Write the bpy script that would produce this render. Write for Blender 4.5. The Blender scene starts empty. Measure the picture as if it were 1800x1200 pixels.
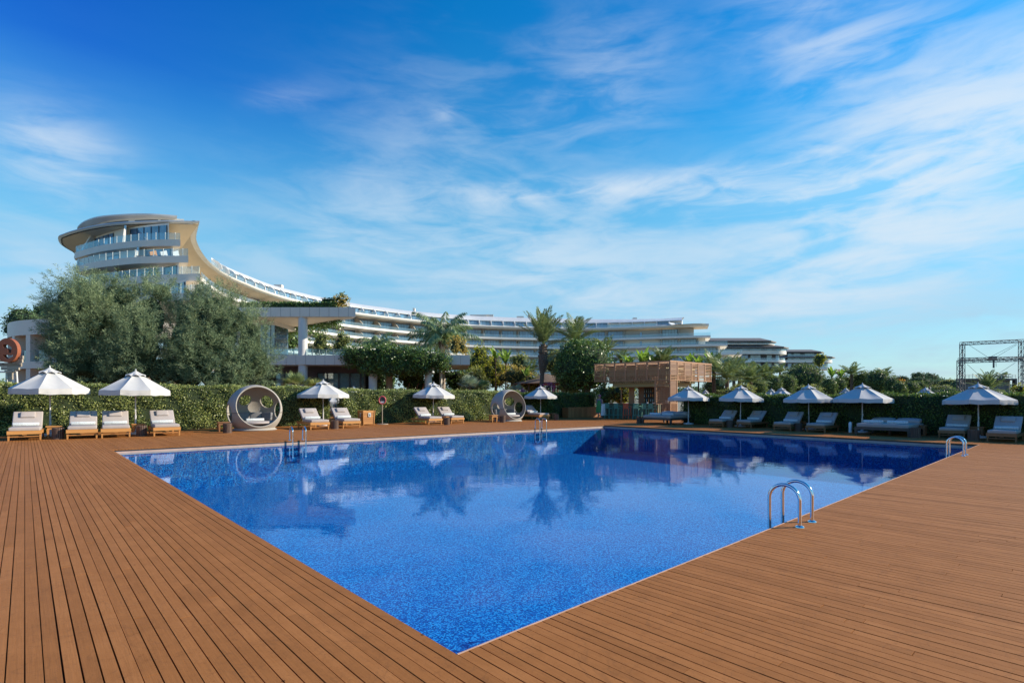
import bpy, bmesh, math, random
import numpy as np
from mathutils import Vector, Matrix

random.seed(7)
RNG = np.random.default_rng(11)
scene = bpy.context.scene
COL = scene.collection
F, H, HY = 940.0, 1.5, 699.0          # focal length in photo pixels, eye height, horizon row
R = math.radians


def P(px, py, Y):
    return Vector(((px - 900) / F * Y, Y, H + (HY - py) / F * Y))


def G(px, py, z=0.0):
    Y = F * (H - z) / (py - HY)
    return Vector(((px - 900) / F * Y, Y, z))


# ------------------------------------------------------------------ objects
def empty(name, loc=(0, 0, 0), rz=0.0):
    o = bpy.data.objects.new(name, None)
    o.empty_display_size = 0.2
    o.location = loc
    o.rotation_euler = (0, 0, rz)
    COL.objects.link(o)
    return o


def tag(o, label=None, cat=None, group=None, kind=None):
    if label: o['label'] = label
    if cat: o['category'] = cat
    if group: o['group'] = group
    if kind: o['kind'] = kind
    return o


def link(name, me, mats, parent=None, smooth=None):
    o = bpy.data.objects.new(name, me)
    for m in (mats if isinstance(mats, (list, tuple)) else [mats]):
        me.materials.append(m)
    COL.objects.link(o)
    if parent is not None:
        o.parent = parent
    if smooth is not None:
        me.shade_smooth()
        if smooth < 180:
            me.set_sharp_from_angle(angle=R(smooth))
    return o


def kids(o):
    return [c for c in o.children]


def copy_tree(o, parent=None):
    c = o.copy()
    COL.objects.link(c)
    if parent is not None:
        c.parent = parent
    for ch in kids(o):
        copy_tree(ch, c)
    return c


class MB:
    """collects verts and faces for one mesh"""
    def __init__(s):
        s.v, s.f, s.m = [], [], []
        s.mi = 0

    def add(s, vs, fs):
        b = len(s.v)
        s.v.extend([tuple(q) for q in vs])
        for f in fs:
            s.f.append([b + i for i in f]); s.m.append(s.mi)

    def box(s, c, size, rz=0.0, rx=0.0, mtx=None):
        hx, hy, hz = size[0] / 2, size[1] / 2, size[2] / 2
        vs = [Vector((x * hx, y * hy, z * hz)) for z in (-1, 1) for y in (-1, 1) for x in (-1, 1)]
        m = mtx if mtx is not None else (Matrix.Rotation(rz, 3, 'Z') @ Matrix.Rotation(rx, 3, 'X'))
        c = Vector(c)
        s.add([c + m @ v for v in vs], [(0, 2, 3, 1), (4, 5, 7, 6), (0, 1, 5, 4), (1, 3, 7, 5), (3, 2, 6, 7), (2, 0, 4, 6)])

    def box2(s, x0, x1, y0, y1, z0, z1):
        s.box(((x0 + x1) / 2, (y0 + y1) / 2, (z0 + z1) / 2), (abs(x1 - x0), abs(y1 - y0), abs(z1 - z0)))

    def taper(s, a, b, wa, wb):
        """square post from a to b, half widths wa / wb"""
        a, b = Vector(a), Vector(b)
        vs = [a + Vector((x * wa, y * wa, 0)) for x, y in ((-1, -1), (1, -1), (1, 1), (-1, 1))]
        vs += [b + Vector((x * wb, y * wb, 0)) for x, y in ((-1, -1), (1, -1), (1, 1), (-1, 1))]
        s.add(vs, [(3, 2, 1, 0), (4, 5, 6, 7)] + [(i, (i + 1) % 4, 4 + (i + 1) % 4, 4 + i) for i in range(4)])

    def tube(s, pts, r, n=8, cap=True):
        pts = [Vector(p) for p in pts]
        rs = r if isinstance(r, (list, tuple)) else [r] * len(pts)
        rings = []
        u = None
        for i, p in enumerate(pts):
            t = (pts[min(i + 1, len(pts) - 1)] - pts[max(i - 1, 0)])
            if t.length < 1e-9: t = Vector((0, 0, 1))
            t.normalize()
            if u is None:
                u = t.orthogonal().normalized()
            else:
                u = (u - t * u.dot(t))
                u = u.normalized() if u.length > 1e-6 else t.orthogonal().normalized()
            w = t.cross(u)
            rings.append([p + (u * math.cos(2 * math.pi * k / n) + w * math.sin(2 * math.pi * k / n)) * rs[i] for k in range(n)])
        vs = [q for rg in rings for q in rg]
        fs = []
        for i in range(len(pts) - 1):
            for k in range(n):
                k2 = (k + 1) % n
                fs.append((i * n + k, i * n + k2, (i + 1) * n + k2, (i + 1) * n + k))
        if cap:
            fs.append(tuple(range(n - 1, -1, -1)))
            fs.append(tuple((len(pts) - 1) * n + k for k in range(n)))
        s.add(vs, fs)

    def lathe(s, prof, n=24, c=(0, 0, 0)):
        vs, fs = [], []
        for r, z in prof:
            for k in range(n):
                a = 2 * math.pi * k / n
                vs.append((c[0] + r * math.cos(a), c[1] + r * math.sin(a), c[2] + z))
        for i in range(len(prof) - 1):
            for k in range(n):
                k2 = (k + 1) % n
                fs.append((i * n + k, i * n + k2, (i + 1) * n + k2, (i + 1) * n + k))
        s.add(vs, fs)

    def prism(s, poly, z0, z1):
        """vertical prism over an xy polygon (counter-clockwise)"""
        n = len(poly)
        vs = [(p[0], p[1], z0) for p in poly] + [(p[0], p[1], z1) for p in poly]
        s.add(vs, [tuple(range(n - 1, -1, -1)), tuple(range(n, 2 * n))] + [(i, (i + 1) % n, n + (i + 1) % n, n + i) for i in range(n)])

    def strip(s, a, b):
        """quad strip between two equal-length polylines"""
        n = len(a)
        s.add(list(a) + list(b), [(i, i + 1, n + i + 1, n + i) for i in range(n - 1)])

    def build(s, name, mats, parent=None, smooth=None):
        me = bpy.data.meshes.new(name)
        me.from_pydata(s.v, [], s.f)
        if any(s.m):
            me.polygons.foreach_set('material_index', s.m)
        me.update()
        return link(name, me, mats, parent, smooth)


def np_mesh(name, V, Q, mats, parent=None, mi=None):
    V = np.asarray(V, np.float32).reshape(-1, 3); Q = np.asarray(Q, np.int32)
    me = bpy.data.meshes.new(name)
    me.vertices.add(len(V)); me.vertices.foreach_set('co', V.ravel())
    k = Q.shape[1]
    me.loops.add(Q.size); me.loops.foreach_set('vertex_index', Q.ravel())
    me.polygons.add(len(Q))
    me.polygons.foreach_set('loop_start', np.arange(0, Q.size, k, dtype=np.int32))
    if mi is not None:
        me.polygons.foreach_set('material_index', np.asarray(mi, np.int32))
    me.update(calc_edges=True)
    me.shade_flat()
    return link(name, me, mats, parent)


def rbox(name, size, c, bev, m, parent=None, rx=0.0, puff=0.0, seg=3):
    """soft box: bevelled, its top optionally puffed out like a cushion"""
    bm = bmesh.new()
    bmesh.ops.create_cube(bm, size=1)
    bmesh.ops.scale(bm, vec=size, verts=bm.verts)
    bmesh.ops.bevel(bm, geom=bm.edges[:], offset=bev, segments=seg, profile=0.6, affect='EDGES')
    if puff:
        bmesh.ops.subdivide_edges(bm, edges=[e for e in bm.edges if e.calc_length() > bev * 2], cuts=3, use_grid_fill=True)
        for v in bm.verts:
            u, w = v.co.x / size[0] * 2, v.co.y / size[1] * 2
            v.co.z += puff * (1 - u * u) * (1 - w * w) * (1 if v.co.z > 0 else -0.3)
    M = Matrix.Translation(c) @ Matrix.Rotation(rx, 4, 'X')
    bmesh.ops.transform(bm, matrix=M, verts=bm.verts)
    me = bpy.data.meshes.new(name)
    bm.to_mesh(me); bm.free()
    return link(name, me, m, parent, smooth=50)


# ------------------------------------------------------------------ materials
def new_mat(name):
    m = bpy.data.materials.new(name)
    m.use_nodes = True
    nt = m.node_tree
    b = nt.nodes['Principled BSDF']
    return m, nt, b


def nd(nt, t, **kw):
    n = nt.nodes.new(t)
    for k, v in kw.items():
        if k.startswith('i_'):
            key = k[2:]
            key = int(key) if key.isdigit() else key.replace('_', ' ')
            n.inputs[key].default_value = v
        else:
            setattr(n, k, v)
    return n


def ramp(nt, fac, stops):
    n = nt.nodes.new('ShaderNodeValToRGB')
    e = n.color_ramp.elements
    while len(e) < len(stops): e.new(0.5)
    for el, (p, c) in zip(e, stops):
        el.position = p; el.color = (*c, 1) if len(c) == 3 else c
    nt.links.new(fac, n.inputs[0])
    return n


def simple(name, col, rough=0.6, metal=0.0, var=0.12, scale=6.0, bump=0.0, bscale=40.0, spec=0.5, detail=4.0, stretch=None):
    """a plain surface with soft procedural tone variation and fine bump"""
    m, nt, b = new_mat(name)
    tc = nd(nt, 'ShaderNodeTexCoord')
    src = tc.outputs['Object']
    if stretch:
        mp = nd(nt, 'ShaderNodeMapping'); mp.inputs['Scale'].default_value = stretch
        nt.links.new(src, mp.inputs[0]); src = mp.outputs[0]
    no = nd(nt, 'ShaderNodeTexNoise', i_Scale=scale, i_Detail=detail, i_Roughness=0.6)
    nt.links.new(src, no.inputs['Vector'])
    lo = tuple(c * (1 - var) for c in col); hi = tuple(min(1, c * (1 + var)) for c in col)
    rp = ramp(nt, no.outputs['Fac'], [(0.3, lo), (0.7, hi)])
    nt.links.new(rp.outputs[0], b.inputs['Base Color'])
    b.inputs['Roughness'].default_value = rough
    b.inputs['Metallic'].default_value = metal
    b.inputs['Specular IOR Level'].default_value = spec
    if bump:
        n2 = nd(nt, 'ShaderNodeTexNoise', i_Scale=bscale, i_Detail=3.0)
        nt.links.new(src, n2.inputs['Vector'])
        bp = nd(nt, 'ShaderNodeBump', i_Strength=bump, i_Distance=0.01)
        nt.links.new(n2.outputs['Fac'], bp.inputs['Height'])
        nt.links.new(bp.outputs[0], b.inputs['Normal'])
    return m


def leafy(name, dark, light, transl=0.3, rough=0.5, patch=0.35, pscale=0.8, gloss=0.25):
    """leaf material: each leaf its own tone, soft patches of lighter growth"""
    m, nt, b = new_mat(name)
    gm = nd(nt, 'ShaderNodeNewGeometry')
    tc = nd(nt, 'ShaderNodeTexCoord')
    no = nd(nt, 'ShaderNodeTexNoise', i_Scale=pscale, i_Detail=2.0)
    nt.links.new(tc.outputs['Object'], no.inputs['Vector'])
    ma = nd(nt, 'ShaderNodeMath', operation='MULTIPLY_ADD')
    nt.links.new(no.outputs['Fac'], ma.inputs[0]); ma.inputs[1].default_value = patch * 2
    mb = nd(nt, 'ShaderNodeMath', operation='MULTIPLY_ADD')
    nt.links.new(gm.outputs['Random Per Island'], mb.inputs[0]); mb.inputs[1].default_value = 1 - patch * 0.6
    mb.inputs[2].default_value = -patch * 0.7
    nt.links.new(mb.outputs[0], ma.inputs[2])
    rp = ramp(nt, ma.outputs[0], [(0.05, dark), (0.95, light)])
    b.inputs['Roughness'].default_value = rough
    b.inputs['Specular IOR Level'].default_value = gloss
    nt.links.new(rp.outputs[0], b.inputs['Base Color'])
    tr = nd(nt, 'ShaderNodeBsdfTranslucent')
    hs = nd(nt, 'ShaderNodeHueSaturation', i_Value=1.3, i_Saturation=1.1)
    nt.links.new(rp.outputs[0], hs.inputs['Color']); nt.links.new(hs.outputs[0], tr.inputs['Color'])
    mx = nd(nt, 'ShaderNodeMixShader', i_0=transl)
    out = nt.nodes['Material Output']
    nt.links.new(b.outputs[0], mx.inputs[1]); nt.links.new(tr.outputs[0], mx.inputs[2])
    nt.links.new(mx.outputs[0], out.inputs['Surface'])
    return m


def wood(name, lo, hi, rough=0.55, axis=(1, 14, 14), scale=3.0, island=0.5, bump=0.15):
    m, nt, b = new_mat(name)
    tc = nd(nt, 'ShaderNodeTexCoord')
    mp = nd(nt, 'ShaderNodeMapping'); mp.inputs['Scale'].default_value = axis
    nt.links.new(tc.outputs['Object'], mp.inputs[0])
    no = nd(nt, 'ShaderNodeTexNoise', i_Scale=scale, i_Detail=6.0, i_Roughness=0.65)
    nt.links.new(mp.outputs[0], no.inputs['Vector'])
    gm = nd(nt, 'ShaderNodeNewGeometry')
    ma = nd(nt, 'ShaderNodeMath', operation='MULTIPLY_ADD')
    nt.links.new(gm.outputs['Random Per Island'], ma.inputs[0]); ma.inputs[1].default_value = island
    sb = nd(nt, 'ShaderNodeMath', operation='SUBTRACT'); sb.inputs[1].default_value = island / 2
    nt.links.new(no.outputs['Fac'], sb.inputs[0]); nt.links.new(sb.outputs[0], ma.inputs[2])
    rp = ramp(nt, ma.outputs[0], [(0.2, lo), (0.8, hi)])
    nt.links.new(rp.outputs[0], b.inputs['Base Color'])
    b.inputs['Roughness'].default_value = rough
    if bump:
        bp = nd(nt, 'ShaderNodeBump', i_Strength=bump, i_Distance=0.004)
        nt.links.new(no.outputs['Fac'], bp.inputs['Height']); nt.links.new(bp.outputs[0], b.inputs['Normal'])
    return m


def glass(name, tint, mirror=0.25, clear=0.75):
    """thin pane: part see-through, part mirror"""
    m, nt, b = new_mat(name)
    out = nt.nodes['Material Output']
    tr = nd(nt, 'ShaderNodeBsdfTransparent'); tr.inputs[0].default_value = (*tint, 1)
    gl = nd(nt, 'ShaderNodeBsdfGlossy', i_Roughness=0.03); gl.inputs[0].default_value = (0.85, 0.95, 1, 1)
    fr = nd(nt, 'ShaderNodeFresnel', i_IOR=1.45)
    ad = nd(nt, 'ShaderNodeMath', operation='ADD', use_clamp=True); ad.inputs[1].default_value = mirror
    nt.links.new(fr.outputs[0], ad.inputs[0])
    df = nd(nt, 'ShaderNodeBsdfDiffuse'); df.inputs[0].default_value = (0.45, 0.6, 0.66, 1)
    m1 = nd(nt, 'ShaderNodeMixShader', i_0=1 - clear)
    nt.links.new(tr.outputs[0], m1.inputs[1]); nt.links.new(df.outputs[0], m1.inputs[2])
    mx = nd(nt, 'ShaderNodeMixShader')
    nt.links.new(ad.outputs[0], mx.inputs[0]); nt.links.new(m1.outputs[0], mx.inputs[1]); nt.links.new(gl.outputs[0], mx.inputs[2])
    nt.links.new(mx.outputs[0], out.inputs['Surface'])
    return m


M = {}
M['white_cloth'] = simple('white_cloth', (0.53, 0.52, 0.50), 0.85, var=0.04, scale=3, bump=0.25, bscale=9)
M['white_paint'] = simple('white_paint', (0.60, 0.59, 0.575), 0.35, var=0.03)
M['cushion'] = simple('cushion', (0.40, 0.35, 0.325), 0.9, var=0.05, scale=5, bump=0.2, bscale=25)
M['towel'] = simple('towel', (0.62, 0.65, 0.64), 0.95, var=0.22, scale=26, bump=0.5, bscale=60)
M['white_towel'] = simple('white_towel', (0.78, 0.78, 0.77), 0.95, var=0.05, bump=0.4)
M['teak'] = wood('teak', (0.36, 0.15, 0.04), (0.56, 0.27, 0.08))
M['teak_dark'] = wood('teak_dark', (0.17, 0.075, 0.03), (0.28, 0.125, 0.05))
M['bin_wood'] = wood('bin_wood', (0.085, 0.048, 0.034), (0.17, 0.105, 0.078), axis=(14, 14, 1))
M['dark_wood'] = wood('dark_wood', (0.035, 0.026, 0.022), (0.075, 0.058, 0.05))
M['planter_wood'] = wood('planter_wood', (0.2, 0.09, 0.03), (0.34, 0.16, 0.06), axis=(14, 14, 1))
M['weathered'] = wood('weathered', (0.2, 0.16, 0.12), (0.42, 0.36, 0.29), axis=(1, 10, 10), scale=2)
M['copper'] = wood('copper', (0.30, 0.145, 0.064), (0.44, 0.225, 0.11), rough=0.5, island=0.3)
M['copper_dark'] = wood('copper_dark', (0.18, 0.082, 0.042), (0.27, 0.135, 0.072), rough=0.5, island=0.3)
M['khaki'] = simple('khaki', (0.36, 0.32, 0.17), 0.7, var=0.06)
M['steel'] = simple('steel', (0.72, 0.72, 0.73), 0.09, metal=1.0, var=0.03)
M['wicker'] = simple('wicker', (0.36, 0.33, 0.29), 0.8, var=0.18, scale=30, bump=0.6, bscale=70, stretch=(1, 1, 3))
M['bark'] = simple('bark', (0.12, 0.085, 0.06), 0.9, var=0.5, scale=9, bump=0.8, bscale=20)
M['bark_pale'] = simple('bark_pale', (0.34, 0.29, 0.24), 0.9, var=0.35, scale=7, bump=0.6, bscale=16)
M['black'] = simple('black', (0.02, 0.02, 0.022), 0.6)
M['dark_metal'] = simple('dark_metal', (0.1, 0.1, 0.105), 0.5, metal=0.3)
# ------------------------------------------------------------------ camera, sun, sky
cam = bpy.data.cameras.new('camera')
cam_o = bpy.data.objects.new('camera', cam)
COL.objects.link(cam_o)
cam.sensor_width = 36.0
cam.lens = 36.0 * F / 1800.0
cam.shift_y = (HY - 600.0) / 1800.0
cam.clip_end = 3000
cam.clip_start = 0.05
cam_o.location = (0, 0, H)
cam_o.rotation_euler = (R(90), 0, 0)
scene.camera = cam_o

SUN_EL = R(24.5)
SUN_AZ = math.atan2(0.98, 0.10)       # clockwise from +Y: the sun stands to the right, a little beyond the camera's side
sd = Vector((math.sin(SUN_AZ) * math.cos(SUN_EL), math.cos(SUN_AZ) * math.cos(SUN_EL), math.sin(SUN_EL)))
sun = bpy.data.lights.new('sun', 'SUN')
sun.energy = 4.0
sun.angle = R(0.53)
sun.color = (1.0, 0.87, 0.70)
sun_o = bpy.data.objects.new('sun', sun)
sun_o.rotation_euler = sd.to_track_quat('Z', 'Y').to_euler()
COL.objects.link(sun_o)

w = bpy.data.worlds.new('World')
scene.world = w
w.use_nodes = True
nt = w.node_tree
L = nt.links.new
bg = nt.nodes['Background']
SKY_S = 0.11
bg.inputs['Strength'].default_value = SKY_S
sky = nd(nt, 'ShaderNodeTexSky', sky_type='NISHITA')
sky.sun_disc = False
sky.sun_elevation = SUN_EL
sky.sun_rotation = SUN_AZ
sky.air_density = 1.0
sky.dust_density = 0.3
sky.ozone_density = 2.0
sky.altitude = 10
hs = nd(nt, 'ShaderNodeHueSaturation', i_Saturation=1.5, i_Value=1.0, i_Hue=0.5)
L(sky.outputs[0], hs.inputs['Color'])
blue = nd(nt, 'ShaderNodeMix', data_type='RGBA', blend_type='MULTIPLY')
blue.inputs[0].default_value = 1.0
L(hs.outputs[0], blue.inputs[6])


def mth(op, a, b=None, c=None, clamp=False):
    n = nt.nodes.new('ShaderNodeMath'); n.operation = op; n.use_clamp = clamp
    for i, x in enumerate((a, b, c)):
        if x is None: continue
        if isinstance(x, (int, float)): n.inputs[i].default_value = x
        else: L(x, n.inputs[i])
    return n.outputs[0]


tc = nd(nt, 'ShaderNodeTexCoord')
sp = nd(nt, 'ShaderNodeSeparateXYZ')
L(tc.outputs['Generated'], sp.inputs[0])
u = mth('ARCTAN2', sp.outputs[0], sp.outputs[1])
v = mth('ARCSINE', sp.outputs[2])


rv_ = ramp(nt, mth('MULTIPLY', mth('ABSOLUTE', v), 1.0, clamp=True), [(0.0, (0.60, 1.0, 1.0)), (0.15, (0.50, 1.0, 1.0)), (0.32, (0.40, 1.26, 1.08)), (0.49, (0.06, 1.12, 1.10)), (0.62, (0.0, 1.06, 1.10))])
L(rv_.outputs[0], blue.inputs[7])
# the sky deepens away from the sun, high up on the left
deep_f = mth('MULTIPLY', mth('MULTIPLY_ADD', u, -1.7, -0.15, clamp=True), mth('MULTIPLY_ADD', v, 4.5, -1.15, clamp=True), clamp=True)
deep = nd(nt, 'ShaderNodeMix', data_type='RGBA', blend_type='MULTIPLY')
L(deep_f, deep.inputs[0]); L(blue.outputs[2], deep.inputs[6]); deep.inputs[7].default_value = (0.3, 0.50, 0.95, 1)


def skypt(px, py):
    a = math.atan2(px - 900, F)
    return a, math.atan2((HY - py) * math.cos(a), F)


def blob(px0, py0, px1, py1, wid, amp):
    """soft streak of cloud from one direction of the sky to another; wid = half width (rad)"""
    u0, v0 = skypt(px0, py0); u1, v1 = skypt(px1, py1)
    cu, cv = (u0 + u1) / 2, (v0 + v1) / 2
    du, dv = u1 - u0, v1 - v0
    ln = math.hypot(du, dv); du, dv = du / ln, dv / ln
    a = mth('SUBTRACT', u, cu); b = mth('SUBTRACT', v, cv)
    p = mth('ADD', mth('MULTIPLY', a, du), mth('MULTIPLY', b, dv))
    q = mth('SUBTRACT', mth('MULTIPLY', b, du), mth('MULTIPLY', a, dv))
    p2 = mth('POWER', mth('ABSOLUTE', mth('DIVIDE', p, ln * 0.5)), 2.0)
    q2 = mth('POWER', mth('ABSOLUTE', mth('DIVIDE', q, wid)), 2.0)
    g = mth('EXPONENT', mth('MULTIPLY', mth('ADD', p2, q2), -1.0))
    return mth('MULTIPLY', g, amp)


dens = None
for bl in [(880, 345, 1440, 285, 0.020, 1.7), (1180, 372, 1560, 320, 0.018, 1.5), (1480, 330, 1950, 140, 0.085, 2.1),
           (1250, 430, 1900, 250, 0.11, 0.9), (1320, 40, 1640, 90, 0.07, 0.75), (-20, 235, 210, 310, 0.05, 0.95),
           (700, 440, 1250, 470, 0.09, 0.75), (1200, 580, 1850, 380, 0.06, 0.8), (950, 170, 1200, 110, 0.09, 0.36),
           (560, 330, 960, 180, 0.13, 0.24), (430, 190, 560, 165, 0.02, 0.2), (980, 500, 1200, 590, 0.04, 0.4),
           (-60, 560, 200, 470, 0.10, 0.42), (760, 205, 810, 190, 0.012, 0.35), (300, 520, 900, 330, 0.11, 0.30)]:
    g = blob(*bl)
    dens = g if dens is None else mth('ADD', dens, g)

cb = nd(nt, 'ShaderNodeCombineXYZ')
L(u, cb.inputs[0]); L(v, cb.inputs[1])
mp = nd(nt, 'ShaderNodeMapping'); mp.inputs['Rotation'].default_value = (0, 0, R(-14)); mp.inputs['Scale'].default_value = (2.4, 9.5, 1)
L(cb.outputs[0], mp.inputs[0])
n1 = nd(nt, 'ShaderNodeTexNoise', i_Scale=1.35, i_Detail=7.0, i_Roughness=0.53, i_Distortion=0.9)
L(mp.outputs[0], n1.inputs['Vector'])
mp2 = nd(nt, 'ShaderNodeMapping'); mp2.inputs['Rotation'].default_value = (0, 0, R(-26)); mp2.inputs['Scale'].default_value = (5.0, 19.0, 1)
mp2.inputs['Location'].default_value = (3.1, 1.7, 0)
L(cb.outputs[0], mp2.inputs[0])
n2 = nd(nt, 'ShaderNodeTexNoise', i_Scale=2.0, i_Detail=7.0, i_Roughness=0.58, i_Distortion=0.9)
L(mp2.outputs[0], n2.inputs['Vector'])
mr = nd(nt, 'ShaderNodeMapRange', clamp=True); mr.interpolation_type = 'SMOOTHSTEP'
mr.inputs['From Min'].default_value = 0.36; mr.inputs['From Max'].default_value = 0.68
L(mth('ADD', mth('MULTIPLY', n1.outputs['Fac'], 0.7), mth('MULTIPLY', n2.outputs['Fac'], 0.3)), mr.inputs[0])
cl = mth('SUBTRACT', 1.0, mth('EXPONENT', mth('MULTIPLY', mth('MULTIPLY', dens, mth('MULTIPLY_ADD', mr.outputs[0], 1.35, 0.07)), -1.0)))
# thin veil that thickens towards the horizon
va = mth('ABSOLUTE', v, clamp=True)
vw = ramp(nt, va, [(0.0, (0.93,) * 3), (0.12, (0.86,) * 3), (0.26, (0.66,) * 3), (0.36, (0.40,) * 3), (0.48, (0.10,) * 3), (0.62, (0.02,) * 3)])
veil = mth('MULTIPLY', vw.outputs[0], mth('MULTIPLY_ADD', mr.outputs[0], 0.18, 0.86), clamp=True)
vc = ramp(nt, va, [(0.0, (0.68, 0.83, 0.97)), (0.10, (0.52, 0.765, 1.0)), (0.25, (0.37, 0.74, 1.03)), (0.45, (0.2, 0.6, 1.0))])
vcs = nd(nt, 'ShaderNodeVectorMath', operation='SCALE'); vcs.inputs['Scale'].default_value = 3.95
L(vc.outputs[0], vcs.inputs[0])
m1 = nd(nt, 'ShaderNodeMix', data_type='RGBA')
L(veil, m1.inputs[0]); L(deep.outputs[2], m1.inputs[6]); L(vcs.outputs[0], m1.inputs[7])
mxc = nd(nt, 'ShaderNodeMix', data_type='RGBA')
L(mth('MULTIPLY', cl, 0.86), mxc.inputs[0]); L(m1.outputs[2], mxc.inputs[6]); mxc.inputs[7].default_value = (3.95, 4.35, 4.75, 1)
L(mxc.outputs[2], bg.inputs['Color'])

scene.view_settings.view_transform = 'Standard'
scene.view_settings.look = 'None'
scene.view_settings.exposure = 0.85
scene.view_settings.gamma = 1.0
scene.cycles.max_bounces = 8
scene.cycles.transparent_max_bounces = 12
scene.cycles.caustics_reflective = False
scene.cycles.caustics_refractive = False
scene.cycles.sample_clamp_indirect = 6.0
scene.cycles.use_denoising = True
# ------------------------------------------------------------------ pool, deck, ground
PN, PL, PR, PF = (G(805, 1150), G(197, 790), G(1722, 781), G(1062, 747))
D1 = Vector((PL.x - PN.x, PL.y - PN.y, 0)).normalized()          # the way the boards run
E2 = Vector((-D1.y * -1, D1.x * -1, 0)); E2 = Vector((D1.y, -D1.x, 0))    # across the boards, to the right
DL = (PF - PL).normalized(); NL = Vector((-DL.y, DL.x, 0))       # along the back-left edge, and away from the pool
DR = (PR - PF).normalized(); NR = Vector((-DR.y, DR.x, 0))       # along the back-right edge (towards the camera), away from the pool
RZ_L = math.atan2(DL.y, DL.x)
RZ_R = math.atan2(DR.y, DR.x)
WATER_Z = -0.115


def uv2(p): return (p - PN).dot(E2), (p - PN).dot(D1)


# decking boards: one sheet of separate planks
def make_deck():
    pw = 0.078; gap = 0.0064
    quad = [uv2(q) for q in (PN, PL, PF, PR)]

    def cross(wc):
        """interval along the boards where the line across-position wc lies inside the pool"""
        hit = []
        for i in range(4):
            (a, b), (c, d) = quad[i], quad[(i + 1) % 4]
            if (a - wc) * (c - wc) < 0:
                hit.append(b + (d - b) * (wc - a) / (c - a))
        return (min(hit), max(hit)) if len(hit) == 2 else None
    V, Q = [], []
    rnd = random.Random(3)
    k0, k1 = -330, 560
    for k in range(k0, k1):
        a0, a1 = k * pw + gap / 2, (k + 1) * pw - gap / 2
        a1 += rnd.uniform(-0.0022, 0.0012); a0 += rnd.uniform(-0.0012, 0.0015)
        if k == -1: a1 = -0.002
        lo, hi = -16.0, 44.0
        c0, c1 = cross(max(a0, 0.001)), cross(a1)
        spans = []
        if k >= 0 and (c0 or c1):
            c0 = c0 or c1; c1 = c1 or c0
            spans = [((lo, lo), (c0[0] - 0.0, c1[0] - 0.0)), ((c0[1], c1[1]), (hi, hi))]
        else:
            spans = [((lo, lo), (hi, hi))]
        for (s0, s1), (t0, t1) in spans:
            v = s0
            first = True
            while v < t0 - 0.02:
                n = v + (rnd.uniform(0.4, 3.6) if first else rnd.choice([2.4, 3.0, 3.6, 4.2]) + rnd.uniform(-0.05, 0.05))
                if n > t0 - 0.5: n = t0
                z = rnd.uniform(-0.0016, 0.0008)
                b0, b1 = (s0, s1) if first else (v + 0.003, v + 0.003)
                e0, e1 = (t0, t1) if n >= t0 else (n - 0.0015, n - 0.0015)
                pts = [(a0, b0), (a1, b1), (a1, e1), (a0, e0)]
                b = len(V)
                skew = rnd.uniform(-0.0012, 0.0012)
                for zz in (z, z - 0.026):
                    for j, (p, q) in enumerate(pts):
                        if k != -1: p += skew if j in (0, 1) else -skew
                        w = PN + E2 * p + D1 * q
                        V.append((w.x, w.y, zz))
                Q += [(b, b + 1, b + 2, b + 3), (b + 4, b + 5, b + 1, b), (b + 5, b + 6, b + 2, b + 1), (b + 6, b + 7, b + 3, b + 2), (b + 7, b + 4, b, b + 3)]
                v = n
                first = False
    m, nt, bs = new_mat('decking')
    tc = nd(nt, 'ShaderNodeTexCoord')
    mp0 = nd(nt, 'ShaderNodeMapping'); mp0.inputs['Rotation'].default_value = (0, 0, -math.atan2(D1.y, D1.x))
    nt.links.new(tc.outputs['Object'], mp0.inputs[0])
    mp = nd(nt, 'ShaderNodeMapping'); mp.inputs['Scale'].default_value = (1.2, 30, 30)
    nt.links.new(mp0.outputs[0], mp.inputs[0])
    grain = nd(nt, 'ShaderNodeTexNoise', i_Scale=2.2, i_Detail=8, i_Roughness=0.7)
    nt.links.new(mp.outputs[0], grain.inputs['Vector'])
    gm = nd(nt, 'ShaderNodeNewGeometry')
    big = nd(nt, 'ShaderNodeTexNoise', i_Scale=2.6, i_Detail=7, i_Roughness=0.7)
    nt.links.new(mp0.outputs[0], big.inputs['Vector'])
    a = nd(nt, 'ShaderNodeMath', operation='MULTIPLY_ADD'); a.inputs[1].default_value = 0.34; nt.links.new(gm.outputs['Random Per Island'], a.inputs[0])
    b2 = nd(nt, 'ShaderNodeMath', operation='MULTIPLY_ADD'); b2.inputs[1].default_value = 0.75; nt.links.new(grain.outputs['Fac'], b2.inputs[0])
    c2 = nd(nt, 'ShaderNodeMath', operation='MULTIPLY_ADD'); c2.inputs[1].default_value = 0.95; c2.inputs[2].default_value = -0.52; nt.links.new(big.outputs['Fac'], c2.inputs[0])
    nt.links.new(c2.outputs[0], b2.inputs[2]); nt.links.new(b2.outputs[0], a.inputs[2])
    rp = ramp(nt, a.outputs[0], [(0.05, (0.258, 0.099, 0.026)), (0.5, (0.350, 0.136, 0.038)), (0.95, (0.44, 0.180, 0.056))])
    # scuffs and small knots
    wv = nd(nt, 'ShaderNodeTexNoise', i_Scale=5.5, i_Detail=12, i_Roughness=0.82, i_Distortion=2.2)
    nt.links.new(mp0.outputs[0], wv.inputs['Vector'])
    sc = ramp(nt, wv.outputs['Fac'], [(0.30, (0.66, 0.64, 0.62)), (0.43, (0.97, 0.97, 0.97)), (0.60, (1, 1, 1)), (0.72, (1.12, 1.14, 1.18))])
    mul = nd(nt, 'ShaderNodeMix', data_type='RGBA', blend_type='MULTIPLY'); mul.inputs[0].default_value = 1.0
    nt.links.new(rp.outputs[0], mul.inputs[6]); nt.links.new(sc.outputs[0], mul.inputs[7])
    vor = nd(nt, 'ShaderNodeTexVoronoi', i_Scale=3.1)
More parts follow.
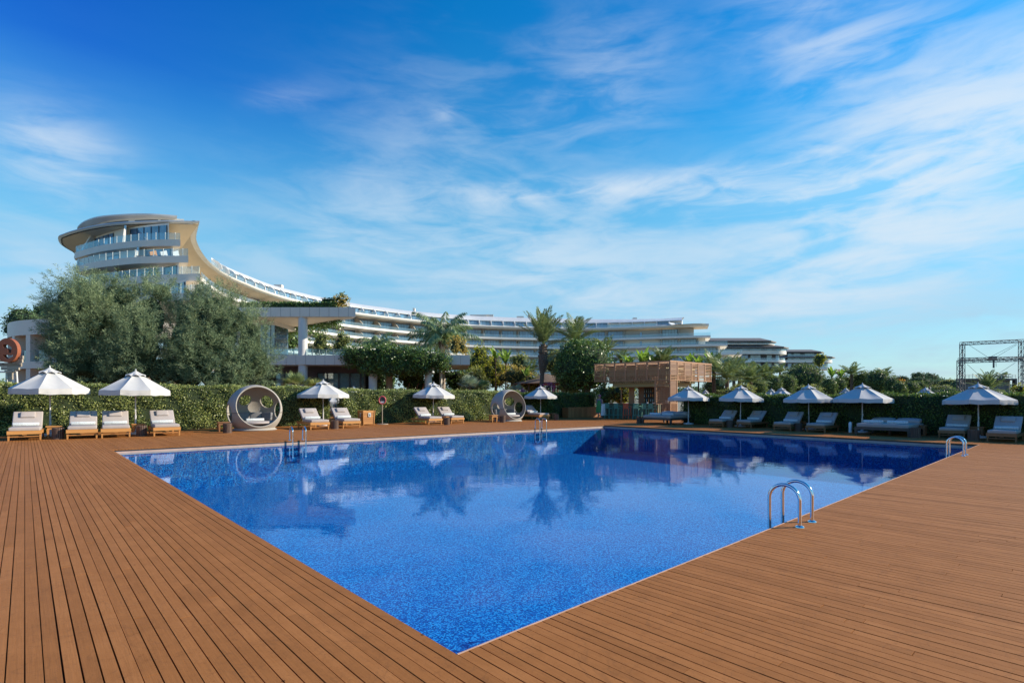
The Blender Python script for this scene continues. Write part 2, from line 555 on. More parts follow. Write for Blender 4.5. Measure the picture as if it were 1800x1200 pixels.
    nt.links.new(mp0.outputs[0], vor.inputs['Vector'])
    kn = ramp(nt, vor.outputs['Distance'], [(0.024, (0.10, 0.08, 0.07)), (0.040, (1, 1, 1))])
    mul2 = nd(nt, 'ShaderNodeMix', data_type='RGBA', blend_type='MULTIPLY'); mul2.inputs[0].default_value = 0.85
    nt.links.new(mul.outputs[2], mul2.inputs[6]); nt.links.new(kn.outputs[0], mul2.inputs[7])
    # hairline scratches and greyed traffic marks that run across the boards
    wvn = nd(nt, 'ShaderNodeTexNoise', i_Scale=1.6, i_Detail=3, i_Roughness=0.5, i_Distortion=3.5)
    nt.links.new(mp0.outputs[0], wvn.inputs['Vector'])
    scr = ramp(nt, wvn.outputs['Fac'], [(0.485, (0, 0, 0)), (0.499, (1, 1, 1)), (0.501, (1, 1, 1)), (0.515, (0, 0, 0))])
    fine = nd(nt, 'ShaderNodeTexNoise', i_Scale=60, i_Detail=4, i_Roughness=0.7); nt.links.new(mp0.outputs[0], fine.inputs['Vector'])
    sf = nd(nt, 'ShaderNodeMath', operation='MULTIPLY'); nt.links.new(scr.outputs[0], sf.inputs[0]); nt.links.new(fine.outputs['Fac'], sf.inputs[1])
    sf2 = nd(nt, 'ShaderNodeMath', operation='MULTIPLY'); sf2.inputs[1].default_value = 0.55; nt.links.new(sf.outputs[0], sf2.inputs[0])
    mul3 = nd(nt, 'ShaderNodeMix', data_type='RGBA'); nt.links.new(sf2.outputs[0], mul3.inputs[0]); nt.links.new(mul2.outputs[2], mul3.inputs[6]); mul3.inputs[7].default_value = (0.15, 0.065, 0.025, 1)
    spk = ramp(nt, fine.outputs['Fac'], [(0.27, (0.55, 0.5, 0.46)), (0.40, (1, 1, 1)), (0.66, (1, 1, 1)), (0.78, (1.15, 1.16, 1.18))])
    mul4 = nd(nt, 'ShaderNodeMix', data_type='RGBA', blend_type='MULTIPLY'); mul4.inputs[0].default_value = 1.0
    nt.links.new(mul3.outputs[2], mul4.inputs[6]); nt.links.new(spk.outputs[0], mul4.inputs[7])
    nt.links.new(mul4.outputs[2], bs.inputs['Base Color'])
    bs.inputs['Roughness'].default_value = 0.62
    bs.inputs['Specular IOR Level'].default_value = 0.12
    bp = nd(nt, 'ShaderNodeBump', i_Strength=0.35, i_Distance=0.004)
    nt.links.new(grain.outputs['Fac'], bp.inputs['Height']); nt.links.new(bp.outputs[0], bs.inputs['Normal'])
    o = np_mesh('pool_deck', V, Q, m)
    tag(o, kind='structure')


make_deck()

# ground sheet with a hole for the pool, reaching the horizon
gm_ = MB()
big = 2500
out = [(-big, -big), (big, -big), (big, big), (-big, big)]
ins = [PN - (PF - PN).normalized() * 0.6, PR + (PR - PL).normalized() * 0.6, PF + (PF - PN).normalized() * 0.6, PL - (PR - PL).normalized() * 0.6]
vs = [(x, y, -0.13) for x, y in out] + [(p.x, p.y, -0.13) for p in ins]
gm_.add(vs, [(0, 1, 5, 4), (1, 2, 6, 5), (2, 3, 7, 6), (3, 0, 4, 7)])
soil = simple('pale_bounce_ground', (0.26, 0.235, 0.165), 0.95, var=0.35, scale=0.15)  # colour paled on purpose to bounce fill light onto shaded facades
tag(gm_.build('ground', soil), kind='structure')

# pool basin of blue mosaic with a pale stone rim
pm = MB()
zb = -1.38
c = [PN, PR, PF, PL]
top = [(p.x, p.y, -0.16) for p in c]; bot = [(p.x, p.y, zb) for p in c]
pm.add(top + bot, [(4, 5, 6, 7)] + [(i, 4 + i, 4 + (i + 1) % 4, (i + 1) % 4) for i in range(4)])
tile, nt, bs = new_mat('blue_mosaic')
tc = nd(nt, 'ShaderNodeTexCoord')
mp0 = nd(nt, 'ShaderNodeMapping'); mp0.inputs['Rotation'].default_value = (0, 0, -math.atan2(D1.y, D1.x)); mp0.inputs['Scale'].default_value = (48, 48, 48)
nt.links.new(tc.outputs['Object'], mp0.inputs[0])
fl = nd(nt, 'ShaderNodeVectorMath', operation='FLOOR'); nt.links.new(mp0.outputs[0], fl.inputs[0])
wn = nd(nt, 'ShaderNodeTexWhiteNoise', noise_dimensions='3D'); nt.links.new(fl.outputs[0], wn.inputs['Vector'])
no = nd(nt, 'ShaderNodeTexNoise', i_Scale=0.42, i_Detail=3.0); nt.links.new(fl.outputs[0], no.inputs['Vector'])
ad = nd(nt, 'ShaderNodeMath', operation='MULTIPLY_ADD'); ad.inputs[1].default_value = 0.9
nt.links.new(no.outputs['Fac'], ad.inputs[0])
sb = nd(nt, 'ShaderNodeMath', operation='MULTIPLY_ADD'); sb.inputs[1].default_value = 0.95; sb.inputs[2].default_value = -0.40
nt.links.new(wn.outputs['Value'], sb.inputs[0]); nt.links.new(sb.outputs[0], ad.inputs[2])
rp = ramp(nt, ad.outputs[0], [(0.08, (0.0005, 0.022, 0.20)), (0.35, (0.001, 0.085, 0.38)), (0.6, (0.002, 0.165, 0.53)), (0.92, (0.035, 0.40, 0.80))])
fr = nd(nt, 'ShaderNodeVectorMath', operation='FRACTION'); nt.links.new(mp0.outputs[0], fr.inputs[0])
sx = nd(nt, 'ShaderNodeSeparateXYZ'); nt.links.new(fr.outputs[0], sx.inputs[0])
mn = nd(nt, 'ShaderNodeMath', operation='MINIMUM'); nt.links.new(sx.outputs[0], mn.inputs[0]); nt.links.new(sx.outputs[1], mn.inputs[1])
gt = nd(nt, 'ShaderNodeMath', operation='GREATER_THAN'); gt.inputs[1].default_value = 0.13; nt.links.new(mn.outputs[0], gt.inputs[0])
mx = nd(nt, 'ShaderNodeMix', data_type='RGBA'); nt.links.new(gt.outputs[0], mx.inputs[0])
mx.inputs[6].default_value = (0.02, 0.16, 0.42, 1); nt.links.new(rp.outputs[0], mx.inputs[7])
nt.links.new(mx.outputs[2], bs.inputs['Base Color']); bs.inputs['Roughness'].default_value = 0.5; bs.inputs['Specular IOR Level'].default_value = 0.0
tag(pm.build('pool_basin', tile), kind='structure')

rim = simple('pale_rim_stone', (0.50, 0.34, 0.265), 0.6, var=0.12, scale=4)
rm = MB()
cc = sum((p for p in c), Vector()) / 4
inn = [p + (cc - p).normalized() * 0.004 for p in c]
outp = [p + (p - cc).normalized() * 0.09 for p in c]
vs = [(p.x, p.y, -0.028) for p in inn] + [(p.x, p.y, -0.17) for p in inn] + [(p.x, p.y, -0.028) for p in outp] + [(p.x, p.y, -0.17) for p in outp]
fs = []
for i in range(4):
    j = (i + 1) % 4
    fs += [(i, 4 + i, 4 + j, j), (8 + i, i, j, 8 + j)]
rm.add(vs, fs)
# slim trim lath that closes the boards' ends along the near-right edge
nrm = Vector((-(PR - PN).y, (PR - PN).x, 0)).normalized()
a, b = PN + nrm * 0.001, PR + nrm * 0.001
rm.add([(a.x, a.y, -0.03), (b.x, b.y, -0.03), (b.x, b.y, 0.003), (a.x, a.y, 0.003)] +
       [((q + nrm * 0.010).x, (q + nrm * 0.010).y, z) for q, z in ((a, -0.03), (b, -0.03), (b, 0.003), (a, 0.003))],
       [(0, 1, 2, 3), (7, 6, 5, 4), (3, 2, 6, 7)])
tag(rm.build('pool_coping', rim), kind='structure')
jm = MB()  # black strip painted in for the shadow line under the deck overhang
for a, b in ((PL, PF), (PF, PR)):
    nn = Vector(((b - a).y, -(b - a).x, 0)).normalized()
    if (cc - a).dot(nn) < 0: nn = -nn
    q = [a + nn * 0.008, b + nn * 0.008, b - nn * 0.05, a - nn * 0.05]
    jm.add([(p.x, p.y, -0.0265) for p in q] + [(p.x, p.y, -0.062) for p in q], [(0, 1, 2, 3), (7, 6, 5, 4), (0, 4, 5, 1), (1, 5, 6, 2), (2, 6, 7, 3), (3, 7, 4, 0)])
tag(jm.build('pool_edge_shadow_strip', M['black']), kind='structure')

# water
wm = MB()
wm.add([(p.x, p.y, WATER_Z) for p in c], [(0, 1, 2, 3)])
water, nt, bs = new_mat('pool_water')
out = nt.nodes['Material Output']
tc = nd(nt, 'ShaderNodeTexCoord')
n1 = nd(nt, 'ShaderNodeTexNoise', i_Scale=1.1, i_Detail=2.0, i_Roughness=0.5); nt.links.new(tc.outputs['Object'], n1.inputs['Vector'])
mpw = nd(nt, 'ShaderNodeMapping'); mpw.inputs['Scale'].default_value = (1, 1.6, 1); mpw.inputs['Rotation'].default_value = (0, 0, R(25))
nt.links.new(tc.outputs['Object'], mpw.inputs[0])
n2 = nd(nt, 'ShaderNodeTexNoise', i_Scale=7.0, i_Detail=3.0, i_Roughness=0.55); nt.links.new(mpw.outputs[0], n2.inputs['Vector'])
ms = nd(nt, 'ShaderNodeMath', operation='MULTIPLY_ADD'); ms.inputs[1].default_value = 0.16
nt.links.new(n2.outputs['Fac'], ms.inputs[0]); nt.links.new(n1.outputs['Fac'], ms.inputs[2])
bp = nd(nt, 'ShaderNodeBump', i_Strength=0.16, i_Distance=0.02); nt.links.new(ms.outputs[0], bp.inputs['Height'])
tr = nd(nt, 'ShaderNodeBsdfTransparent'); tr.inputs[0].default_value = (0.80, 0.93, 1.0, 1)
gl = nd(nt, 'ShaderNodeBsdfGlossy', i_Roughness=0.012); gl.inputs[0].default_value = (0.72, 0.86, 1.0, 1); nt.links.new(bp.outputs[0], gl.inputs['Normal'])
lw = nd(nt, 'ShaderNodeLayerWeight', i_Blend=0.5); nt.links.new(bp.outputs[0], lw.inputs['Normal'])
pw = nd(nt, 'ShaderNodeMath', operation='POWER'); pw.inputs[1].default_value = 5.0; nt.links.new(lw.outputs['Facing'], pw.inputs[0])
fr = nd(nt, 'ShaderNodeMath', operation='MULTIPLY_ADD'); fr.inputs[1].default_value = 0.80; fr.inputs[2].default_value = 0.02; nt.links.new(pw.outputs[0], fr.inputs[0])
mx = nd(nt, 'ShaderNodeMixShader'); nt.links.new(fr.outputs[0], mx.inputs[0]); nt.links.new(tr.outputs[0], mx.inputs[1]); nt.links.new(gl.outputs[0], mx.inputs[2])
nt.links.new(mx.outputs[0], out.inputs['Surface'])
tag(wm.build('pool_water', water), kind='structure')


# ------------------------------------------------------------------ leaves
def leaf_cards(C, D, S, Lg, Wd):
    """diamond leaves: base C, long axis D, side S, lengths and widths"""
    n = len(C)
    Lg = np.broadcast_to(np.asarray(Lg, float).reshape(-1, 1), (n, 1)); Wd = np.broadcast_to(np.asarray(Wd, float).reshape(-1, 1), (n, 1))
    V = np.empty((n, 4, 3))
    V[:, 0] = C; V[:, 2] = C + D * Lg
    mid = C + D * Lg * 0.5
    V[:, 1] = mid + S * Wd * 0.5; V[:, 3] = mid - S * Wd * 0.5
    return V.reshape(-1, 3)


def quads(n): return np.arange(n * 4, dtype=np.int32).reshape(n, 4)


def unit(a): return a / np.maximum(np.linalg.norm(a, axis=1, keepdims=True), 1e-9)


def rand_leaves(C, N, size, width=0.55, out=0.6, up=0.2, var=0.35):
    """leaves at points C whose blades look roughly along N"""
    n = len(C)
    rnd = unit(RNG.normal(size=(n, 3)))
    nn = unit(N * 1.0 + rnd * 1.15)
    D = unit(np.cross(nn, unit(RNG.normal(size=(n, 3)))) + N * out * 0.4 + np.array([0, 0, up]))
    S = unit(np.cross(nn, D))
    Lg = size * (1 + var * RNG.uniform(-1, 1, n))
    return leaf_cards(C, D, S, Lg, Lg * width)


HEDGE_SUN = leafy('hedge_leaf_sunlit', (0.044, 0.085, 0.018), (0.48, 0.52, 0.175), 0.3, 0.38, patch=0.45, pscale=0.9, gloss=0.5)  # lit copy of the hedge leaf: sunlight put into its brighter colour
HEDGE_SHADED = leafy('hedge_leaf_shaded', (0.028, 0.065, 0.018), (0.19, 0.26, 0.055), 0.3, 0.4, patch=0.4, pscale=0.9, gloss=0.4)  # shaded copy of the hedge leaf: shade put into its darker colour
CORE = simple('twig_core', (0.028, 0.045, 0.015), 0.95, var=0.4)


def hedge(name, a, b, height, thick, mat, dens, size, label, group=None):
    """clipped hedge from a to b (front foot line); its body lies to the left of a->b"""
    a, b = Vector(a), Vector(b)
    d = (b - a); ln = d.length; d.normalize()
    n = Vector((d.y, -d.x, 0))           # front normal
    root = empty(name, ((a + b) / 2))
    rz = math.atan2(d.y, d.x); root.rotation_euler[2] = rz
    # local frame: x along, -y front
    m = MB()
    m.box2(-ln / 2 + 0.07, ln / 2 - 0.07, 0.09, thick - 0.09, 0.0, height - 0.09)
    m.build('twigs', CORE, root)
    nf = int(ln * height * dens); nt_ = int(ln * thick * dens * 0.9); ne = int(thick * height * dens)
    pts, nor = [], []
    x = RNG.uniform(-ln / 2, ln / 2, nf); z = RNG.uniform(0.02, height, nf)
    wob = 0.07 * np.sin(x * 1.7 + 2 * np.sin(z * 2.3)) + 0.06 * np.sin(x * 5.1 + z * 4)
    pts.append(np.c_[x, RNG.uniform(-0.02, 0.09, nf) + wob, z]); nor.append(np.tile([0, -1, 0.25], (nf, 1)))
    x = RNG.uniform(-ln / 2, ln / 2, nt_); y = RNG.uniform(0, thick, nt_)
    pts.append(np.c_[x, y, height + RNG.uniform(-0.09, 0.02, nt_) + 0.045 * np.sin(x * 2.1 + 1) + 0.04 * np.sin(x * 6.3 + y * 3)]); nor.append(np.tile([0, -0.2, 1], (nt_, 1)))
    for sx in (-1, 1):
        y = RNG.uniform(0, thick, ne); z = RNG.uniform(0.02, height, ne)
        pts.append(np.c_[sx * ln / 2 + RNG.uniform(-0.08, 0.03, ne), y, z]); nor.append(np.tile([sx, 0, 0.2], (ne, 1)))
    nb = nf // 4
    pts.append(np.c_[RNG.uniform(-ln / 2, ln / 2, nb), thick + RNG.uniform(-0.06, 0.03, nb), RNG.uniform(0.02, height, nb)]); nor.append(np.tile([0, 1, 0.2], (nb, 1)))
    sprig = int(ln * 16)
    x = RNG.uniform(-ln / 2, ln / 2, sprig); y = RNG.uniform(0, thick, sprig)
    pts.append(np.c_[x, y, height + RNG.uniform(0.0, 0.4, sprig) ** 2 * 1.3]); nor.append(np.tile([0, -0.5, 1], (sprig, 1)))
    C = np.concatenate(pts); N = np.concatenate(nor).astype(float)
    V = rand_leaves(C, unit(N), size)
    np_mesh('foliage', V, quads(len(C)), mat, root)
    tag(root, label, 'hedge', group)
    return root


def hedge_left(px):
    """foot of the left hedge seen at photo column px"""
    p0, p1 = G(0, 764.3), G(760, 741.0)
    k = (px - 900) / F
    # (p0 + t d).x = k (p0 + t d).y
    d = p1 - p0
    t = (k * p0.y - p0.x) / (d.x - k * d.y)
    return p0 + d * t


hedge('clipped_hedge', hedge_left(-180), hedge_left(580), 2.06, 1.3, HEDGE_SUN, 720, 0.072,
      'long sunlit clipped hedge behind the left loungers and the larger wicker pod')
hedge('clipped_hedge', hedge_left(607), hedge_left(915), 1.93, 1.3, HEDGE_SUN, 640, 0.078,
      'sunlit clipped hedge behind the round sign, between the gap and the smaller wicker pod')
hedge('clipped_hedge', hedge_left(918), hedge_left(1048) , 1.80, 1.2, HEDGE_SHADED, 520, 0.085,
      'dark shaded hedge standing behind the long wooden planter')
HR0, HR1 = G(1797, 773) + NR * 0.45, G(1243, 746.5) + NR * 0.45
hdv = (HR1 - HR0).normalized()


def hedge_right(px):
    k = (px - 900) / F
    d = HR1 - HR0
    t = (k * HR0.y - HR0.x) / (d.x - k * d.y)
    return HR0 + d * t


hedge('clipped_hedge', hedge_right(1198), hedge_right(2150), 1.66, 1.2, HEDGE_SHADED, 640, 0.075,
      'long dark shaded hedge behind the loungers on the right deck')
# ------------------------------------------------------------------ loungers, towels, tables, bins
def make_lounger(tm):
    root = empty('sun_lounger')
    Wd, Lg = 0.86, 2.05
    m = MB()
    for sx in (-1, 1):
        m.box2(sx * Wd / 2 - 0.025, sx * Wd / 2 + 0.025, 0.03, Lg, 0.22, 0.34)
    m.box2(-Wd / 2 - 0.027, Wd / 2 + 0.027, -0.01, 0.03, 0.218, 0.343)
    m.box2(-Wd / 2 + 0.026, Wd / 2 - 0.026, Lg - 0.05, Lg - 0.01, 0.22, 0.335)
    for k in range(12):
        y = 0.1 + k * 0.155
        m.box2(-Wd / 2 + 0.026, Wd / 2 - 0.026, y, y + 0.09, 0.30, 0.325)
    m.box2(-Wd / 2 + 0.03, Wd / 2 - 0.03, 0.06, 0.09, 0.12, 0.16)
    m.box2(-0.06, 0.06, -0.004, 0.026, 0.195, 0.217)
    m.build('frame', tm, root)
    for sx, y in ((-1, 0.075), (1, 0.075), (-1, 1.82), (1, 1.82)):
        l = MB(); x = sx * (Wd / 2 - 0.012)
        l.taper((x, y + 0.01, 0.0), (x, y, 0.30), 0.022, 0.037)
        l.build('leg', tm, root)
    rbox('mattress', (Wd - 0.02, 1.28, 0.125), (0, 0.635, 0.40), 0.035, M['cushion'], root, puff=0.012)
    ang = R(40)
    hy, hz = 1.24, 0.42
    cs, sn = math.cos(ang), math.sin(ang)
    rbox('backrest', (Wd - 0.02, 0.80, 0.115), (0, hy + cs * 0.39 - sn * 0.03, hz + sn * 0.39 + cs * 0.03), 0.035, M['cushion'], root, rx=ang, puff=0.012)
    b = MB()
    b.box((0, hy + cs * 0.36 + sn * 0.045, hz + sn * 0.36 - cs * 0.045), (Wd - 0.08, 0.74, 0.03), rx=ang)
    for sx in (-1, 1):
        b.taper((sx * 0.3, hy + 0.62, 0.32), (sx * 0.3, hy + cs * 0.55, hz + sn * 0.55 - 0.06), 0.014, 0.014)
    b.build('backrest_board', tm, root)
    rbox('head_pillow', (0.43, 0.30, 0.105), (0.0, hy + cs * 0.55 - sn * 0.115, hz + sn * 0.55 + cs * 0.115), 0.04, M['cushion'], root, rx=ang, puff=0.012)
    return root


def make_towel():
    m = MB()
    n = 14
    # rolled towel: cylinder with a spiral end
    prof = []
    rr = 0.058
    m.tube([(-0.36, 0, rr), (-0.35, 0, rr), (0.35, 0, rr), (0.36, 0, rr)], [rr * 0.93, rr, rr, rr * 0.93], 16)
    for sx in (-1, 1):
        pts = [(sx * 0.362, math.cos(t) * (0.008 + 0.0032 * t), rr + math.sin(t) * (0.008 + 0.0032 * t)) for t in np.linspace(0, 14, 40)]
        m.tube(pts, 0.004, 4)
    m.tube([(-0.35, -0.04, 0.015), (0.35, -0.04, 0.015)], 0.012, 6)
    o = m.build('rolled_towel', M['towel'], smooth=50)
    return o


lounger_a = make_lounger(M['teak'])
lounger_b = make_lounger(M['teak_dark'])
towel_a = make_towel()
used = {}


def inst(proto, key=None):
    """first use hands out the prototype itself, later uses a copy with copied parts"""
    key = proto.name
    if key in used:
        return copy_tree(proto)
    used[key] = 1
    return proto


def place(o, p, rz, s=1.0):
    o.location = p; o.rotation_euler = (0, 0, rz)
    o.scale = (s, s, s) if isinstance(s, (int, float)) else s
    return o


def local(p, rz, x, y, z, s=1.0):
    c, sn = math.cos(rz), math.sin(rz)
    return Vector((p.x + s * (c * x - sn * y), p.y + s * (sn * x + c * y), p.z + s * z))


LG = 'sun loungers set out around the pool'
TG = 'rolled towels lying on the loungers'
LOUNG = [  # photo column, row of the front feet's middle, side, scale, label, towel label
    (43, 774, 'L', 1.0, 'beige cushioned teak lounger at the far left end of the sunlit hedge row', 'pale rolled towel on the leftmost lounger of the deck'),
    (144.5, 771, 'L', 1.0, 'beige cushioned teak lounger right beside the bin under the leftmost parasol', 'pale rolled towel on the lounger next to the leftmost slatted bin'),
    (204, 769, 'L', 1.0, 'beige cushioned teak lounger just left of the second parasol pole from the left', 'pale rolled towel on the lounger left of the second parasol pole'),
    (294, 766, 'L', 1.0, 'beige cushioned teak lounger between the second parasol pole and the larger wicker pod', 'pale rolled towel on the lounger nearest the left side of the larger wicker pod'),
    (563, 754.7, 'L', 1.0, 'beige cushioned teak lounger just right of the larger wicker pod', 'pale rolled towel on the lounger just right of the larger wicker pod'),
    (619, 752, 'L', 1.0, 'beige cushioned teak lounger next to the orange wooden crate bin', 'pale rolled towel on the lounger beside the orange crate bin'),
    (766, 746, 'L', 0.97, 'teak lounger with half shaded backrest left of the parasol beside the round sign', 'pale rolled towel on the lounger right after the round sign'),
    (805, 744, 'L', 0.97, 'teak lounger with pale sunlit backrest just left of the smaller wicker pod and its table', 'pale rolled towel on the lounger left of the smaller wicker pod'),
    (957, 738, 'L', 1.0, 'beige cushioned lounger half hidden directly behind the smaller wicker pod', 'pale rolled towel on the lounger half hidden by the smaller wicker pod'),
    (985, 733.5, 'L', 1.0, 'shaded lounger in front of the long wooden planter', 'rolled towel on the shaded lounger in front of the long planter'),
    (1258, 750.5, 'R', 0.86, 'grey shaded lounger left of the parasol with a bin at its right foot', 'grey rolled towel on the shaded lounger nearest the parasol with a round white foot'),
    (1307, 752, 'R', 0.86, 'grey shaded lounger below the second parasol of the dark hedge row', 'grey rolled towel on the lounger below the second parasol of the dark hedge row'),
    (1374, 757, 'R', 0.86, 'grey shaded lounger left of the third parasol pole along the dark hedge', 'grey rolled towel on the lounger left of the third parasol along the dark hedge'),
    (1433, 760, 'R', 0.86, 'grey shaded lounger between the third parasol pole and the small upright stand', 'grey rolled towel on the lounger beside the small upright stand'),
    (1672, 770.5, 'R', 0.86, 'grey shaded lounger left of the nearest parasol on the right deck', 'grey rolled towel on the lounger behind the small far right pool rail'),
    (1760, 777, 'R', 0.86, 'grey shaded lounger at the far right end of the deck with a sunlit corner', 'grey rolled towel on the rightmost lounger of the deck'),
]
for px, py, side, s, lab, tlab in LOUNG:
    p = G(px, py)
    rz = RZ_L if side == 'L' else RZ_R
    jit = R(random.uniform(-3, 3))
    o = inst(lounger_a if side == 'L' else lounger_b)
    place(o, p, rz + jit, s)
    tag(o, lab, 'sun lounger', LG)
    t = inst(towel_a)
    place(t, local(p, rz + jit, random.uniform(-0.04, 0.04), 1.13, 0.475, s), rz + jit + R(random.uniform(-3, 3)), s)
    tag(t, tlab, 'towel', TG)


def make_daybed():
    root = empty('double_daybed')
    m = MB(); W2, L2 = 1.9, 2.2
    for sx in (-1, 1): m.box2(sx * W2 / 2 - 0.04, sx * W2 / 2 + 0.04, 0.04, L2 - 0.04, 0.24, 0.34)
    m.box2(-W2 / 2 - 0.042, W2 / 2 + 0.042, 0, 0.05, 0.238, 0.343); m.box2(-W2 / 2 - 0.042, W2 / 2 + 0.042, L2 - 0.05, L2, 0.238, 0.343)
    m.box2(-W2 / 2 + 0.05, W2 / 2 - 0.05, 0.06, L2 - 0.06, 0.29, 0.335)
    m.build('frame', M['dark_wood'], root)
    for sx in (-1, 1):
        for y in (0.06, L2 - 0.06):
            l = MB(); l.taper((sx * (W2 / 2 - 0.01), y, 0), (sx * (W2 / 2 - 0.01), y, 0.3), 0.04, 0.055); l.build('leg', M['dark_wood'], root)
    l = MB(); l.taper((0, 1.1, 0), (0, 1.1, 0.29), 0.04, 0.05); l.build('leg', M['dark_wood'], root)
    rbox('mattress', (W2 - 0.04, L2 - 0.1, 0.16), (0, L2 / 2, 0.42), 0.05, M['cushion'], root, puff=0.02)
    for sx in (-1, 1):
        rbox('back_pillow', (0.88, 0.42, 0.17), (sx * 0.46, L2 - 0.3, 0.575), 0.07, M['cushion'], root, rx=R(12), puff=0.05)
    return root


db = make_daybed()
for px, py, s, lab in ((1153, 745.2, 1.0, 'wide dark framed double daybed in front of the slatted pool bar'),
                       (1549, 766, 0.95, 'wide dark framed double daybed between the small upright stand and a striped bin')):
    p = G(px, py)
    rz = RZ_R
    o = inst(db); place(o, p, rz, s); tag(o, lab, 'daybed', 'double daybeds on the right deck')
    for sx, wl in ((-0.45, 'left'), (0.42, 'right')):
        t = copy_tree(towel_a); t.rotation_euler = (0, 0, 0)
        place(t, local(p, rz, sx, 0.55, 0.515, s), rz, s)
        where = 'daybed before the pool bar' if px < 1300 else 'daybed beside the small upright stand'
        tag(t, 'grey rolled towel on the %s half of the %s' % (wl, where), 'towel', TG)


def make_table(mt):
    root = empty('side_table')
    m = MB(); m.box2(-0.24, 0.24, -0.2, 0.2, 0.40, 0.44); m.build('table_top', mt, root)
    a = MB()
    a.box2(-0.2, 0.2, -0.16, -0.135, 0.31, 0.40); a.box2(-0.2, 0.2, 0.135, 0.16, 0.31, 0.40)
    a.box2(-0.2, -0.175, -0.135, 0.135, 0.31, 0.40); a.box2(0.175, 0.2, -0.135, 0.135, 0.31, 0.40); a.build('apron', mt, root)
    for sx in (-1, 1):
        for sy in (-1, 1):
            l = MB(); l.taper((sx * 0.165, sy * 0.125, 0), (sx * 0.175, sy * 0.135, 0.315), 0.022, 0.042); l.build('leg', mt, root)
    return root


def make_bin(mt):
    root = empty('slatted_bin')
    m = MB()
    n = 18
    for k in range(n):
        a = 2 * math.pi * k / n
        m.box((0.165 * math.cos(a), 0.165 * math.sin(a), 0.215), (0.022, 0.042, 0.40), rz=a)
    m.build('slats', mt, root)
    i = MB(); i.lathe([(0.0, 0.03), (0.148, 0.03), (0.148, 0.38), (0.141, 0.38), (0.141, 0.05), (0.0, 0.05)], 20); i.build('liner', M['black'], root, smooth=40)
    r = MB(); r.lathe([(0.178, 0.0), (0.178, 0.022), (0.15, 0.022), (0.15, 0.0), (0.178, 0.0)], 20); r.build('base_ring', mt, root, smooth=40)
    return root


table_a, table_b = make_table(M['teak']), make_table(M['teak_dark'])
bin_a = make_bin(M['bin_wood'])
TBL = [(95, 768.5, 'L', 1.0, 'teak side table under the leftmost parasol'),
       (243, 763, 'L', 1.0, 'teak side table under the second parasol from the left'),
       (392, 758.5, 'D', 1.0, 'dark brown side table at the left side of the larger wicker pod'),
       (584, 750, 'L', 1.0, 'teak side table between the two loungers by the orange crate bin'),
       (787, 744, 'L', 0.95, 'teak side table between the two loungers under the parasol near the round sign'),
       (867, 741.5, 'L', 1.0, 'teak side table at the left side of the smaller wicker pod'),
       (972, 736, 'D', 0.95, 'dark side table between the two loungers beside the long planter'),
       (1294, 748.5, 'R', 0.86, 'brown side table between the two loungers of the parasol nearest the daybed by the bar'),
       (1412, 754.5, 'R', 0.86, 'brown side table under the third parasol along the dark hedge'),
       (1617, 765, 'R', 0.95, 'brown side table at the right end of the double daybed'),
       (1717, 769, 'R', 0.95, 'brown side table under the rightmost parasol')]
for px, py, k, s, lab in TBL:
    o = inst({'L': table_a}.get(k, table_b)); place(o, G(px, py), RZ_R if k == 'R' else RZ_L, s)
    tag(o, lab, 'side table', 'wooden side tables beside the loungers')
BINS = [(102, 771.5, 1.0, 'round dark slatted bin before the table under the leftmost parasol'),
        (249, 766, 1.0, 'round dark slatted bin before the table under the second parasol from the left'),
        (400, 760.5, 1.0, 'round dark slatted bin touching the left side of the larger wicker pod'),
        (588.5, 753.5, 1.0, 'round dark slatted bin between the two loungers by the orange crate bin'),
        (785.5, 746.5, 0.95, 'round dark slatted bin between the loungers right of the round sign'),
        (883.5, 742, 1.0, 'round dark slatted bin leaning by the smaller wicker pod'),
        (978, 738.2, 0.95, 'round dark slatted bin between the loungers next to the long planter'),
        (1124, 743.5, 0.95, 'small dark bin at the left end of the daybed by the bar'),
        (1282.5, 751, 0.86, 'brown slatted bin between the loungers nearest the white footed parasol'),
        (1403.5, 757.3, 0.86, 'dark slatted bin between the loungers of the third parasol along the dark hedge'),
        (1609.5, 769.2, 0.92, 'striped slatted bin at the right end of the double daybed'),
        (1711.5, 774.2, 0.92, 'dark slatted bin between the two loungers farthest right')]
for px, py, s, lab in BINS:
    o = inst(bin_a); place(o, G(px, py), random.uniform(0, 1), s)
    tag(o, lab, 'bin', 'round slatted bins beside the loungers')


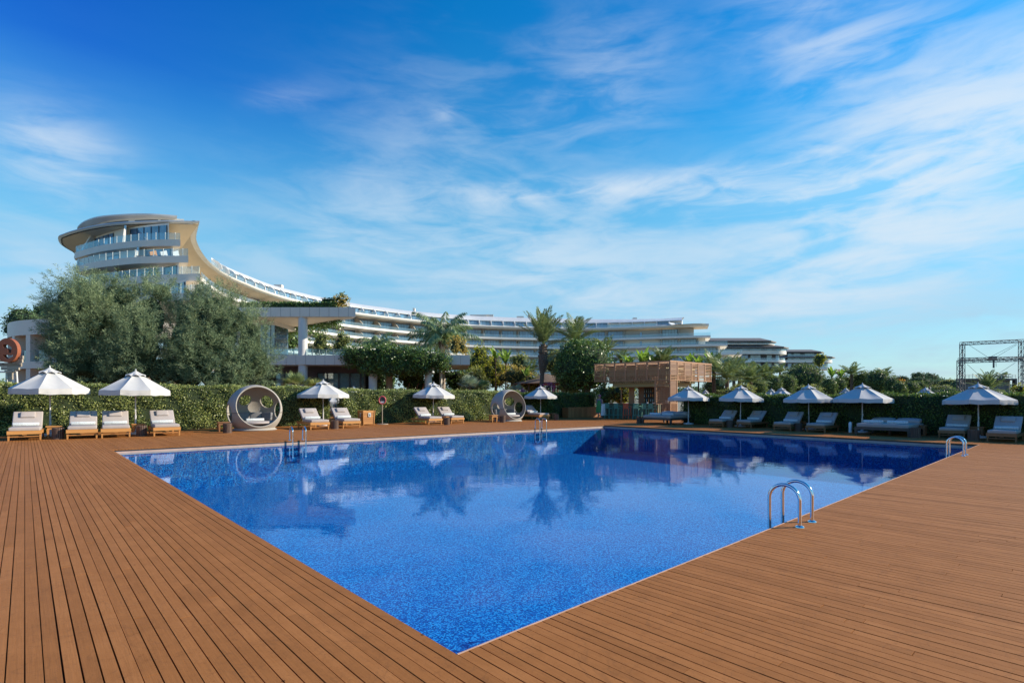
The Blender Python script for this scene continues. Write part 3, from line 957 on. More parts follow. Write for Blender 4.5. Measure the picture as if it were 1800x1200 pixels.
# ------------------------------------------------------------------ parasols
def make_parasol():
    root = empty('parasol')
    RR, ZR, ZT, ZV = 1.5, 1.90, 2.72, 1.68     # rim radius, rim, top, bottom of the valance
    n = 8
    V = MB()
    ns, nr = 8, 7
    rnd = random.Random(5)

    def rib(k): return 2 * math.pi * (k + 0.5) / n

    def surf(k, s, t):
        """panel k; s across 0..1; t from top ring 0 to rim 1"""
        a0, a1 = rib(k), rib(k + 1)
        r = 0.06 + (RR - 0.06) * t
        p0 = Vector((math.cos(a0), math.sin(a0), 0)) * r; p1 = Vector((math.cos(a1), math.sin(a1), 0)) * r
        p = p0.lerp(p1, s)
        z = ZT - 0.05 + (ZR - ZT + 0.05) * (t ** 0.94)
        z -= 0.05 * math.sin(math.pi * s) * math.sin(math.pi * min(1, t * 0.9)) + 0.008 * math.sin(s * 9 + k * 2.1 + t * 6) * t
        return Vector((p.x, p.y, z))
    for k in range(n):
        g = [[surf(k, i / ns, j / nr) for i in range(ns + 1)] for j in range(nr + 1)]
        vs = [q for row in g for q in row]
        w = ns + 1
        V.add(vs, [(j * w + i, (j + 1) * w + i, (j + 1) * w + i + 1, j * w + i + 1) for j in range(nr) for i in range(ns)])
    V.build('canopy', M['white_cloth'], root, smooth=24)
    W = MB()
    for k in range(n):
        top, mid, bot = [], [], []
        for i in range(ns + 1):
            p = surf(k, i / ns, 1.0)
            o = Vector((p.x, p.y, 0)).normalized()
            rip = 0.018 * math.sin(i / ns * math.pi * 5 + k * 1.7)
            top.append(p + o * 0.003); mid.append(p + o * (0.012 + rip * 0.5) - Vector((0, 0, 0.11)))
            bot.append(p + o * (0.010 + rip) - Vector((0, 0, 0.215 + 0.008 * math.sin(i * 1.3 + k))))
        W.strip(mid, top); W.strip(bot, mid)
    W.build('valance', M['white_cloth'], root, smooth=40)
    C = MB()
    for k in range(n):     # vent cap with scalloped lifted edge
        a0, a1 = rib(k), rib(k + 1)
        rows = []
        for t in (0.0, 0.5, 1.0):
            row = []
            for i in range(7):
                s = i / 6
                r = 0.02 + 0.42 * t
                p = Vector((math.cos(a0), math.sin(a0), 0)).lerp(Vector((math.cos(a1), math.sin(a1), 0)), s) * r
                z = ZT + 0.015 - 0.255 * t ** 1.0 + (0.075 * math.sin(math.pi * s) * t * t)
                row.append(Vector((p.x, p.y, z)))
            rows.append(row)
        C.strip(rows[1], rows[0]); C.strip(rows[2], rows[1])
    C.build('vent_cap', M['white_cloth'], root, smooth=24)
    p = MB(); p.tube([(0, 0, 0.04), (0, 0, ZT + 0.02)], 0.03, 12); p.lathe([(0.0, ZT + 0.10), (0.022, ZT + 0.085), (0.026, ZT + 0.03), (0.03, ZT)], 10)
    p.build('pole', M['white_paint'], root, smooth=40)
    s2 = MB(); s2.tube([(0, 0, 0.05), (0, 0, 0.78)], 0.042, 12); s2.tube([(0, 0, 0.78), (0, 0, 0.80)], 0.05, 12); s2.build('pole_sleeve', M['white_paint'], root, smooth=40)
    b = MB(); b.lathe([(0.0, 0.0), (0.36, 0.0), (0.375, 0.02), (0.375, 0.075), (0.35, 0.10), (0.10, 0.115), (0.07, 0.16), (0.0, 0.16)], 28); b.build('foot', M['white_paint'], root, smooth=35)
    h = MB(); h.box((0.0, -0.055, 1.0), (0.05, 0.05, 0.14)); h.tube([(0, -0.08, 1.0), (0, -0.12, 1.0), (0, -0.12, 0.93)], 0.008, 6); h.build('crank_box', M['white_paint'], root)
    st = MB()
    for k in range(n):
        a = rib(k); d = Vector((math.cos(a), math.sin(a), 0))
        st.tube([d * 0.05 + Vector((0, 0, ZT - 0.08)), d * (RR - 0.02) + Vector((0, 0, ZR - 0.02))], 0.011, 5)
        st.tube([d * 0.05 + Vector((0, 0, 1.78)), d * 0.75 + Vector((0, 0, ZR + 0.385))], 0.009, 5)
    st.tube([(0, 0, 1.74), (0, 0, 1.82)], 0.055, 12)
    st.build('ribs', M['white_paint'], root)
    return root


par = make_parasol()
PG = 'white parasols along the deck'
PARA = [(88.5, 642, 766, 145, 8, 'large white parasol with sunlit right side at the far left end of the deck'),
        (238, 648, 763, 130, 0, 'white parasol between the leftmost parasol and the larger wicker pod'),
        (568, 666, 748, 91, 12, 'white parasol over the two loungers beside the orange crate bin'),
        (761, 670.5, 742, 76, 4, 'white parasol over the two loungers between the round sign and the smaller wicker pod'),
        (950, 676.5, 736, 60, 0, 'small white parasol right behind the smaller wicker pod, below the date palm trunk'),
        (1210, 677, 745.5, 72, 20, 'white parasol with a round white foot in front of the pool bar corner'),
        (1301, 675.5, 749.5, 80, 6, 'white parasol of the dark hedge row with grey loungers and a brown bin'),
        (1422, 674, 755, 92, -4, 'white parasol overlapped at its right rim by the neighbouring parasol over the daybed'),
        (1515.5, 672, 760, 106, 17, 'white parasol over the double daybed on the right deck'),
        (1720, 671, 769.5, 134, 9, 'wide white parasol at the right end of the deck, below the truss frame')]
for px, yt, yb, wpx, rot, lab in PARA:
    p = G(px, yb); Y = p.y
    hgt = H + (HY - yt) * Y / F; rad = wpx * Y / F / 2 / math.hypot(1, p.x / p.y)
    o = inst(par)
    place(o, p, R(rot) - math.atan2(p.x, p.y), (rad / 1.47, rad / 1.47, hgt / 2.82))
    o.rotation_euler[0] = R(random.uniform(-1.3, 1.3)); o.rotation_euler[1] = R(random.uniform(-1.3, 1.3))
    tag(o, lab, 'parasol', PG)
# parasols of the garden beyond the hedges, seen over them
FARP = [(588, 690.5, 37, 40, 'white parasol standing in the gap between the two sunlit hedges'),
        (622, 677.5, 46, 44, 'white parasol top just over the hedge, right of the gap'),
        (670, 683.5, 56, 26, 'tiny white parasol top over the hedge between the first two white columns'),
        (692, 679.5, 52, 36, 'white parasol top over the hedge right of the beige column'),
        (716, 683.5, 62, 26, 'tiny white parasol top over the hedge left of the parasol by the round sign'),
        (830, 685.5, 58, 30, 'low white parasol top between the grey fan palm and the smaller wicker pod'),
        (855, 684.5, 62, 26, 'left one of three white parasol tops above the smaller wicker pod'),
        (872, 682.5, 55, 36, 'middle and largest of three white parasol tops above the smaller wicker pod'),
        (888.5, 684.5, 60, 26, 'right one of three white parasol tops above the smaller wicker pod'),
        (1240, 683.5, 44, 34, 'white parasol top over the dark hedge beside the pool bar'),
        (1272, 685, 52, 28, 'tiny white parasol top left of the second parasol of the dark hedge row'),
        (1356, 682, 50, 40, 'white parasol top partly behind its larger twin over the dark hedge'),
        (1374, 679.5, 42, 52, 'large white parasol top over the dark hedge left of the third parasol'),
        (1487, 680, 40, 44, 'white parasol top half hidden between two deck parasols over the dark hedge'),
        (1627, 679.5, 34, 68, 'wide white parasol top over the dark hedge right of the daybed'),
        ]
for px, yt, Y, wpx, lab in FARP:
    p = Vector(((px - 900) / F * Y, Y, 0))
    hgt = H + (HY - yt) * Y / F; rad = wpx * Y / F / 2 / math.hypot(1, p.x / p.y)
    o = copy_tree(par)
    place(o, p, random.uniform(0, 1.5), (rad / 1.47, rad / 1.47, hgt / 2.82))
    tag(o, lab, 'parasol', 'white parasols in the garden beyond the hedges')
# a lounger seen through the hedge gap
o = copy_tree(lounger_b); place(o, Vector(((598 - 900) / F * 36, 36, 0.25)), R(60), 1.0); tag(o, 'lounger standing beyond the hedges, seen through the gap', 'sun lounger', LG)


# ------------------------------------------------------------------ woven pods
def make_pod():
    root = empty('wicker_pod')
    Rr = 1.30; cz = 1.02
    opn = Vector((0.0, -0.965, 0.26)).normalized()       # the way the big opening looks (local -y is the pool side)
    tilt = opn.to_track_quat('Z', 'Y').to_matrix()
    bm = bmesh.new()
    seg, rings = 112, 64
    th0 = R(54)
    grid = []
    for i in range(rings + 1):
        th = th0 + (math.pi - 0.02 - th0) * i / rings
        grid.append([bm.verts.new(tilt @ Vector((math.sin(th) * math.cos(2 * math.pi * k / seg), math.sin(th) * math.sin(2 * math.pi * k / seg), math.cos(th)))) for k in range(seg)])
    for i in range(rings):
        for k in range(seg):
            bm.faces.new((grid[i][k], grid[i + 1][k], grid[i + 1][(k + 1) % seg], grid[i][(k + 1) % seg]))
    holes = [(Vector((0.67, 0.66, 0.35)).normalized(), R(16)), (Vector((-0.163, 0.897, 0.41)).normalized(), R(14)),
             (Vector((-0.975, -0.05, -0.12)).normalized(), R(20)), (Vector((0.97, 0.14, -0.02)).normalized(), R(19))]
    for hd, ha in holes:
        dead = [f for f in bm.faces if hd.angle(f.calc_center_median()) < ha]
        bmesh.ops.delete(bm, geom=dead, context='FACES')
        for v in bm.verts:
            if v.is_boundary and abs(hd.angle(v.co) - ha) < R(6):
                ax = hd.cross(v.co.normalized()).normalized()
                v.co = Matrix.Rotation(ha, 3, ax) @ hd
    dead = [f for f in bm.faces if f.calc_center_median().z < -0.80]
    bmesh.ops.delete(bm, geom=dead, context='FACES')
    for v in bm.verts:
        v.co = v.co * Rr + Vector((0, 0, cz))
        if v.co.z < 0.03: v.co.z = 0.03
    bmesh.ops.recalc_face_normals(bm, faces=bm.faces)
    me = bpy.data.meshes.new('shell'); bm.to_mesh(me); bm.free()
    sh = link('shell', me, M['wicker'], root, smooth=40)
    md = sh.modifiers.new('thick', 'SOLIDIFY'); md.thickness = 0.05; md.offset = -1
    b = MB()
    b.lathe([(0.0, 0.0), (1.02, 0.0), (1.05, 0.03), (0.95, 0.10), (0.88, 0.20), (0.80, 0.21), (0.0, 0.21)], 48)
    b.build('foot', M['wicker'], root, smooth=40)
    c = MB(); c.lathe([(0.0, 0.31), (0.86, 0.31), (0.95, 0.36), (0.95, 0.42), (0.88, 0.47), (0.0, 0.48)], 48, c=(0, 0.06, 0)); c.build('seat_cushion', M['cushion'], root, smooth=50)
    GREY = M.setdefault('grey_cushion', simple('grey_cushion', (0.2, 0.2, 0.21), 0.9, var=0.06, bump=0.2))
    for k, a in enumerate((-58, -20, 18, 56)):
        p = Vector((math.sin(R(a)) * 0.90, math.cos(R(a)) * 0.90 + 0.05, 0.68))
        o = rbox('back_cushion', (0.58, 0.16, 0.42), (0, 0, 0), 0.06, GREY, root, puff=0.0)
        o.location = p; o.rotation_euler = (R(-8), 0, -R(a))
    sm = MB()
    pts = [(math.cos(t) * 1.312 * 0.999, math.sin(t) * 1.312, cz - 0.12) for t in np.linspace(-1.0, math.pi + 1.0, 50)]
    pts = [(x * 0.996, y * 0.996, z) for x, y, z in pts if y > -1.0]
    sm.tube(pts, 0.012, 5); sm.build('seam', M['dark_wood'], root)
    return root


pod = make_pod()
pods = []
for px, yb, half, lab in ((448, 757.5, 49, 'larger round wicker pod daybed with holes, left of the two loungers by the crate bin'),
                          (893, 741, 31, 'smaller round wicker pod daybed seen from its side, in front of the sunlit hedge')):
    front = G(px, yb)
    s = half * (front.y + 1) / F / 1.30 / math.hypot(1, front.x / front.y)
    c = front + Vector((front.x, front.y, 0)).normalized() * 1.0 * s
    o = inst(pod)
    place(o, c, RZ_L, s)
    tag(o, lab, 'wicker pod', 'round wicker pods on the left deck')
    t = copy_tree(towel_a)
    place(t, local(c, RZ_L, -0.1, -0.45, 0.485, s), RZ_L, (s * 1.15,) * 3)
    tag(t, 'white rolled towel on the seat of the %s wicker pod' % ('larger' if px < 600 else 'smaller'), 'towel', TG)


# ------------------------------------------------------------------ pool ladders
def make_rails(gap, span, hgt):
    root = empty('pool_ladder')
    for sx in (-1, 1):
        m = MB()
        r = span / 2
        pts = [(sx * gap / 2, 0, 0.0), (sx * gap / 2, 0, hgt - r)]
        pts += [(sx * gap / 2, r - r * math.cos(t), hgt - r + r * math.sin(t)) for t in np.linspace(0.15, math.pi - 0.15, 15)]
        pts += [(sx * gap / 2, span, hgt - r), (sx * gap / 2, span, -0.7)]
        m.tube(pts, 0.0205, 14)
        ra = m.build('handrail', M['steel'], root, smooth=60)
        f = MB(); f.lathe([(0.0, 0.0), (0.052, 0.0), (0.050, 0.008), (0.028, 0.022), (0.0, 0.022)], 20, c=(sx * gap / 2, 0, 0.001)); f.build('flange', M['steel'], ra, smooth=40)
    for z in (-0.2, -0.42, -0.64):
        m = MB(); m.box((0, span, z), (gap, 0.07, 0.02)); m.build('rung', M['steel'], root)
    return root


ld = make_rails(0.40, 0.34, 0.475)
NRr = Vector((-(PR - PN).y, (PR - PN).x, 0)).normalized()
rz_near = math.atan2((PR - PN).y, (PR - PN).x)
mid = (G(1404.5, 926) + G(1428.5, 917)) / 2
place(inst(ld), mid, rz_near); tag(ld, 'shining steel pool ladder rails closest to the camera on the near right edge', 'pool ladder', 'steel pool ladders')
o = copy_tree(ld); place(o, (G(1693, 801) + G(1698.5, 799)) / 2, rz_near); tag(o, 'steel pool ladder rails near the far right corner of the pool', 'pool ladder', 'steel pool ladders')
for px, lab in ((524, 'thin steel pool ladder rails below the larger wicker pod and its neighbouring lounger'), (951.5, 'thin steel pool ladder rails below the smaller wicker pod')):
    k = (px - 900) / F
    t = (k * PL.y - PL.x) / (DL.x - k * DL.y)
    o = copy_tree(ld); place(o, PL + DL * t + NL * 0.2, RZ_L + math.pi, (1.12, 1.0, 1.0)); tag(o, lab, 'pool ladder', 'steel pool ladders')


# ------------------------------------------------------------------ crate bin, round sign, upright stand, planter
root = empty('crate_bin', G(644, 746.2), RZ_L)
m = MB()
for k in range(6):
    z = 0.05 + k * 0.125
    for sgn in (-1, 1):
        m.box((0, sgn * 0.33 * (0.9 + 0.02 * k), z + 0.06), (0.62 + 0.02 * k, 0.024, 0.118))
        m.box((sgn * 0.31 * (0.95 + 0.02 * k), 0, z + 0.06), (0.024, 0.56 + 0.02 * k, 0.118))
m.build('slat_wall', M['teak'], root)
m = MB()
for sx in (-1, 1):
    for sy in (-1, 1): m.taper((sx * 0.30, sy * 0.31, 0), (sx * 0.34, sy * 0.35, 0.81), 0.02, 0.02)
m.build('corner_posts', M['teak'], root)
m = MB(); m.box2(-0.28, 0.28, -0.27, 0.27, 0.05, 0.6); m.build('liner', M['black'], root)
for loc, rz in (((0.03, -0.362, 0.56), 0), ((-0.352, 0.0, 0.56), -math.pi / 2)):
    m = MB(); m.box((0, 0, 0), (0.15, 0.008, 0.22))
    p = m.build('placard', M['white_paint'], root); p.location = loc; p.rotation_euler = (0, 0, rz)
    d = MB(); pts = [(0.0, -0.006, 0.075)] + [(math.sin(t) * 0.045, -0.006, -0.03 + math.cos(t) * -0.0 - math.cos(math.pi - t) * 0.045) for t in np.linspace(0.7, 2 * math.pi - 0.7, 14)]
    d.add(pts, [tuple(range(len(pts)))])
    DARKTEAL = M.setdefault('teal_print', simple('teal_print', (0.02, 0.10, 0.11), 0.5))
    d.build('drop_symbol', DARKTEAL, p)
tag(root, 'orange wooden crate bin with small white placards beside the hedge gap', 'crate bin')

sp_ = G(672, 745.5)
root = empty('round_sign', sp_, 0.25)
sr = 6.7 * sp_.y / F; zc = H + (HY - 703) * sp_.y / F
PINK = simple('pink_rim', (0.52, 0.09, 0.10), 0.5); FACE = simple('sign_face', (0.045, 0.035, 0.04), 0.5)
m = MB(); m.tube([(math.cos(t) * sr * 0.86, 0, zc + math.sin(t) * sr * 0.98) for t in np.linspace(0, 2 * math.pi, 33)], 0.034, 8, cap=False); m.build('rim', PINK, root, smooth=60)
m = MB(); n = 32
ring = [(math.cos(2 * math.pi * k / n) * sr * 0.84, -0.008, zc + math.sin(2 * math.pi * k / n) * sr * 0.95) for k in range(n)]
m.add(ring + [(x, 0.012, z) for x, y, z in ring], [tuple(range(n)), tuple(range(2 * n - 1, n - 1, -1))]); m.build('face', FACE, root)
m = MB(); m.box((0, -0.014, zc - sr * 0.52), (sr * 0.9, 0.006, sr * 0.42)); m.build('white_plate', M['white_paint'], root)
m = MB(); m.tube([(0, 0.02, 0.03), (0, 0.02, zc - sr * 0.9)], 0.024, 10); m.build('post', M['weathered'], root)
m = MB(); m.lathe([(0, 0), (0.33, 0), (0.33, 0.035), (0.05, 0.05), (0, 0.05)], 28); m.build('foot', M['weathered'], root, smooth=35)
tag(root, 'round pink rimmed sign on a thin post in front of the sunlit hedge', 'sign')

sp_ = G(1495.5, 761)
root = empty('upright_stand', sp_, RZ_R - 0.3)
m = MB(); m.box2(-0.16, 0.16, -0.12, 0.12, 0, 0.025); m.build('foot', M['teak_dark'], root)
m = MB(); m.box2(-0.07, 0.07, 0.0, 0.03, 0.025, 0.48); m.build('back_board', M['teak_dark'], root)
m = MB(); m.tube([(0, -0.035, 0.03), (0, -0.035, 0.4), (0, -0.035, 0.46), (0, -0.03, 0.49)], [0.055, 0.06, 0.045, 0.01], 10); m.build('white_roll', M['white_towel'], root, smooth=50)
tag(root, 'small upright wooden stand holding a white roll left of the double daybed', 'stand')

a, b = G(985, 735), G(1047, 735.5)
a = hedge_left(986) - NL * 0.75; b = hedge_left(1047) - NL * 0.75
root = empty('long_planter', (a + b) / 2, math.atan2((b - a).y, (b - a).x))
ln = (b - a).length
m = MB(); x = -ln / 2
while x < ln / 2 - 0.05:
    m.box2(x + 0.004, x + 0.135, -0.02, 0.012, 0.04, 0.78); m.box2(x + 0.004, x + 0.135, 0.62, 0.65, 0.04, 0.78); x += 0.14
for sx in (-1, 1): m.box2(sx * ln / 2 - 0.02, sx * ln / 2 + 0.02, 0.014, 0.618, 0.04, 0.78)
m.build('plank_wall', M['planter_wood'], root)
m = MB(); m.box2(-ln / 2 - 0.02, ln / 2 + 0.02, -0.04, -0.021, 0.72, 0.80); m.box2(-ln / 2 + 0.03, ln / 2 - 0.03, 0.014, 0.6, 0.0, 0.7); m.build('rail', M['planter_wood'], root)
tag(root, 'long brown plank planter under the shaded hedge beside the bar', 'planter')
# ------------------------------------------------------------------ buildings
M['plaster'] = simple('plaster', (0.80, 0.73, 0.62), 0.7, var=0.05, scale=0.6, detail=6)
M['slab_white'] = simple('slab_white', (0.78, 0.75, 0.69), 0.6, var=0.05, scale=0.5, detail=6)
M['soffit'] = simple('soffit', (0.62, 0.52, 0.38), 0.7, var=0.04, scale=0.4)
M['roof_metal'] = simple('roof_metal', (0.62, 0.63, 0.62), 0.4, var=0.06, scale=0.5)
M['panel_grey'] = simple('panel_grey', (0.70, 0.63, 0.54), 0.5, var=0.05, scale=0.7)
M['facade_pier'] = simple('facade_pier', (0.50, 0.43, 0.34), 0.7, var=0.06)
M['frame_dark'] = simple('frame_dark', (0.05, 0.055, 0.06), 0.4)
M['charcoal'] = simple('charcoal', (0.055, 0.05, 0.055), 0.6, var=0.1)
M['roof_tile'] = simple('roof_tile', (0.16, 0.145, 0.135), 0.7, var=0.2, scale=3)
M['mauve_wall'] = simple('mauve_wall', (0.085, 0.07, 0.085), 0.7)


def window_glass(name, col, rough=0.06):
    m, nt, b = new_mat(name)
    tc = nd(nt, 'ShaderNodeTexCoord')
    no = nd(nt, 'ShaderNodeTexNoise', i_Scale=0.35, i_Detail=2)
    nt.links.new(tc.outputs['Object'], no.inputs['Vector'])
    rp = ramp(nt, no.outputs['Fac'], [(0.3, tuple(c * 0.55 for c in col)), (0.7, tuple(c * 1.3 for c in col))])
    nt.links.new(rp.outputs[0], b.inputs['Base Color'])
    b.inputs['Roughness'].default_value = rough
    b.inputs['Specular IOR Level'].default_value = 0.9
    b.inputs['IOR'].default_value = 1.7
    return m


M['win'] = window_glass('window_glass', (0.11, 0.22, 0.36))  # blue of the reflected sky is put into the base colour of the panes
M['win_light'] = window_glass('light_window_glass', (0.20, 0.31, 0.43))
M['win_pale'] = window_glass('curtained_glass', (0.20, 0.27, 0.27))
M['win_green'] = window_glass('green_glass', (0.045, 0.13, 0.075))
M['rail_glass'] = glass('rail_glass', (0.80, 0.92, 0.96), 0.08, 0.84)


class Path:
    """plan curve through points, sampled by arc length"""
    def __init__(s, pts, n=400):
        pts = [Vector((p[0], p[1], 0)) for p in pts]
        out = []
        for i in range(len(pts) - 1):
            p0 = pts[max(i - 1, 0)]; p1 = pts[i]; p2 = pts[i + 1]; p3 = pts[min(i + 2, len(pts) - 1)]
            for k in range(12):
                t = k / 12
                out.append(0.5 * ((2 * p1) + (p2 - p0) * t + (2 * p0 - 5 * p1 + 4 * p2 - p3) * t * t + (3 * p1 - p0 - 3 * p2 + p3) * t ** 3))
        out.append(pts[-1])
        s.p = out
        s.s = [0]
        for a, b in zip(out, out[1:]): s.s.append(s.s[-1] + (b - a).length)
        s.len = s.s[-1]

    def at(s, d):
        d = max(0, min(s.len, d))
        for i in range(len(s.s) - 1):
            if s.s[i + 1] >= d:
                t = (d - s.s[i]) / max(1e-9, s.s[i + 1] - s.s[i])
                return s.p[i].lerp(s.p[i + 1], t)
        return s.p[-1].copy()

    def tan(s, d): return (s.at(d + 0.5) - s.at(d - 0.5)).normalized()

    def nor(s, d):
        t = s.tan(d); return Vector((-t.y, t.x, 0))     # to the left of travel

    def col(s, px):
        """arc length where the curve crosses photo column px"""
        best = (1e9, 0)
        for q, d in zip(s.p, s.s):
            e = abs(900 + F * q.x / q.y - px)
            if e < best[0]: best = (e, d)
        return best[1]

    def sample(s, d0, d1, step):
        n = max(2, int(abs(d1 - d0) / step) + 1)
        return [d0 + (d1 - d0) * i / (n - 1) for i in range(n)]


def atz(px, py, z):
    Y = F * (z - H) / (HY - py)
    return Vector(((px - 900) / F * Y, Y, 0))


# ---- the long curved hotel: the concave edge of its roof brow, read at one constant height
ZL = 31.0
brow_px = [(350.8, 389.0), (345.0, 413.5), (346.5, 425), (353.5, 440), (364, 454.5), (377.5, 467), (394, 478.5), (412, 488), (430, 495.5), (460, 507.5), (497, 519.5), (536, 529.5),
           (580, 539.5), (626, 548), (686, 556), (747, 563), (815, 569), (860, 571.3), (945, 574), (1030, 575.3), (1100, 573.5), (1170, 570.5), (1215, 569), (1246, 568)]
brow = Path([atz(x, y, ZL) for x, y in brow_px])
hotel = empty('curved_hotel', (0, 150, 0))
hotel.location = (0, 0, 0)
tag(hotel, 'long curved white hotel with sweeping roof brow and rows of blue glazed balconies', 'hotel')
LEV = [26.3, 22.75, 19.2, 15.6, 12.0]          # tops of the balcony slabs
end = brow.len


def off(d):
    """how far the walls stand back behind the brow edge"""
    t = d / brow.len
    return 13.0 * (1 - t) ** 2.2 + 4.2


def wallpt(d, extra=0.0): return brow.at(d) + brow.nor(d) * (off(d) + extra)


ds = brow.sample(0, end, 2.0)
# brow: sculpted edge with soffit curving down to the wall
m = MB()
rows = []
def thk(d): return 0.28 + 0.72 * max(0.0, min(1.0, (d - 25) / 60))


for oo, z in ((0.9, 0.05), (0.12, -0.12), (0.0, -0.4), (0.25, -0.85), (0.9, -1.25)):
    rows.append([brow.at(d) + brow.nor(d) * oo + Vector((0, 0, ZL + z * thk(d))) for d in ds])
for a, b in zip(rows, rows[1:]): m.strip(a, b)
dlate = [d for d in ds if d >= 14]
m.strip([brow.at(d) + brow.nor(d) * (7.5 + 5 * (1 - d / end)) + Vector((0, 0, ZL + 0.25)) for d in dlate], [brow.at(d) + brow.nor(d) * 0.9 + Vector((0, 0, ZL + 0.05)) for d in dlate])
m.build('roof_brow', M['slab_white'], hotel, smooth=40)
m = MB()
dlate = [d for d in ds if d >= 22]
so = [brow.at(d) + brow.nor(d) * 0.9 + Vector((0, 0, ZL - 1.25 * thk(d))) for d in dlate]
sm_ = [wallpt(d, -off(d) * 0.45) + Vector((0, 0, ZL - 1.05)) for d in dlate]
si = [wallpt(d, 0.3) + Vector((0, 0, ZL - 1.75)) for d in dlate]
m.strip(so, sm_); m.strip(sm_, si)
m.build('soffit', M['soffit'], hotel, smooth=60)

# penthouse storey: glass set back on the brow, pale metal roof rolling up behind it
d_roof = brow.col(352) + 18
ridge_px = [(353.5, 441.7), (370, 454), (389.5, 466), (409, 474.5), (430, 483), (475, 500), (520, 512), (565, 522.5), (625, 533.5), (665, 539), (728, 547), (827, 554.8), (860, 556.3), (930, 558.7), (1060, 561), (1161, 560), (1204, 557.5)]
ridge = Path([atz(x, y, 35.4) for x, y in ridge_px])


def ridge_near(px): return ridge.at(ridge.col(px))


pxs = list(np.arange(372, 1204, 6.0))
eave = [brow.at(brow.col(x)).lerp(ridge_near(x), 0.34) for x in pxs]
foot = [brow.at(brow.col(x)).lerp(ridge_near(x), 0.40) for x in pxs]
m = MB()
ev = Vector((0, 0, 33.25))
rows = [[e + Vector((0, 0, 33.0)) for e in eave], [e + ev for e in eave]]
for t, z in ((0.35, 34.25), (0.7, 35.0), (1.0, 35.4), (1.9, 35.45)):
    rows.append([e.lerp(ridge_near(x), t) + Vector((0, 0, z)) for e, x in zip(eave, pxs)])
for a, b in zip(rows, rows[1:]): m.strip(a, b)
m.build('penthouse_roof', M['roof_metal'], hotel, smooth=50)
eP = Path([(q.x, q.y) for q in foot][::4] + [(foot[-1].x, foot[-1].y)])
nb = int(eP.len / 4.9)
for k in range(nb):
    d0, d1 = eP.len * k / nb + 0.25, eP.len * (k + 1) / nb - 0.25
    a, b = eP.at(d0), eP.at(d1)
    pxa = 900 + F * b.x / b.y
    if pxa > 1085 and not (1160 < pxa < 1190): continue
    w_ = MB(); up = Vector((0, 0, 1))
    w_.add([a + up * ZL, b + up * ZL, b + up * 33.1, a + up * 33.1], [(0, 1, 2, 3)])
    w_.mi = 1
    t = (b - a).normalized()
    for q in (0.33, 0.66):
        c0 = a.lerp(b, q) - Vector((t.y, -t.x, 0)) * -0.03
        w_.add([c0 - t * 0.05 + up * ZL, c0 + t * 0.05 + up * ZL, c0 + t * 0.05 + up * 33.1, c0 - t * 0.05 + up * 33.1], [(0, 1, 2, 3)])
    w_.build('penthouse_window', [M['win'] if k % 4 else M['win_light'], M['frame_dark']], hotel)
for k in range(nb + 1):       # curved fins between the bays
    d = eP.len * k / nb
    a = eP.at(d); t = eP.tan(d); n = Vector((t.y, -t.x, 0))
    pts = [(0, ZL), (2.3, ZL), (2.2, ZL + 0.9), (1.5, ZL + 1.7), (0.6, 33.2), (0, 33.2)]
    m = MB()
    vs = [a + n * o_ + t * 0.11 * sg + Vector((0, 0, z)) for sg in (-1, 1) for o_, z in pts]
    q = len(pts)
    m.add(vs, [tuple(range(q - 1, -1, -1)), tuple(range(q, 2 * q))] + [(i, (i + 1) % q, q + (i + 1) % q, q + i) for i in range(q)])
    m.build('penthouse_fin', M['slab_white'], hotel)
m = MB()
bw = [p_ + (q_ - p_) * 0.05 for p_, q_ in zip(foot, [ridge_near(x) for x in pxs])]
m.strip([q + Vector((0, 0, ZL)) for q in bw], [q + Vector((0, 0, 33.2)) for q in bw])
m.build('penthouse_wall', M['plaster'], hotel)
g_ = MB()
for d0, d1 in zip(pxs, pxs[1:]):
    if d0 > 1150: break
    a, b = brow.at(brow.col(d0)), brow.at(brow.col(d1))
    na = (ridge_near(d0) - a).normalized() * 1.0
    nb_ = (ridge_near(d1) - b).normalized() * 1.0
    g_.add([a + na + Vector((0, 0, ZL)), b + nb_ + Vector((0, 0, ZL)), b + nb_ + Vector((0, 0, ZL + 0.95)), a + na + Vector((0, 0, ZL + 0.95))], [(0, 1, 2, 3)])
g_.build('roof_terrace_railing', M['rail_glass'], hotel)

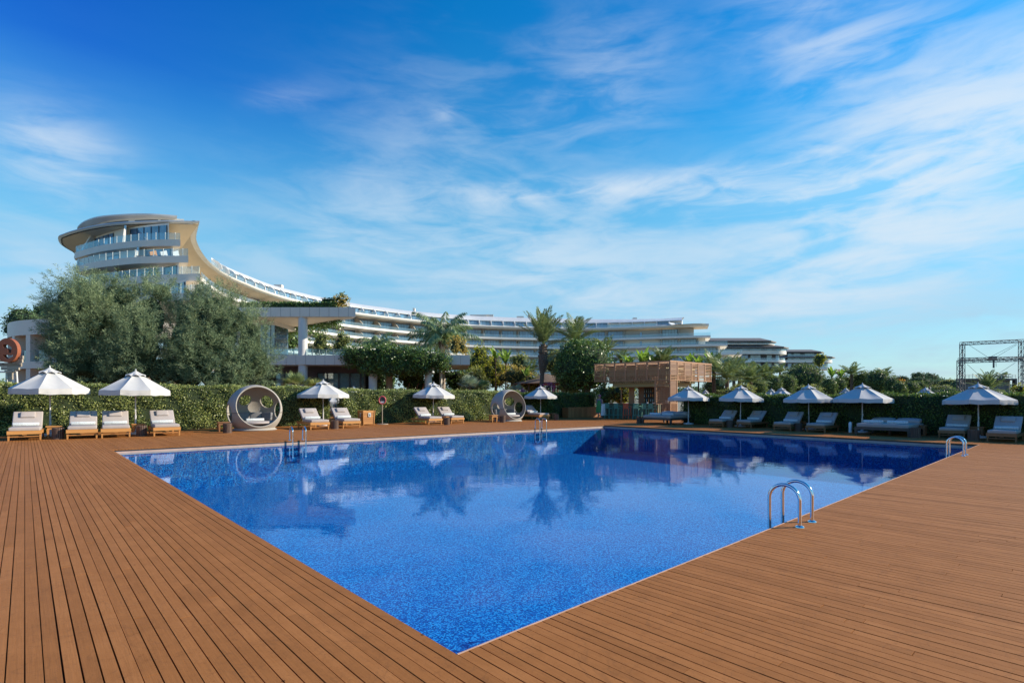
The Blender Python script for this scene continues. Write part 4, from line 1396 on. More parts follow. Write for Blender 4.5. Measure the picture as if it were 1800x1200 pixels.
# balcony floors along the curve
lev_end = [1250, 1279, 1305, 1322, 1330]
tailP = [atz(1250, 584.5, 26.3), atz(1279, 601.5, 22.75), atz(1305, 617.5, 19.2)]
ext = Path(list(brow.p[::10])[:-1] + [brow.p[-1]] + [Vector(((x - 900) / F * y, y, 0)) for x, y in ((1279, 209.5), (1305, 208.0), (1335, 206.0))])
win_count = 0
fin_count = 0
for li, zt in enumerate(LEV):
    d0 = brow.col(358) + (0 if li < 3 else 6)
    d1 = ext.col(lev_end[li])
    dd = ext.sample(d0, d1, 2.0)

    def ip(d, o_=0.0):
        n = ext.nor(d)
        e = off(min(d, end)) * (0.62 if li == 0 else 0.58)
        return ext.at(d) + n * (e + o_)
    m = MB()
    rows = [[ext.at(d) + ext.nor(d) * 16 + Vector((0, 0, zt)) for d in dd], [ext.at(d) + ext.nor(d) * 0.3 + Vector((0, 0, zt)) for d in dd],
            [ext.at(d) + ext.nor(d) * 0.3 + Vector((0, 0, zt - 0.75)) for d in dd], [ext.at(d) + ext.nor(d) * 0.9 + Vector((0, 0, zt - 1.0)) for d in dd],
            [ext.at(d) + ext.nor(d) * 16 + Vector((0, 0, zt - 0.95)) for d in dd]]
    for a, b in zip(rows, rows[1:]): m.strip(a, b)
    for e in (0, -1):
        m.add([r[e] for r in rows], [(0, 1, 2, 3, 4)])
    m.build('floor_slab', M['slab_white'], hotel, smooth=30)
    # glass balustrade
    g_ = MB()
    g_.strip([ext.at(d) + ext.nor(d) * 0.45 + Vector((0, 0, zt + 0.02)) for d in dd], [ext.at(d) + ext.nor(d) * 0.45 + Vector((0, 0, zt + 1.12)) for d in dd])
    g_.build('balcony_railing', M['rail_glass'], hotel)
    # wall plane
    top = (ZL - 1.5) if li == 0 else LEV[li - 1] - 0.96
    dw1 = d1 - 8 if li > 0 else ext.col(1219)
    dwl = ext.sample(d0, dw1, 2.0)
    m = MB()
    m.strip([ip(d) + Vector((0, 0, zt)) for d in dwl], [ip(d) + Vector((0, 0, top)) for d in dwl])
    e0 = ip(dw1)
    e1 = e0 * 1.05 + Vector((-1.5, 0, 0))
    m.add([e0 + Vector((0, 0, zt)), e1 + Vector((0, 0, zt)), e1 + Vector((0, 0, top)), e0 + Vector((0, 0, top))], [(0, 1, 2, 3)])
    m.build('wall', M['plaster'] if li else M['facade_pier'], hotel)
    bay = 7.3
    nbay = int((dw1 - d0) / bay)
    low = MB()
    fins = MB()
    for k in range(nbay + 1):
        da = d0 + k * bay
        n = ext.nor(da); t = ext.tan(da)
        a = ip(da)
        depth = (ip(da) - ext.at(da)).length - 0.55
        q = [(-0.02, zt), (-depth * 0.92, zt), (-depth * 0.92, zt + 1.1), (-depth * 0.25, top), (-0.02, top)]
        vs = [a + n * o_ + t * 0.16 * sg + Vector((0, 0, z)) for sg in (-1, 1) for o_, z in q]
        nq = len(q)
        px_here = 900 + F * a.x / a.y
        if not (1105 < px_here < 1160):
            fm = fins if (fin_count >= 88 or li >= 3) else MB()
            fm.add(vs, [tuple(range(nq - 1, -1, -1)), tuple(range(nq, 2 * nq))] + [(i, (i + 1) % nq, nq + (i + 1) % nq, nq + i) for i in range(nq)])
            if fm is not fins: fm.build('balcony_partition', M['facade_pier'], hotel); fin_count += 1
        if k == nbay: break
        w0, w1 = da + 0.75, da + bay - 0.55
        pxm = 900 + F * ip(da + bay / 2).x / ip(da + bay / 2).y
        if 1100 < pxm < 1160: continue
        a, b = ip(w0, -0.06), ip(w1, -0.06)
        tt = (b - a).normalized(); fr = Vector((tt.y, -tt.x, 0)) * 0.05
        wm_ = low if (win_count >= 92 or li >= 3) else MB()
        up = Vector((0, 0, 1)); zt2 = top - 0.25
        wm_.mi = 0
        wm_.add([a + up * (zt + 0.05), b + up * (zt + 0.05), b + up * zt2, a + up * zt2], [(0, 1, 2, 3)])
        wm_.mi = 1
        for qn in (0.0, 0.2, 0.4, 0.6, 0.8, 1.0):
            c0 = a.lerp(b, qn) + fr
            wm_.add([c0 - tt * 0.05 + up * zt, c0 + tt * 0.05 + up * zt, c0 + tt * 0.05 + up * zt2, c0 - tt * 0.05 + up * zt2], [(0, 1, 2, 3)])
        wm_.add([a + fr + up * zt2, b + fr + up * zt2, b + fr + up * (zt2 + 0.1), a + fr + up * (zt2 + 0.1)], [(0, 1, 2, 3)])
        cw = 0.06 + 0.05 * ((k * 7 + li * 3) % 5)
        cside = (k + li) % 2
        ca, cb_ = (a.lerp(b, 1 - cw), b) if cside else (a, a.lerp(b, cw))
        if wm_ is not low:
            wm_.mi = 2
            wm_.add([ca + fr * 0.5 + up * (zt + 0.08), cb_ + fr * 0.5 + up * (zt + 0.08), cb_ + fr * 0.5 + up * (zt2 - 0.05), ca + fr * 0.5 + up * (zt2 - 0.05)], [(0, 1, 2, 3)])
        if wm_ is not low:
            wm_.build('window', [(M['win'], M['win_light'], M['win'])[(k * 5 + li) % 3] if pxm < 1160 else M['win_pale'], M['frame_dark'], M['win_pale']], hotel); win_count += 1
    if fins.v: tag(fins.build('lower_partitions', M['facade_pier'], hotel), kind='stuff')
    if low.v:
        tag(low.build('lower_windows', [M['win'], M['frame_dark']], hotel), kind='stuff')
# slit windows in the blank white bay, and plant on the roof
for px, zt in ((1127, 26.3), (1127, 22.75)):
    d = ext.col(px)
    a = ext.at(d) + ext.nor(d) * (off(min(d, end)) * 0.6 - 0.3) + Vector((0, 0, zt + 0.2)); t = ext.tan(d)
    m = MB(); m.add([a - t * 0.35, a + t * 0.35, a + t * 0.35 + Vector((0, 0, 2.0)), a - t * 0.35 + Vector((0, 0, 2.0))], [(0, 1, 2, 3)])
    m.build('slit_window', M['win'], hotel)
for px, w0, h0 in ((842, 7, 0.8), (860, 3.5, 1.0), (918, 3, 0.8), (931, 1.0, 1.7), (1119, 1.6, 0.8), (489, 2.4, 0.9), (729, 0.8, 1.4)):
    a = ridge_near(px)
    nrm_ = Vector((a.x, a.y, 0)).normalized()
    m = MB(); m.box(a + nrm_ * 1.5 + Vector((0, 0, 35.4 + h0 / 2)), (w0, 1.5, h0)); m.build('roof_unit', M['panel_grey'], hotel)
# small overhanging roof at the far right end
m = MB()
tip = atz(1244, 567.5, ZL)
b0 = atz(1180, 572, ZL - 0.6); b1 = atz(1222, 575.5, ZL - 1.3); b2 = atz(1240, 566, ZL) + Vector((-4, 14, 0)); b3 = atz(1185, 565, ZL) + Vector((0, 8, 0))
m.add([b0 + Vector((0, 0, ZL - 0.3)), tip + Vector((0, 0, ZL + 0.05)), b2 + Vector((0, 0, ZL + 0.9)), b3 + Vector((0, 0, ZL + 0.9))], [(0, 1, 2, 3)])
m.build('end_roof', M['roof_metal'], hotel)
m = MB()
a = atz(1161, 561, 35.0); b = atz(1203, 558.5, 35.3); c_ = b + Vector((1, 12, 0)); d_ = a + Vector((0, 12, 0))
w_ = a + Vector((0, 1.5, 0)); w2 = atz(1198, 561, 34.5) + Vector((0, 1.5, 0))
m.add([a + Vector((0, 0, 34.9)), b + Vector((0, 0, 35.3)), c_ + Vector((0, 0, 35.3)), d_ + Vector((0, 0, 35)), a + Vector((0, 0, 35.2)), b + Vector((0, 0, 35.5)), c_ + Vector((0, 0, 35.5)), d_ + Vector((0, 0, 35.2))],
      [(3, 2, 1, 0), (4, 5, 6, 7), (0, 1, 5, 4), (1, 2, 6, 5), (2, 3, 7, 6), (3, 0, 4, 7)])
m.build('end_penthouse_roof', M['slab_white'], hotel)
m = MB()
m.prism([(w_.x - 14, w_.y), (w2.x, w2.y), (w2.x, w2.y + 8), (w_.x - 14, w_.y + 8)], ZL + 0.1, 34.85)
m.build('end_penthouse_wall', M['plaster'], hotel)

# ---- the rounded head of the hotel
def head_curve(pts, z): return [atz(x, y, z) for x, y in pts]


def round_pts(pts, n=6): return [Vector((q.x, q.y, 0)) for q in Path(pts).p[::max(1, 12 // n)]]


back = [Vector((-62, 106, 0)), Vector((-74, 128, 0)), Vector((-96, 128, 0)), Vector((-98, 118, 0))]
# roof brow over the head
fr = head_curve([(100, 424), (103.5, 416.5), (112, 411.5), (131.5, 405), (172, 396), (216.7, 391), (279.7, 388.6), (350.8, 389)], 30.9)
fr = [fr[0] + Vector((-3.2, 8, 0)), fr[0] + Vector((-0.9, 2.2, 0))] + fr[1:]
fp = round_pts([Vector((-96, 125, 0)), Vector((-92.8, 114, 0))] + fr)
inn = [brow.at(d) + brow.nor(d) * 0.9 for d in brow.sample(1.0, brow.col(377), 2.0)]
poly = fp + inn
cen = Vector((-72, 112, 0))
m = MB()
edge_top = [q + Vector((0, 0, ZL + 0.0)) for q in fp]
edge_mid = [q + (q - cen).normalized() * 0.12 + Vector((0, 0, ZL - 0.18)) for q in fp]
edge_bot = [q + (cen - q).normalized() * 0.25 + Vector((0, 0, ZL - 0.42)) for q in fp]
m.strip(edge_mid, edge_top); m.strip(edge_bot, edge_mid)
up_in = [q.lerp(cen, 0.12) + Vector((0, 0, ZL + 0.75)) for q in fp]
m.strip(edge_top, up_in)
flat = [q.lerp(cen, 0.5) + Vector((0, 0, ZL + 0.7)) for q in fp]
m.strip(up_in, flat)
m.build('head_roof_brow', M['roof_metal'], hotel, smooth=40)
m = MB()
# underside of the brow: sags towards the set-back walls
lo1 = [q.lerp(cen, 0.03) + Vector((0, 0, ZL - 0.43)) for q in fp] + [brow.at(d) + brow.nor(d) * 0.88 + Vector((0, 0, ZL - 1.25 * thk(d) + 0.02)) for d in brow.sample(1.0, brow.col(377), 2.0)]
lo2 = [q.lerp(cen, 0.4) + Vector((0, 0, ZL - 1.1)) for q in fp + inn]
lo3 = [q.lerp(cen, 0.85) + Vector((0, 0, ZL - 1.7)) for q in fp + inn]
m.strip(lo1, lo2); m.strip(lo2, lo3)
m.build('head_soffit', M['soffit'], hotel, smooth=60)
# floors of the head
HL = [(26.3, [(131.5, 446), (141, 441), (160, 435.5), (184, 430), (233, 423.6), (278.5, 421), (317, 421)], 4.6),
      (22.75, [(134, 468.5), (142, 466), (162, 461), (190, 456.6), (236.5, 451.6), (278.5, 450.2), (331, 449)], 4.2),
      (19.2, [(134, 501), (146, 498), (181.7, 492.5), (239, 486), (275, 483.2), (352, 480.5)], 4.0),
      (15.6, [(134, 534), (150, 530), (190, 523.5), (239, 518), (290, 516), (372, 513)], 4.0)]
for k, (zt, pts, setb) in enumerate(HL):
    raw = head_curve(pts, zt)
    fpth = round_pts([raw[0] + Vector((-2.6, 14, 0)), raw[0] + Vector((-1.0, 4.5, 0))] + raw)
    e = raw[-1]
    back_r = e * 1.2 + Vector((-1.2, 0, 0))
    poly = fpth + [back_r, Vector((-80, 122, 0))]
    m = MB(); m.prism([(q.x, q.y) for q in poly], zt - 1.02, zt)
    m.build('head_floor_slab', M['panel_grey'], hotel, smooth=35)
    # balustrade with slim posts
    inset = [q + (Vector((-72, 108, 0)) - q).normalized() * 0.25 for q in fpth[2:]]
    side = [inset[-1], inset[-1].lerp(back_r, 0.25), inset[-1].lerp(back_r, 0.5)]
    g_ = MB()
    g_.strip([q + Vector((0, 0, zt + 0.02)) for q in inset], [q + Vector((0, 0, zt + 1.1)) for q in inset])
    g_.strip([q + Vector((0, 0, zt + 0.02)) for q in side], [q + Vector((0, 0, zt + 1.1)) for q in side])
    g_.build('balcony_railing', M['rail_glass'], hotel)
    pth = Path([(q.x, q.y) for q in inset]); m = MB()
    for d in np.arange(0.2, pth.len, 1.55):
        q = pth.at(d); m.box(q + Vector((0, 0, zt + 0.58)), (0.07, 0.07, 1.16))
    m.build('railing_posts', M['slab_white'], hotel)
    # set-back walls and windows
    top = (ZL - 0.6) if k == 0 else HL[k - 1][0] - 1.021
    wl = [q + Vector((0.0, setb, 0)) for q in fpth[4:]]
    wend = [297, 303, 314, 327][k]
    Ye = wl[-1].y
    wl = [q for q in wl if 900 + F * q.x / q.y < wend - 6] + [Vector(((wend - 900) / F * Ye, Ye, 0))]
    wr = wl[-1] * 1.13 + Vector((-0.6, 0, 0))
    m = MB()
    m.strip([q + Vector((0, 0, zt)) for q in wl + [wr]], [q + Vector((0, 0, top)) for q in wl + [wr]])
    m.build('wall', M['plaster'], hotel)
    wp = Path([(q.x, q.y) for q in wl])
    spans = [[(168, 200), (230, 294)], [(190, 210), (258, 300)], [(170, 196), (212, 278), (290, 311)], [(180, 215), (252, 325)]][k]
    for (xa, xb) in spans:
        da, db_ = wp.col(xa), wp.col(xb)
        if abs(db_ - da) < 0.8: continue
        a, b = wp.at(da) + Vector((0, -0.08, 0)), wp.at(db_) + Vector((0, -0.08, 0))
        w_ = MB(); zz = top - 0.35
        dlist = wp.sample(da, db_, 1.5)
        w_.strip([wp.at(d) + Vector((0, -0.08, zt + 0.03)) for d in dlist], [wp.at(d) + Vector((0, -0.08, zz)) for d in dlist])
        w_.mi = 1
        nn = max(2, int((db_ - da) / 1.9) + 1)
        for i in range(nn + 1):
            q = wp.at(da + (db_ - da) * i / nn) + Vector((0, -0.14, (zt + zz) / 2)); w_.box(q, (0.11, 0.06, zz - zt - 0.04))
        w_.build('window', [[M['win'], M['win'], M['win_green'], M['win_pale']][k], M['frame_dark']], hotel)
    # slanting partition walls on the balconies
    for xa in ((142, 222), (168, 245), (158, 205), (200,))[k]:
        d = wp.col(xa); q = wp.at(d)
        fx = min(fpth, key=lambda r: abs((900 + F * r.x / r.y) - (xa - 8)))
        dirv = (fx - q); dep = dirv.length * 0.85; dirv.normalize(); t = Vector((-dirv.y, dirv.x, 0))
        qd = [(0, zt), (dep, zt), (dep, zt + 0.25), (dep * 0.3, top), (0, top)]
        vs = [q + dirv * o_ + t * 0.14 * sg + Vector((0, 0, z)) for sg in (-1, 1) for o_, z in qd]
        m = MB(); nq = 5
        m.add(vs, [tuple(range(nq - 1, -1, -1)), tuple(range(nq, 2 * nq))] + [(i, (i + 1) % nq, nq + (i + 1) % nq, nq + i) for i in range(nq)])
        m.build('balcony_partition', M['plaster'], hotel)
# cream wall that joins the head to the long curve behind the stepped balconies
jl = [Vector(((300 - 900) / F * 104, 104, 0)), Vector(((318 - 900) / F * 113, 113, 0)), Vector(((338 - 900) / F * 124, 124, 0)), Vector(((356 - 900) / F * 131, 131, 0)), Vector(((374 - 900) / F * 134, 134, 0))]
m = MB(); m.strip([q + Vector((0, 0, 10)) for q in jl], [q + Vector((0, 0, ZL - 0.9)) for q in jl]); m.build('joining_wall', M['soffit'], hotel, smooth=60)
# penthouse on the head
fpp = head_curve([(136, 402.5), (140, 394), (152, 386.5), (175, 379.8), (215, 376.3), (260, 375.2), (311.5, 378.5)], 36.6)
fpp = round_pts([fpp[0] + Vector((-1, 8, 0)), fpp[0] + Vector((-0.3, 2.5, 0))] + fpp)
poly = fpp + [fpp[-1] * 1.18 + Vector((-1.5, 0, 0)), Vector((-88, 128, 0))]
m = MB(); m.prism([(q.x, q.y) for q in poly], 36.36, 36.6); m.build('head_penthouse_roof', M['roof_metal'], hotel, smooth=35)
wl = [q + Vector((0.9, 1.7, 0)) for q in fpp[3:]]; wl[-1] = fpp[-1] * 1.016 + Vector((-0.6, 0, 0))
wr = wl[-1] * 1.12 + Vector((-0.8, 0, 0))
m = MB(); m.strip([q + Vector((0, 0, 31.2)) for q in wl + [wr]], [q + Vector((0, 0, 36.36)) for q in wl + [wr]]); m.build('wall', M['plaster'], hotel)
wp = Path([(q.x, q.y) for q in wl])
for xa, xb in ((180, 226), (237, 278), (283, 298)):
    dl = wp.sample(wp.col(xa), wp.col(xb), 1.5)
    m = MB(); m.strip([wp.at(d) + Vector((0, -0.06, 31.6)) for d in dl], [wp.at(d) + Vector((0, -0.06, 35.95)) for d in dl]); m.build('window', M['frame_dark'], hotel)
q = wl[0] + Vector((4.0, -3.2, 0)); m = MB(); m.tube([q + Vector((0, 0, 31.2)), q + Vector((0, 0, 36.2))], 0.22, 10); m.build('column', M['slab_white'], hotel)
# a wooden lounge seat and white chairs on the second balcony
for px, c in ((243, 'teak'), (262, 'white_paint'), (283, 'white_paint')):
    q = atz(px, 451, 22.75) + Vector((0, 2.0, 22.75))
    m = MB(); m.box(q + Vector((0, 0, 0.4)), (2.6, 1.6, 0.16)); m.box(q + Vector((0.9, 0, 0.85)), (0.2, 1.6, 1.0), rx=0.4)
    for dx in (-1, 1): m.box(q + Vector((dx, 0, 0.16)), (0.12, 1.2, 0.3))
    o = m.build('balcony_bench', M[c])
    tag(o, {243: 'wooden lounge seat on the second balcony of the hotel head', 262: 'white balcony chair right beside the wooden lounge seat', 283: 'white balcony chair farthest right on the second balcony of the hotel head'}[px], 'balcony seat')


# ------------------------------------------------------------------ terrace pavilion
TY = 48.0
pav = empty('terrace_pavilion', P(525, 699, TY).xy.to_3d())
pav.location = (0, 0, 0)
tag(pav, 'white two storey terrace pavilion with thin slabs and round columns', 'pavilion')


def zz(py, Y): return H + (HY - py) * Y / F


def xx(px, Y): return (px - 900) * Y / F


rc = Vector((xx(625, TY), TY, 0)); bc = Vector((xx(484, 57.8), 57.8, 0))
m = MB()
ztp, zbt = zz(540, TY), zz(556.5, TY)
m.prism([(xx(360, TY), TY), (rc.x, rc.y), (rc.x - 0.6, rc.y + 1.2), (bc.x, bc.y), (xx(360, TY) - 2, 59)], zbt, ztp)
m.build('roof_slab', M['panel_grey'], pav)
m = MB(); m.prism([(xx(362, TY), TY + 0.06), (rc.x - 0.35, rc.y + 0.06), (bc.x - 0.2, bc.y - 0.1), (xx(362, TY) - 2, 58.9)], zbt - 0.05, zbt - 0.003); m.build('roof_soffit', M['soffit'], pav)
m = MB()
for x in np.arange(xx(425, TY), rc.x, 0.87): m.box((x, TY - 0.004, (ztp + zbt) / 2), (0.014, 0.01, ztp - zbt - 0.02))
m.build('panel_joints', M['frame_dark'], pav)
tz1, tz0 = zz(624, TY), zz(641, TY)
m = MB(); m.prism([(xx(380, TY), TY), (xx(826, TY), TY), (xx(826, TY) * 1.19 - 0.3, TY + 9), (xx(380, TY), TY + 9)], tz0, tz1); m.build('terrace_slab', M['panel_grey'], pav)
m = MB()
for x in np.arange(xx(486, TY), xx(826, TY), 0.87): m.box((x, TY - 0.004, (tz1 + tz0) / 2), (0.014, 0.01, tz1 - tz0 - 0.02))
m.build('panel_joints', M['frame_dark'], pav)
for px, w0, ya, top in ((532.5, 15.5, TY + 0.45, zbt), ):
    m = MB(); m.lathe([(w0 * ya / F / 2, tz1), (w0 * ya / F / 2, top)], 32, c=(xx(px, ya), ya, 0)); m.build('column', M['white_paint'], pav, smooth=40)
M['beige_col'] = simple('beige_plaster', (0.45, 0.36, 0.29), 0.7, var=0.06)
for px, w0, ya, mt in ((532.5, 15.5, TY + 0.45, 'white_paint'), (655.5, 14.5, TY + 0.5, 'white_paint'), (684.5, 11.5, TY + 4.0, 'beige_col'), (753, 12.5, TY + 0.5, 'white_paint')):
    m = MB(); m.lathe([(w0 * ya / F / 2, -0.1), (w0 * ya / F / 2, tz0)], 32, c=(xx(px, ya), ya, 0)); m.build('column', M[mt], pav, smooth=40)
m = MB(); m.tube([(xx(775, TY + 2), TY + 2, -0.1), (xx(775, TY + 2), TY + 2, tz0)], 0.13, 12); m.build('drain_pipe', M['panel_grey'], pav, smooth=40)
# upper room
ya = TY + 2.2
m = MB(); m.box2(xx(360, ya), xx(483, ya), ya, ya + 6, zz(571, ya), zbt - 0.051); m.box2(xx(360, ya), xx(455, ya), ya + 0.05, ya + 6, tz1, zz(571, ya)); m.build('upper_wall', M['panel_grey'], pav)
for xa, xb in ((457, 466.5), (467.5, 475), (476, 482.5)):
    m = MB(); m.box2(xx(xa, ya), xx(xb, ya), ya + 0.06, ya + 0.1, tz1 + 0.05, zz(571.5, ya))
    m.mi = 1; m.box2(xx(xb, ya) - 0.0, xx(xb + 1, ya), ya + 0.03, ya + 0.12, tz1, zz(571.5, ya)); m.build('window', [M['win_pale'], M['frame_dark']], pav)
m = MB(); m.box2(xx(482.8, ya), xx(483.3, ya), ya + 0.12, ya + 3, tz1 + 0.05, zz(571.5, ya)); m.build('side_window', M['rail_glass'], pav)
# terrace balustrade
g_ = MB(); g_.box2(xx(480, TY), xx(610, TY), TY + 0.25, TY + 0.27, tz1, tz1 + 0.58); g_.build('glass_balustrade', M['rail_glass'], pav)
m = MB()
for px in (514, 547, 559, 571, 584): m.box((xx(px, TY), TY + 0.3, tz1 + 0.25), (0.07, 0.05, 0.5))
m.build('balustrade_posts', M['slab_white'], pav)
# ground floor
yg = TY + 2.6
m = MB(); m.box2(xx(380, yg), xx(640, yg), yg, yg + 5, zz(655.5, yg), tz0); m.build('dark_fascia', M['mauve_wall'], pav)
m = MB(); m.box2(xx(540, yg), xx(557, yg), yg - 0.02, yg + 4, -0.1, zz(655.5, yg)); m.build('ground_wall', M['mauve_wall'], pav)
xs = [484, 500, 516, 530, 541]; xs2 = [558, 575, 595, 614.5, 633, 640]
CURT = simple('curtain', (0.72, 0.78, 0.76), 0.9, var=0.15, scale=4, stretch=(8, 8, 0.4))
for xl in (xs, xs2):
    for a, b in zip(xl, xl[1:]):
        m = MB(); m.box2(xx(a, yg) + 0.05, xx(b, yg) - 0.05, yg + 0.08, yg + 0.11, 0.0, zz(656, yg)); m.mi = 1
        m.box2(xx(b, yg) - 0.05, xx(b, yg) + 0.05, yg + 0.02, yg + 0.16, 0.0, zz(656, yg)); o = m.build('window', [M['rail_glass'], M['frame_dark']], pav)
        c2 = MB()
        X = np.linspace(xx(a, yg) + 0.08, xx(b, yg) - 0.08, 25)
        c2.strip([(x, yg + 0.28 + 0.05 * math.sin(i * 2.1), 0.0) for i, x in enumerate(X)], [(x, yg + 0.28 + 0.05 * math.sin(i * 2.1), zz(656, yg)) for i, x in enumerate(X)])
        c2.build('curtain', CURT, o, smooth=80)
m = MB(); m.box2(xx(380, yg), xx(640, yg), yg + 4, yg + 4.2, -0.1, tz0); m.build('back_wall', M['charcoal'], pav)

# ------------------------------------------------------------------ round gallery building at the far left
gal = empty('round_gallery', (0, 0, 0))
tag(gal, 'round pale gallery building with tall openings at the left edge behind the tamarisks', 'building')
gc = Vector((-27.9, 41.5, 0)); gr = 8.2
zt_, zb_ = zz(574, 37), zz(598, 37)


def ring(m, r0, r1, z0, z1, a0=150, a1=330, n=40):
    A = [R(a0 + (a1 - a0) * i / n) for i in range(n + 1)]
    f0 = [(gc.x + r1 * math.cos(a), gc.y + r1 * math.sin(a), z0) for a in A]; f1 = [(x, y, z1) for x, y, z in f0]
    b0 = [(gc.x + r0 * math.cos(a), gc.y + r0 * math.sin(a), z0) for a in A]; b1 = [(x, y, z1) for x, y, z in b0]
    m.strip(f0, f1); m.strip(f1, b1); m.strip(b1, b0); m.strip(b0, f0)


m = MB(); ring(m, gr - 1.2, gr, zb_, zt_); m.build('parapet', M['panel_grey'], gal, smooth=40)
m = MB(); ring(m, gr - 3.5, gr, zz(652, 37), zz(641, 37)); m.build('floor_slab', M['panel_grey'], gal, smooth=40)
for a in np.arange(160, 325, 13.0):
    A = R(a); d = Vector((math.cos(A), math.sin(A), 0))
    m = MB(); m.box(gc + d * (gr - 0.75) + Vector((0, 0, (zb_ + zz(641, 37)) / 2)), (1.46, 0.42, zb_ - zz(641, 37) - 0.002), rz=A)
    m.box(gc + d * (gr - 0.75) + Vector((0, 0, zz(652, 37) / 2 - 0.07)), (1.46, 0.42, zz(652, 37) + 0.1), rz=A); m.build('pier', M['panel_grey'], gal)
    g_ = MB()
m = MB(); ring(m, gr - 4.2, gr - 4.0, -0.1, zb_, 150, 262); m.build('inner_wall', M['charcoal'], gal, smooth=40)
m = MB(); ring(m, 0.5, gr - 1.21, zb_ + 0.5, zb_ + 0.7); m.build('ceiling', M['panel_grey'], gal, smooth=40)
g_ = MB(); A = [R(165 + 150 * i / 40) for i in range(41)]
g_.strip([(gc.x + (gr - 0.3) * math.cos(a), gc.y + (gr - 0.3) * math.sin(a), zz(641, 37)) for a in A], [(gc.x + (gr - 0.3) * math.cos(a), gc.y + (gr - 0.3) * math.sin(a), zz(641, 37) + 0.75) for a in A])
g_.build('glass_balustrade', M['rail_glass'], gal)


# ------------------------------------------------------------------ dark roofed blocks beyond the hotel
def dark_block(name, label, Y, levels, roof):
    root = empty(name); root.location = (0, 0, 0)
    tag(root, label, 'building', 'dark roofed apartment blocks beyond the hotel')
    for k, (x0, x1, yt, yb, yw) in enumerate(levels):
        zt, zb2, zw = zz(yt, Y), zz(yb, Y), zz(yw, Y)
        rr = 7.0
        X0, X1 = xx(x0, Y), xx(x1, Y)
        poly = [(X0, Y + 14), (X0, Y)] + [(X1 - rr + rr * math.sin(t), Y + rr - rr * math.cos(t)) for t in np.linspace(0, math.pi / 2, 12)] + [(X1, Y + 14)]
        m = MB(); m.prism(poly, zb2, zt); m.build('floor_slab', M['slab_white'], root, smooth=35)
        ins = 2.2
        pl = [(X0, Y + 13.5), (X0, Y + ins)] + [(X1 - rr + (rr - ins) * math.sin(t), Y + rr - (rr - ins) * math.cos(t)) for t in np.linspace(0, math.pi / 2, 10)] + [(X1 - ins, Y + 13.5)]
        m = MB(); m.prism(pl, zt + 0.003, zw); m.build('wall', M['charcoal'], root, smooth=35)
        wpth = Path(pl[1:-1]); d = 1.0; kk = 0
        while d < wpth.len - 1.5:
            wl_ = 2.2 + (kk * 37 % 5) * 0.8
            e = min(d + wl_, wpth.len - 0.2)
            dl = wpth.sample(d, e, 0.8)
            m = MB(); m.strip([wpth.at(q) + Vector((wpth.tan(q).y, -wpth.tan(q).x, 0)) * 0.06 + Vector((0, 0, zt + 0.1)) for q in dl], [wpth.at(q) + Vector((wpth.tan(q).y, -wpth.tan(q).x, 0)) * 0.06 + Vector((0, 0, zw - 0.35)) for q in dl])
            m.build('window', M['win_pale'] if kk % 3 else M['win'], root)
            d = e + 1.2 + (kk % 3) * 1.6; kk += 1
        g_ = MB(); bp_ = [(p_[0] * 1.0, p_[1]) for p_ in poly[1:-1]]
        g_.strip([(x, y - 0.0 + 0.3, zt) for x, y in bp_], [(x, y + 0.3, zt + 1.0) for x, y in bp_]); g_.build('balcony_railing', M['rail_glass'], root)
    for (x0, x1, ye, yr, x2, x3, mt) in roof:
        ze, zr = zz(ye, Y), zz(yr, Y)
        e = [(xx(x0, Y), Y - 1.5), (xx(x1, Y) - 5, Y - 1.5), (xx(x1, Y), Y + 4), (xx(x1, Y), Y + 15), (xx(x0, Y), Y + 15)]
        r_ = [(xx(x2, Y), Y + 4.5), (xx(x3, Y) - 2, Y + 4.5), (xx(x3, Y), Y + 7), (xx(x3, Y), Y + 10), (xx(x2, Y), Y + 10)]
        m = MB()
        vs = [(x, y, ze - 0.5) for x, y in e] + [(x, y, ze) for x, y in e] + [(x, y, zr) for x, y in r_]
        m.add(vs, [(4, 3, 2, 1, 0), (10, 11, 12, 13, 14)] + [(i, (i + 1) % 5, 5 + (i + 1) % 5, 5 + i) for i in range(5)] + [(5 + i, 5 + (i + 1) % 5, 10 + (i + 1) % 5, 10 + i) for i in range(5)])
        m.build('roof', M['roof_tile'], root)


dark_block('apartment_block', 'dark roofed apartment block with white balcony bands right beside the hotel end', 240,
           [(1225, 1391, 632.5, 636, 622), (1225, 1393, 616, 622, 611.5), (1225, 1372, 604, 605.5, 598.5), (1225, 1390, 646, 650, 636)],
           [(1225, 1395, 609, 604.5, 1230, 1372), (1225, 1372, 600, 592.5, 1290, 1352)] and [(1225, 1395, 609.5, 604.2, 1230, 1375, 0), (1225, 1372.5, 599, 592, 1225, 1352, 0)])
dark_block('apartment_block', 'smaller dark roofed apartment block standing alone right of the bigger one', 310,
           [(1385, 1472, 632, 637, 627.5), (1385, 1472, 645, 649, 637), (1385, 1454, 625, 626.5, 618.5)],
           [(1380, 1475.5, 627, 622.5, 1384, 1458, 0), (1380, 1456, 618, 613, 1390, 1440, 0)])

# ------------------------------------------------------------------ stage truss at the right
TYs = 60.0
tr_ = empty('stage_truss'); tag(tr_, 'tall dark steel truss frame of an open air stage', 'truss frame')


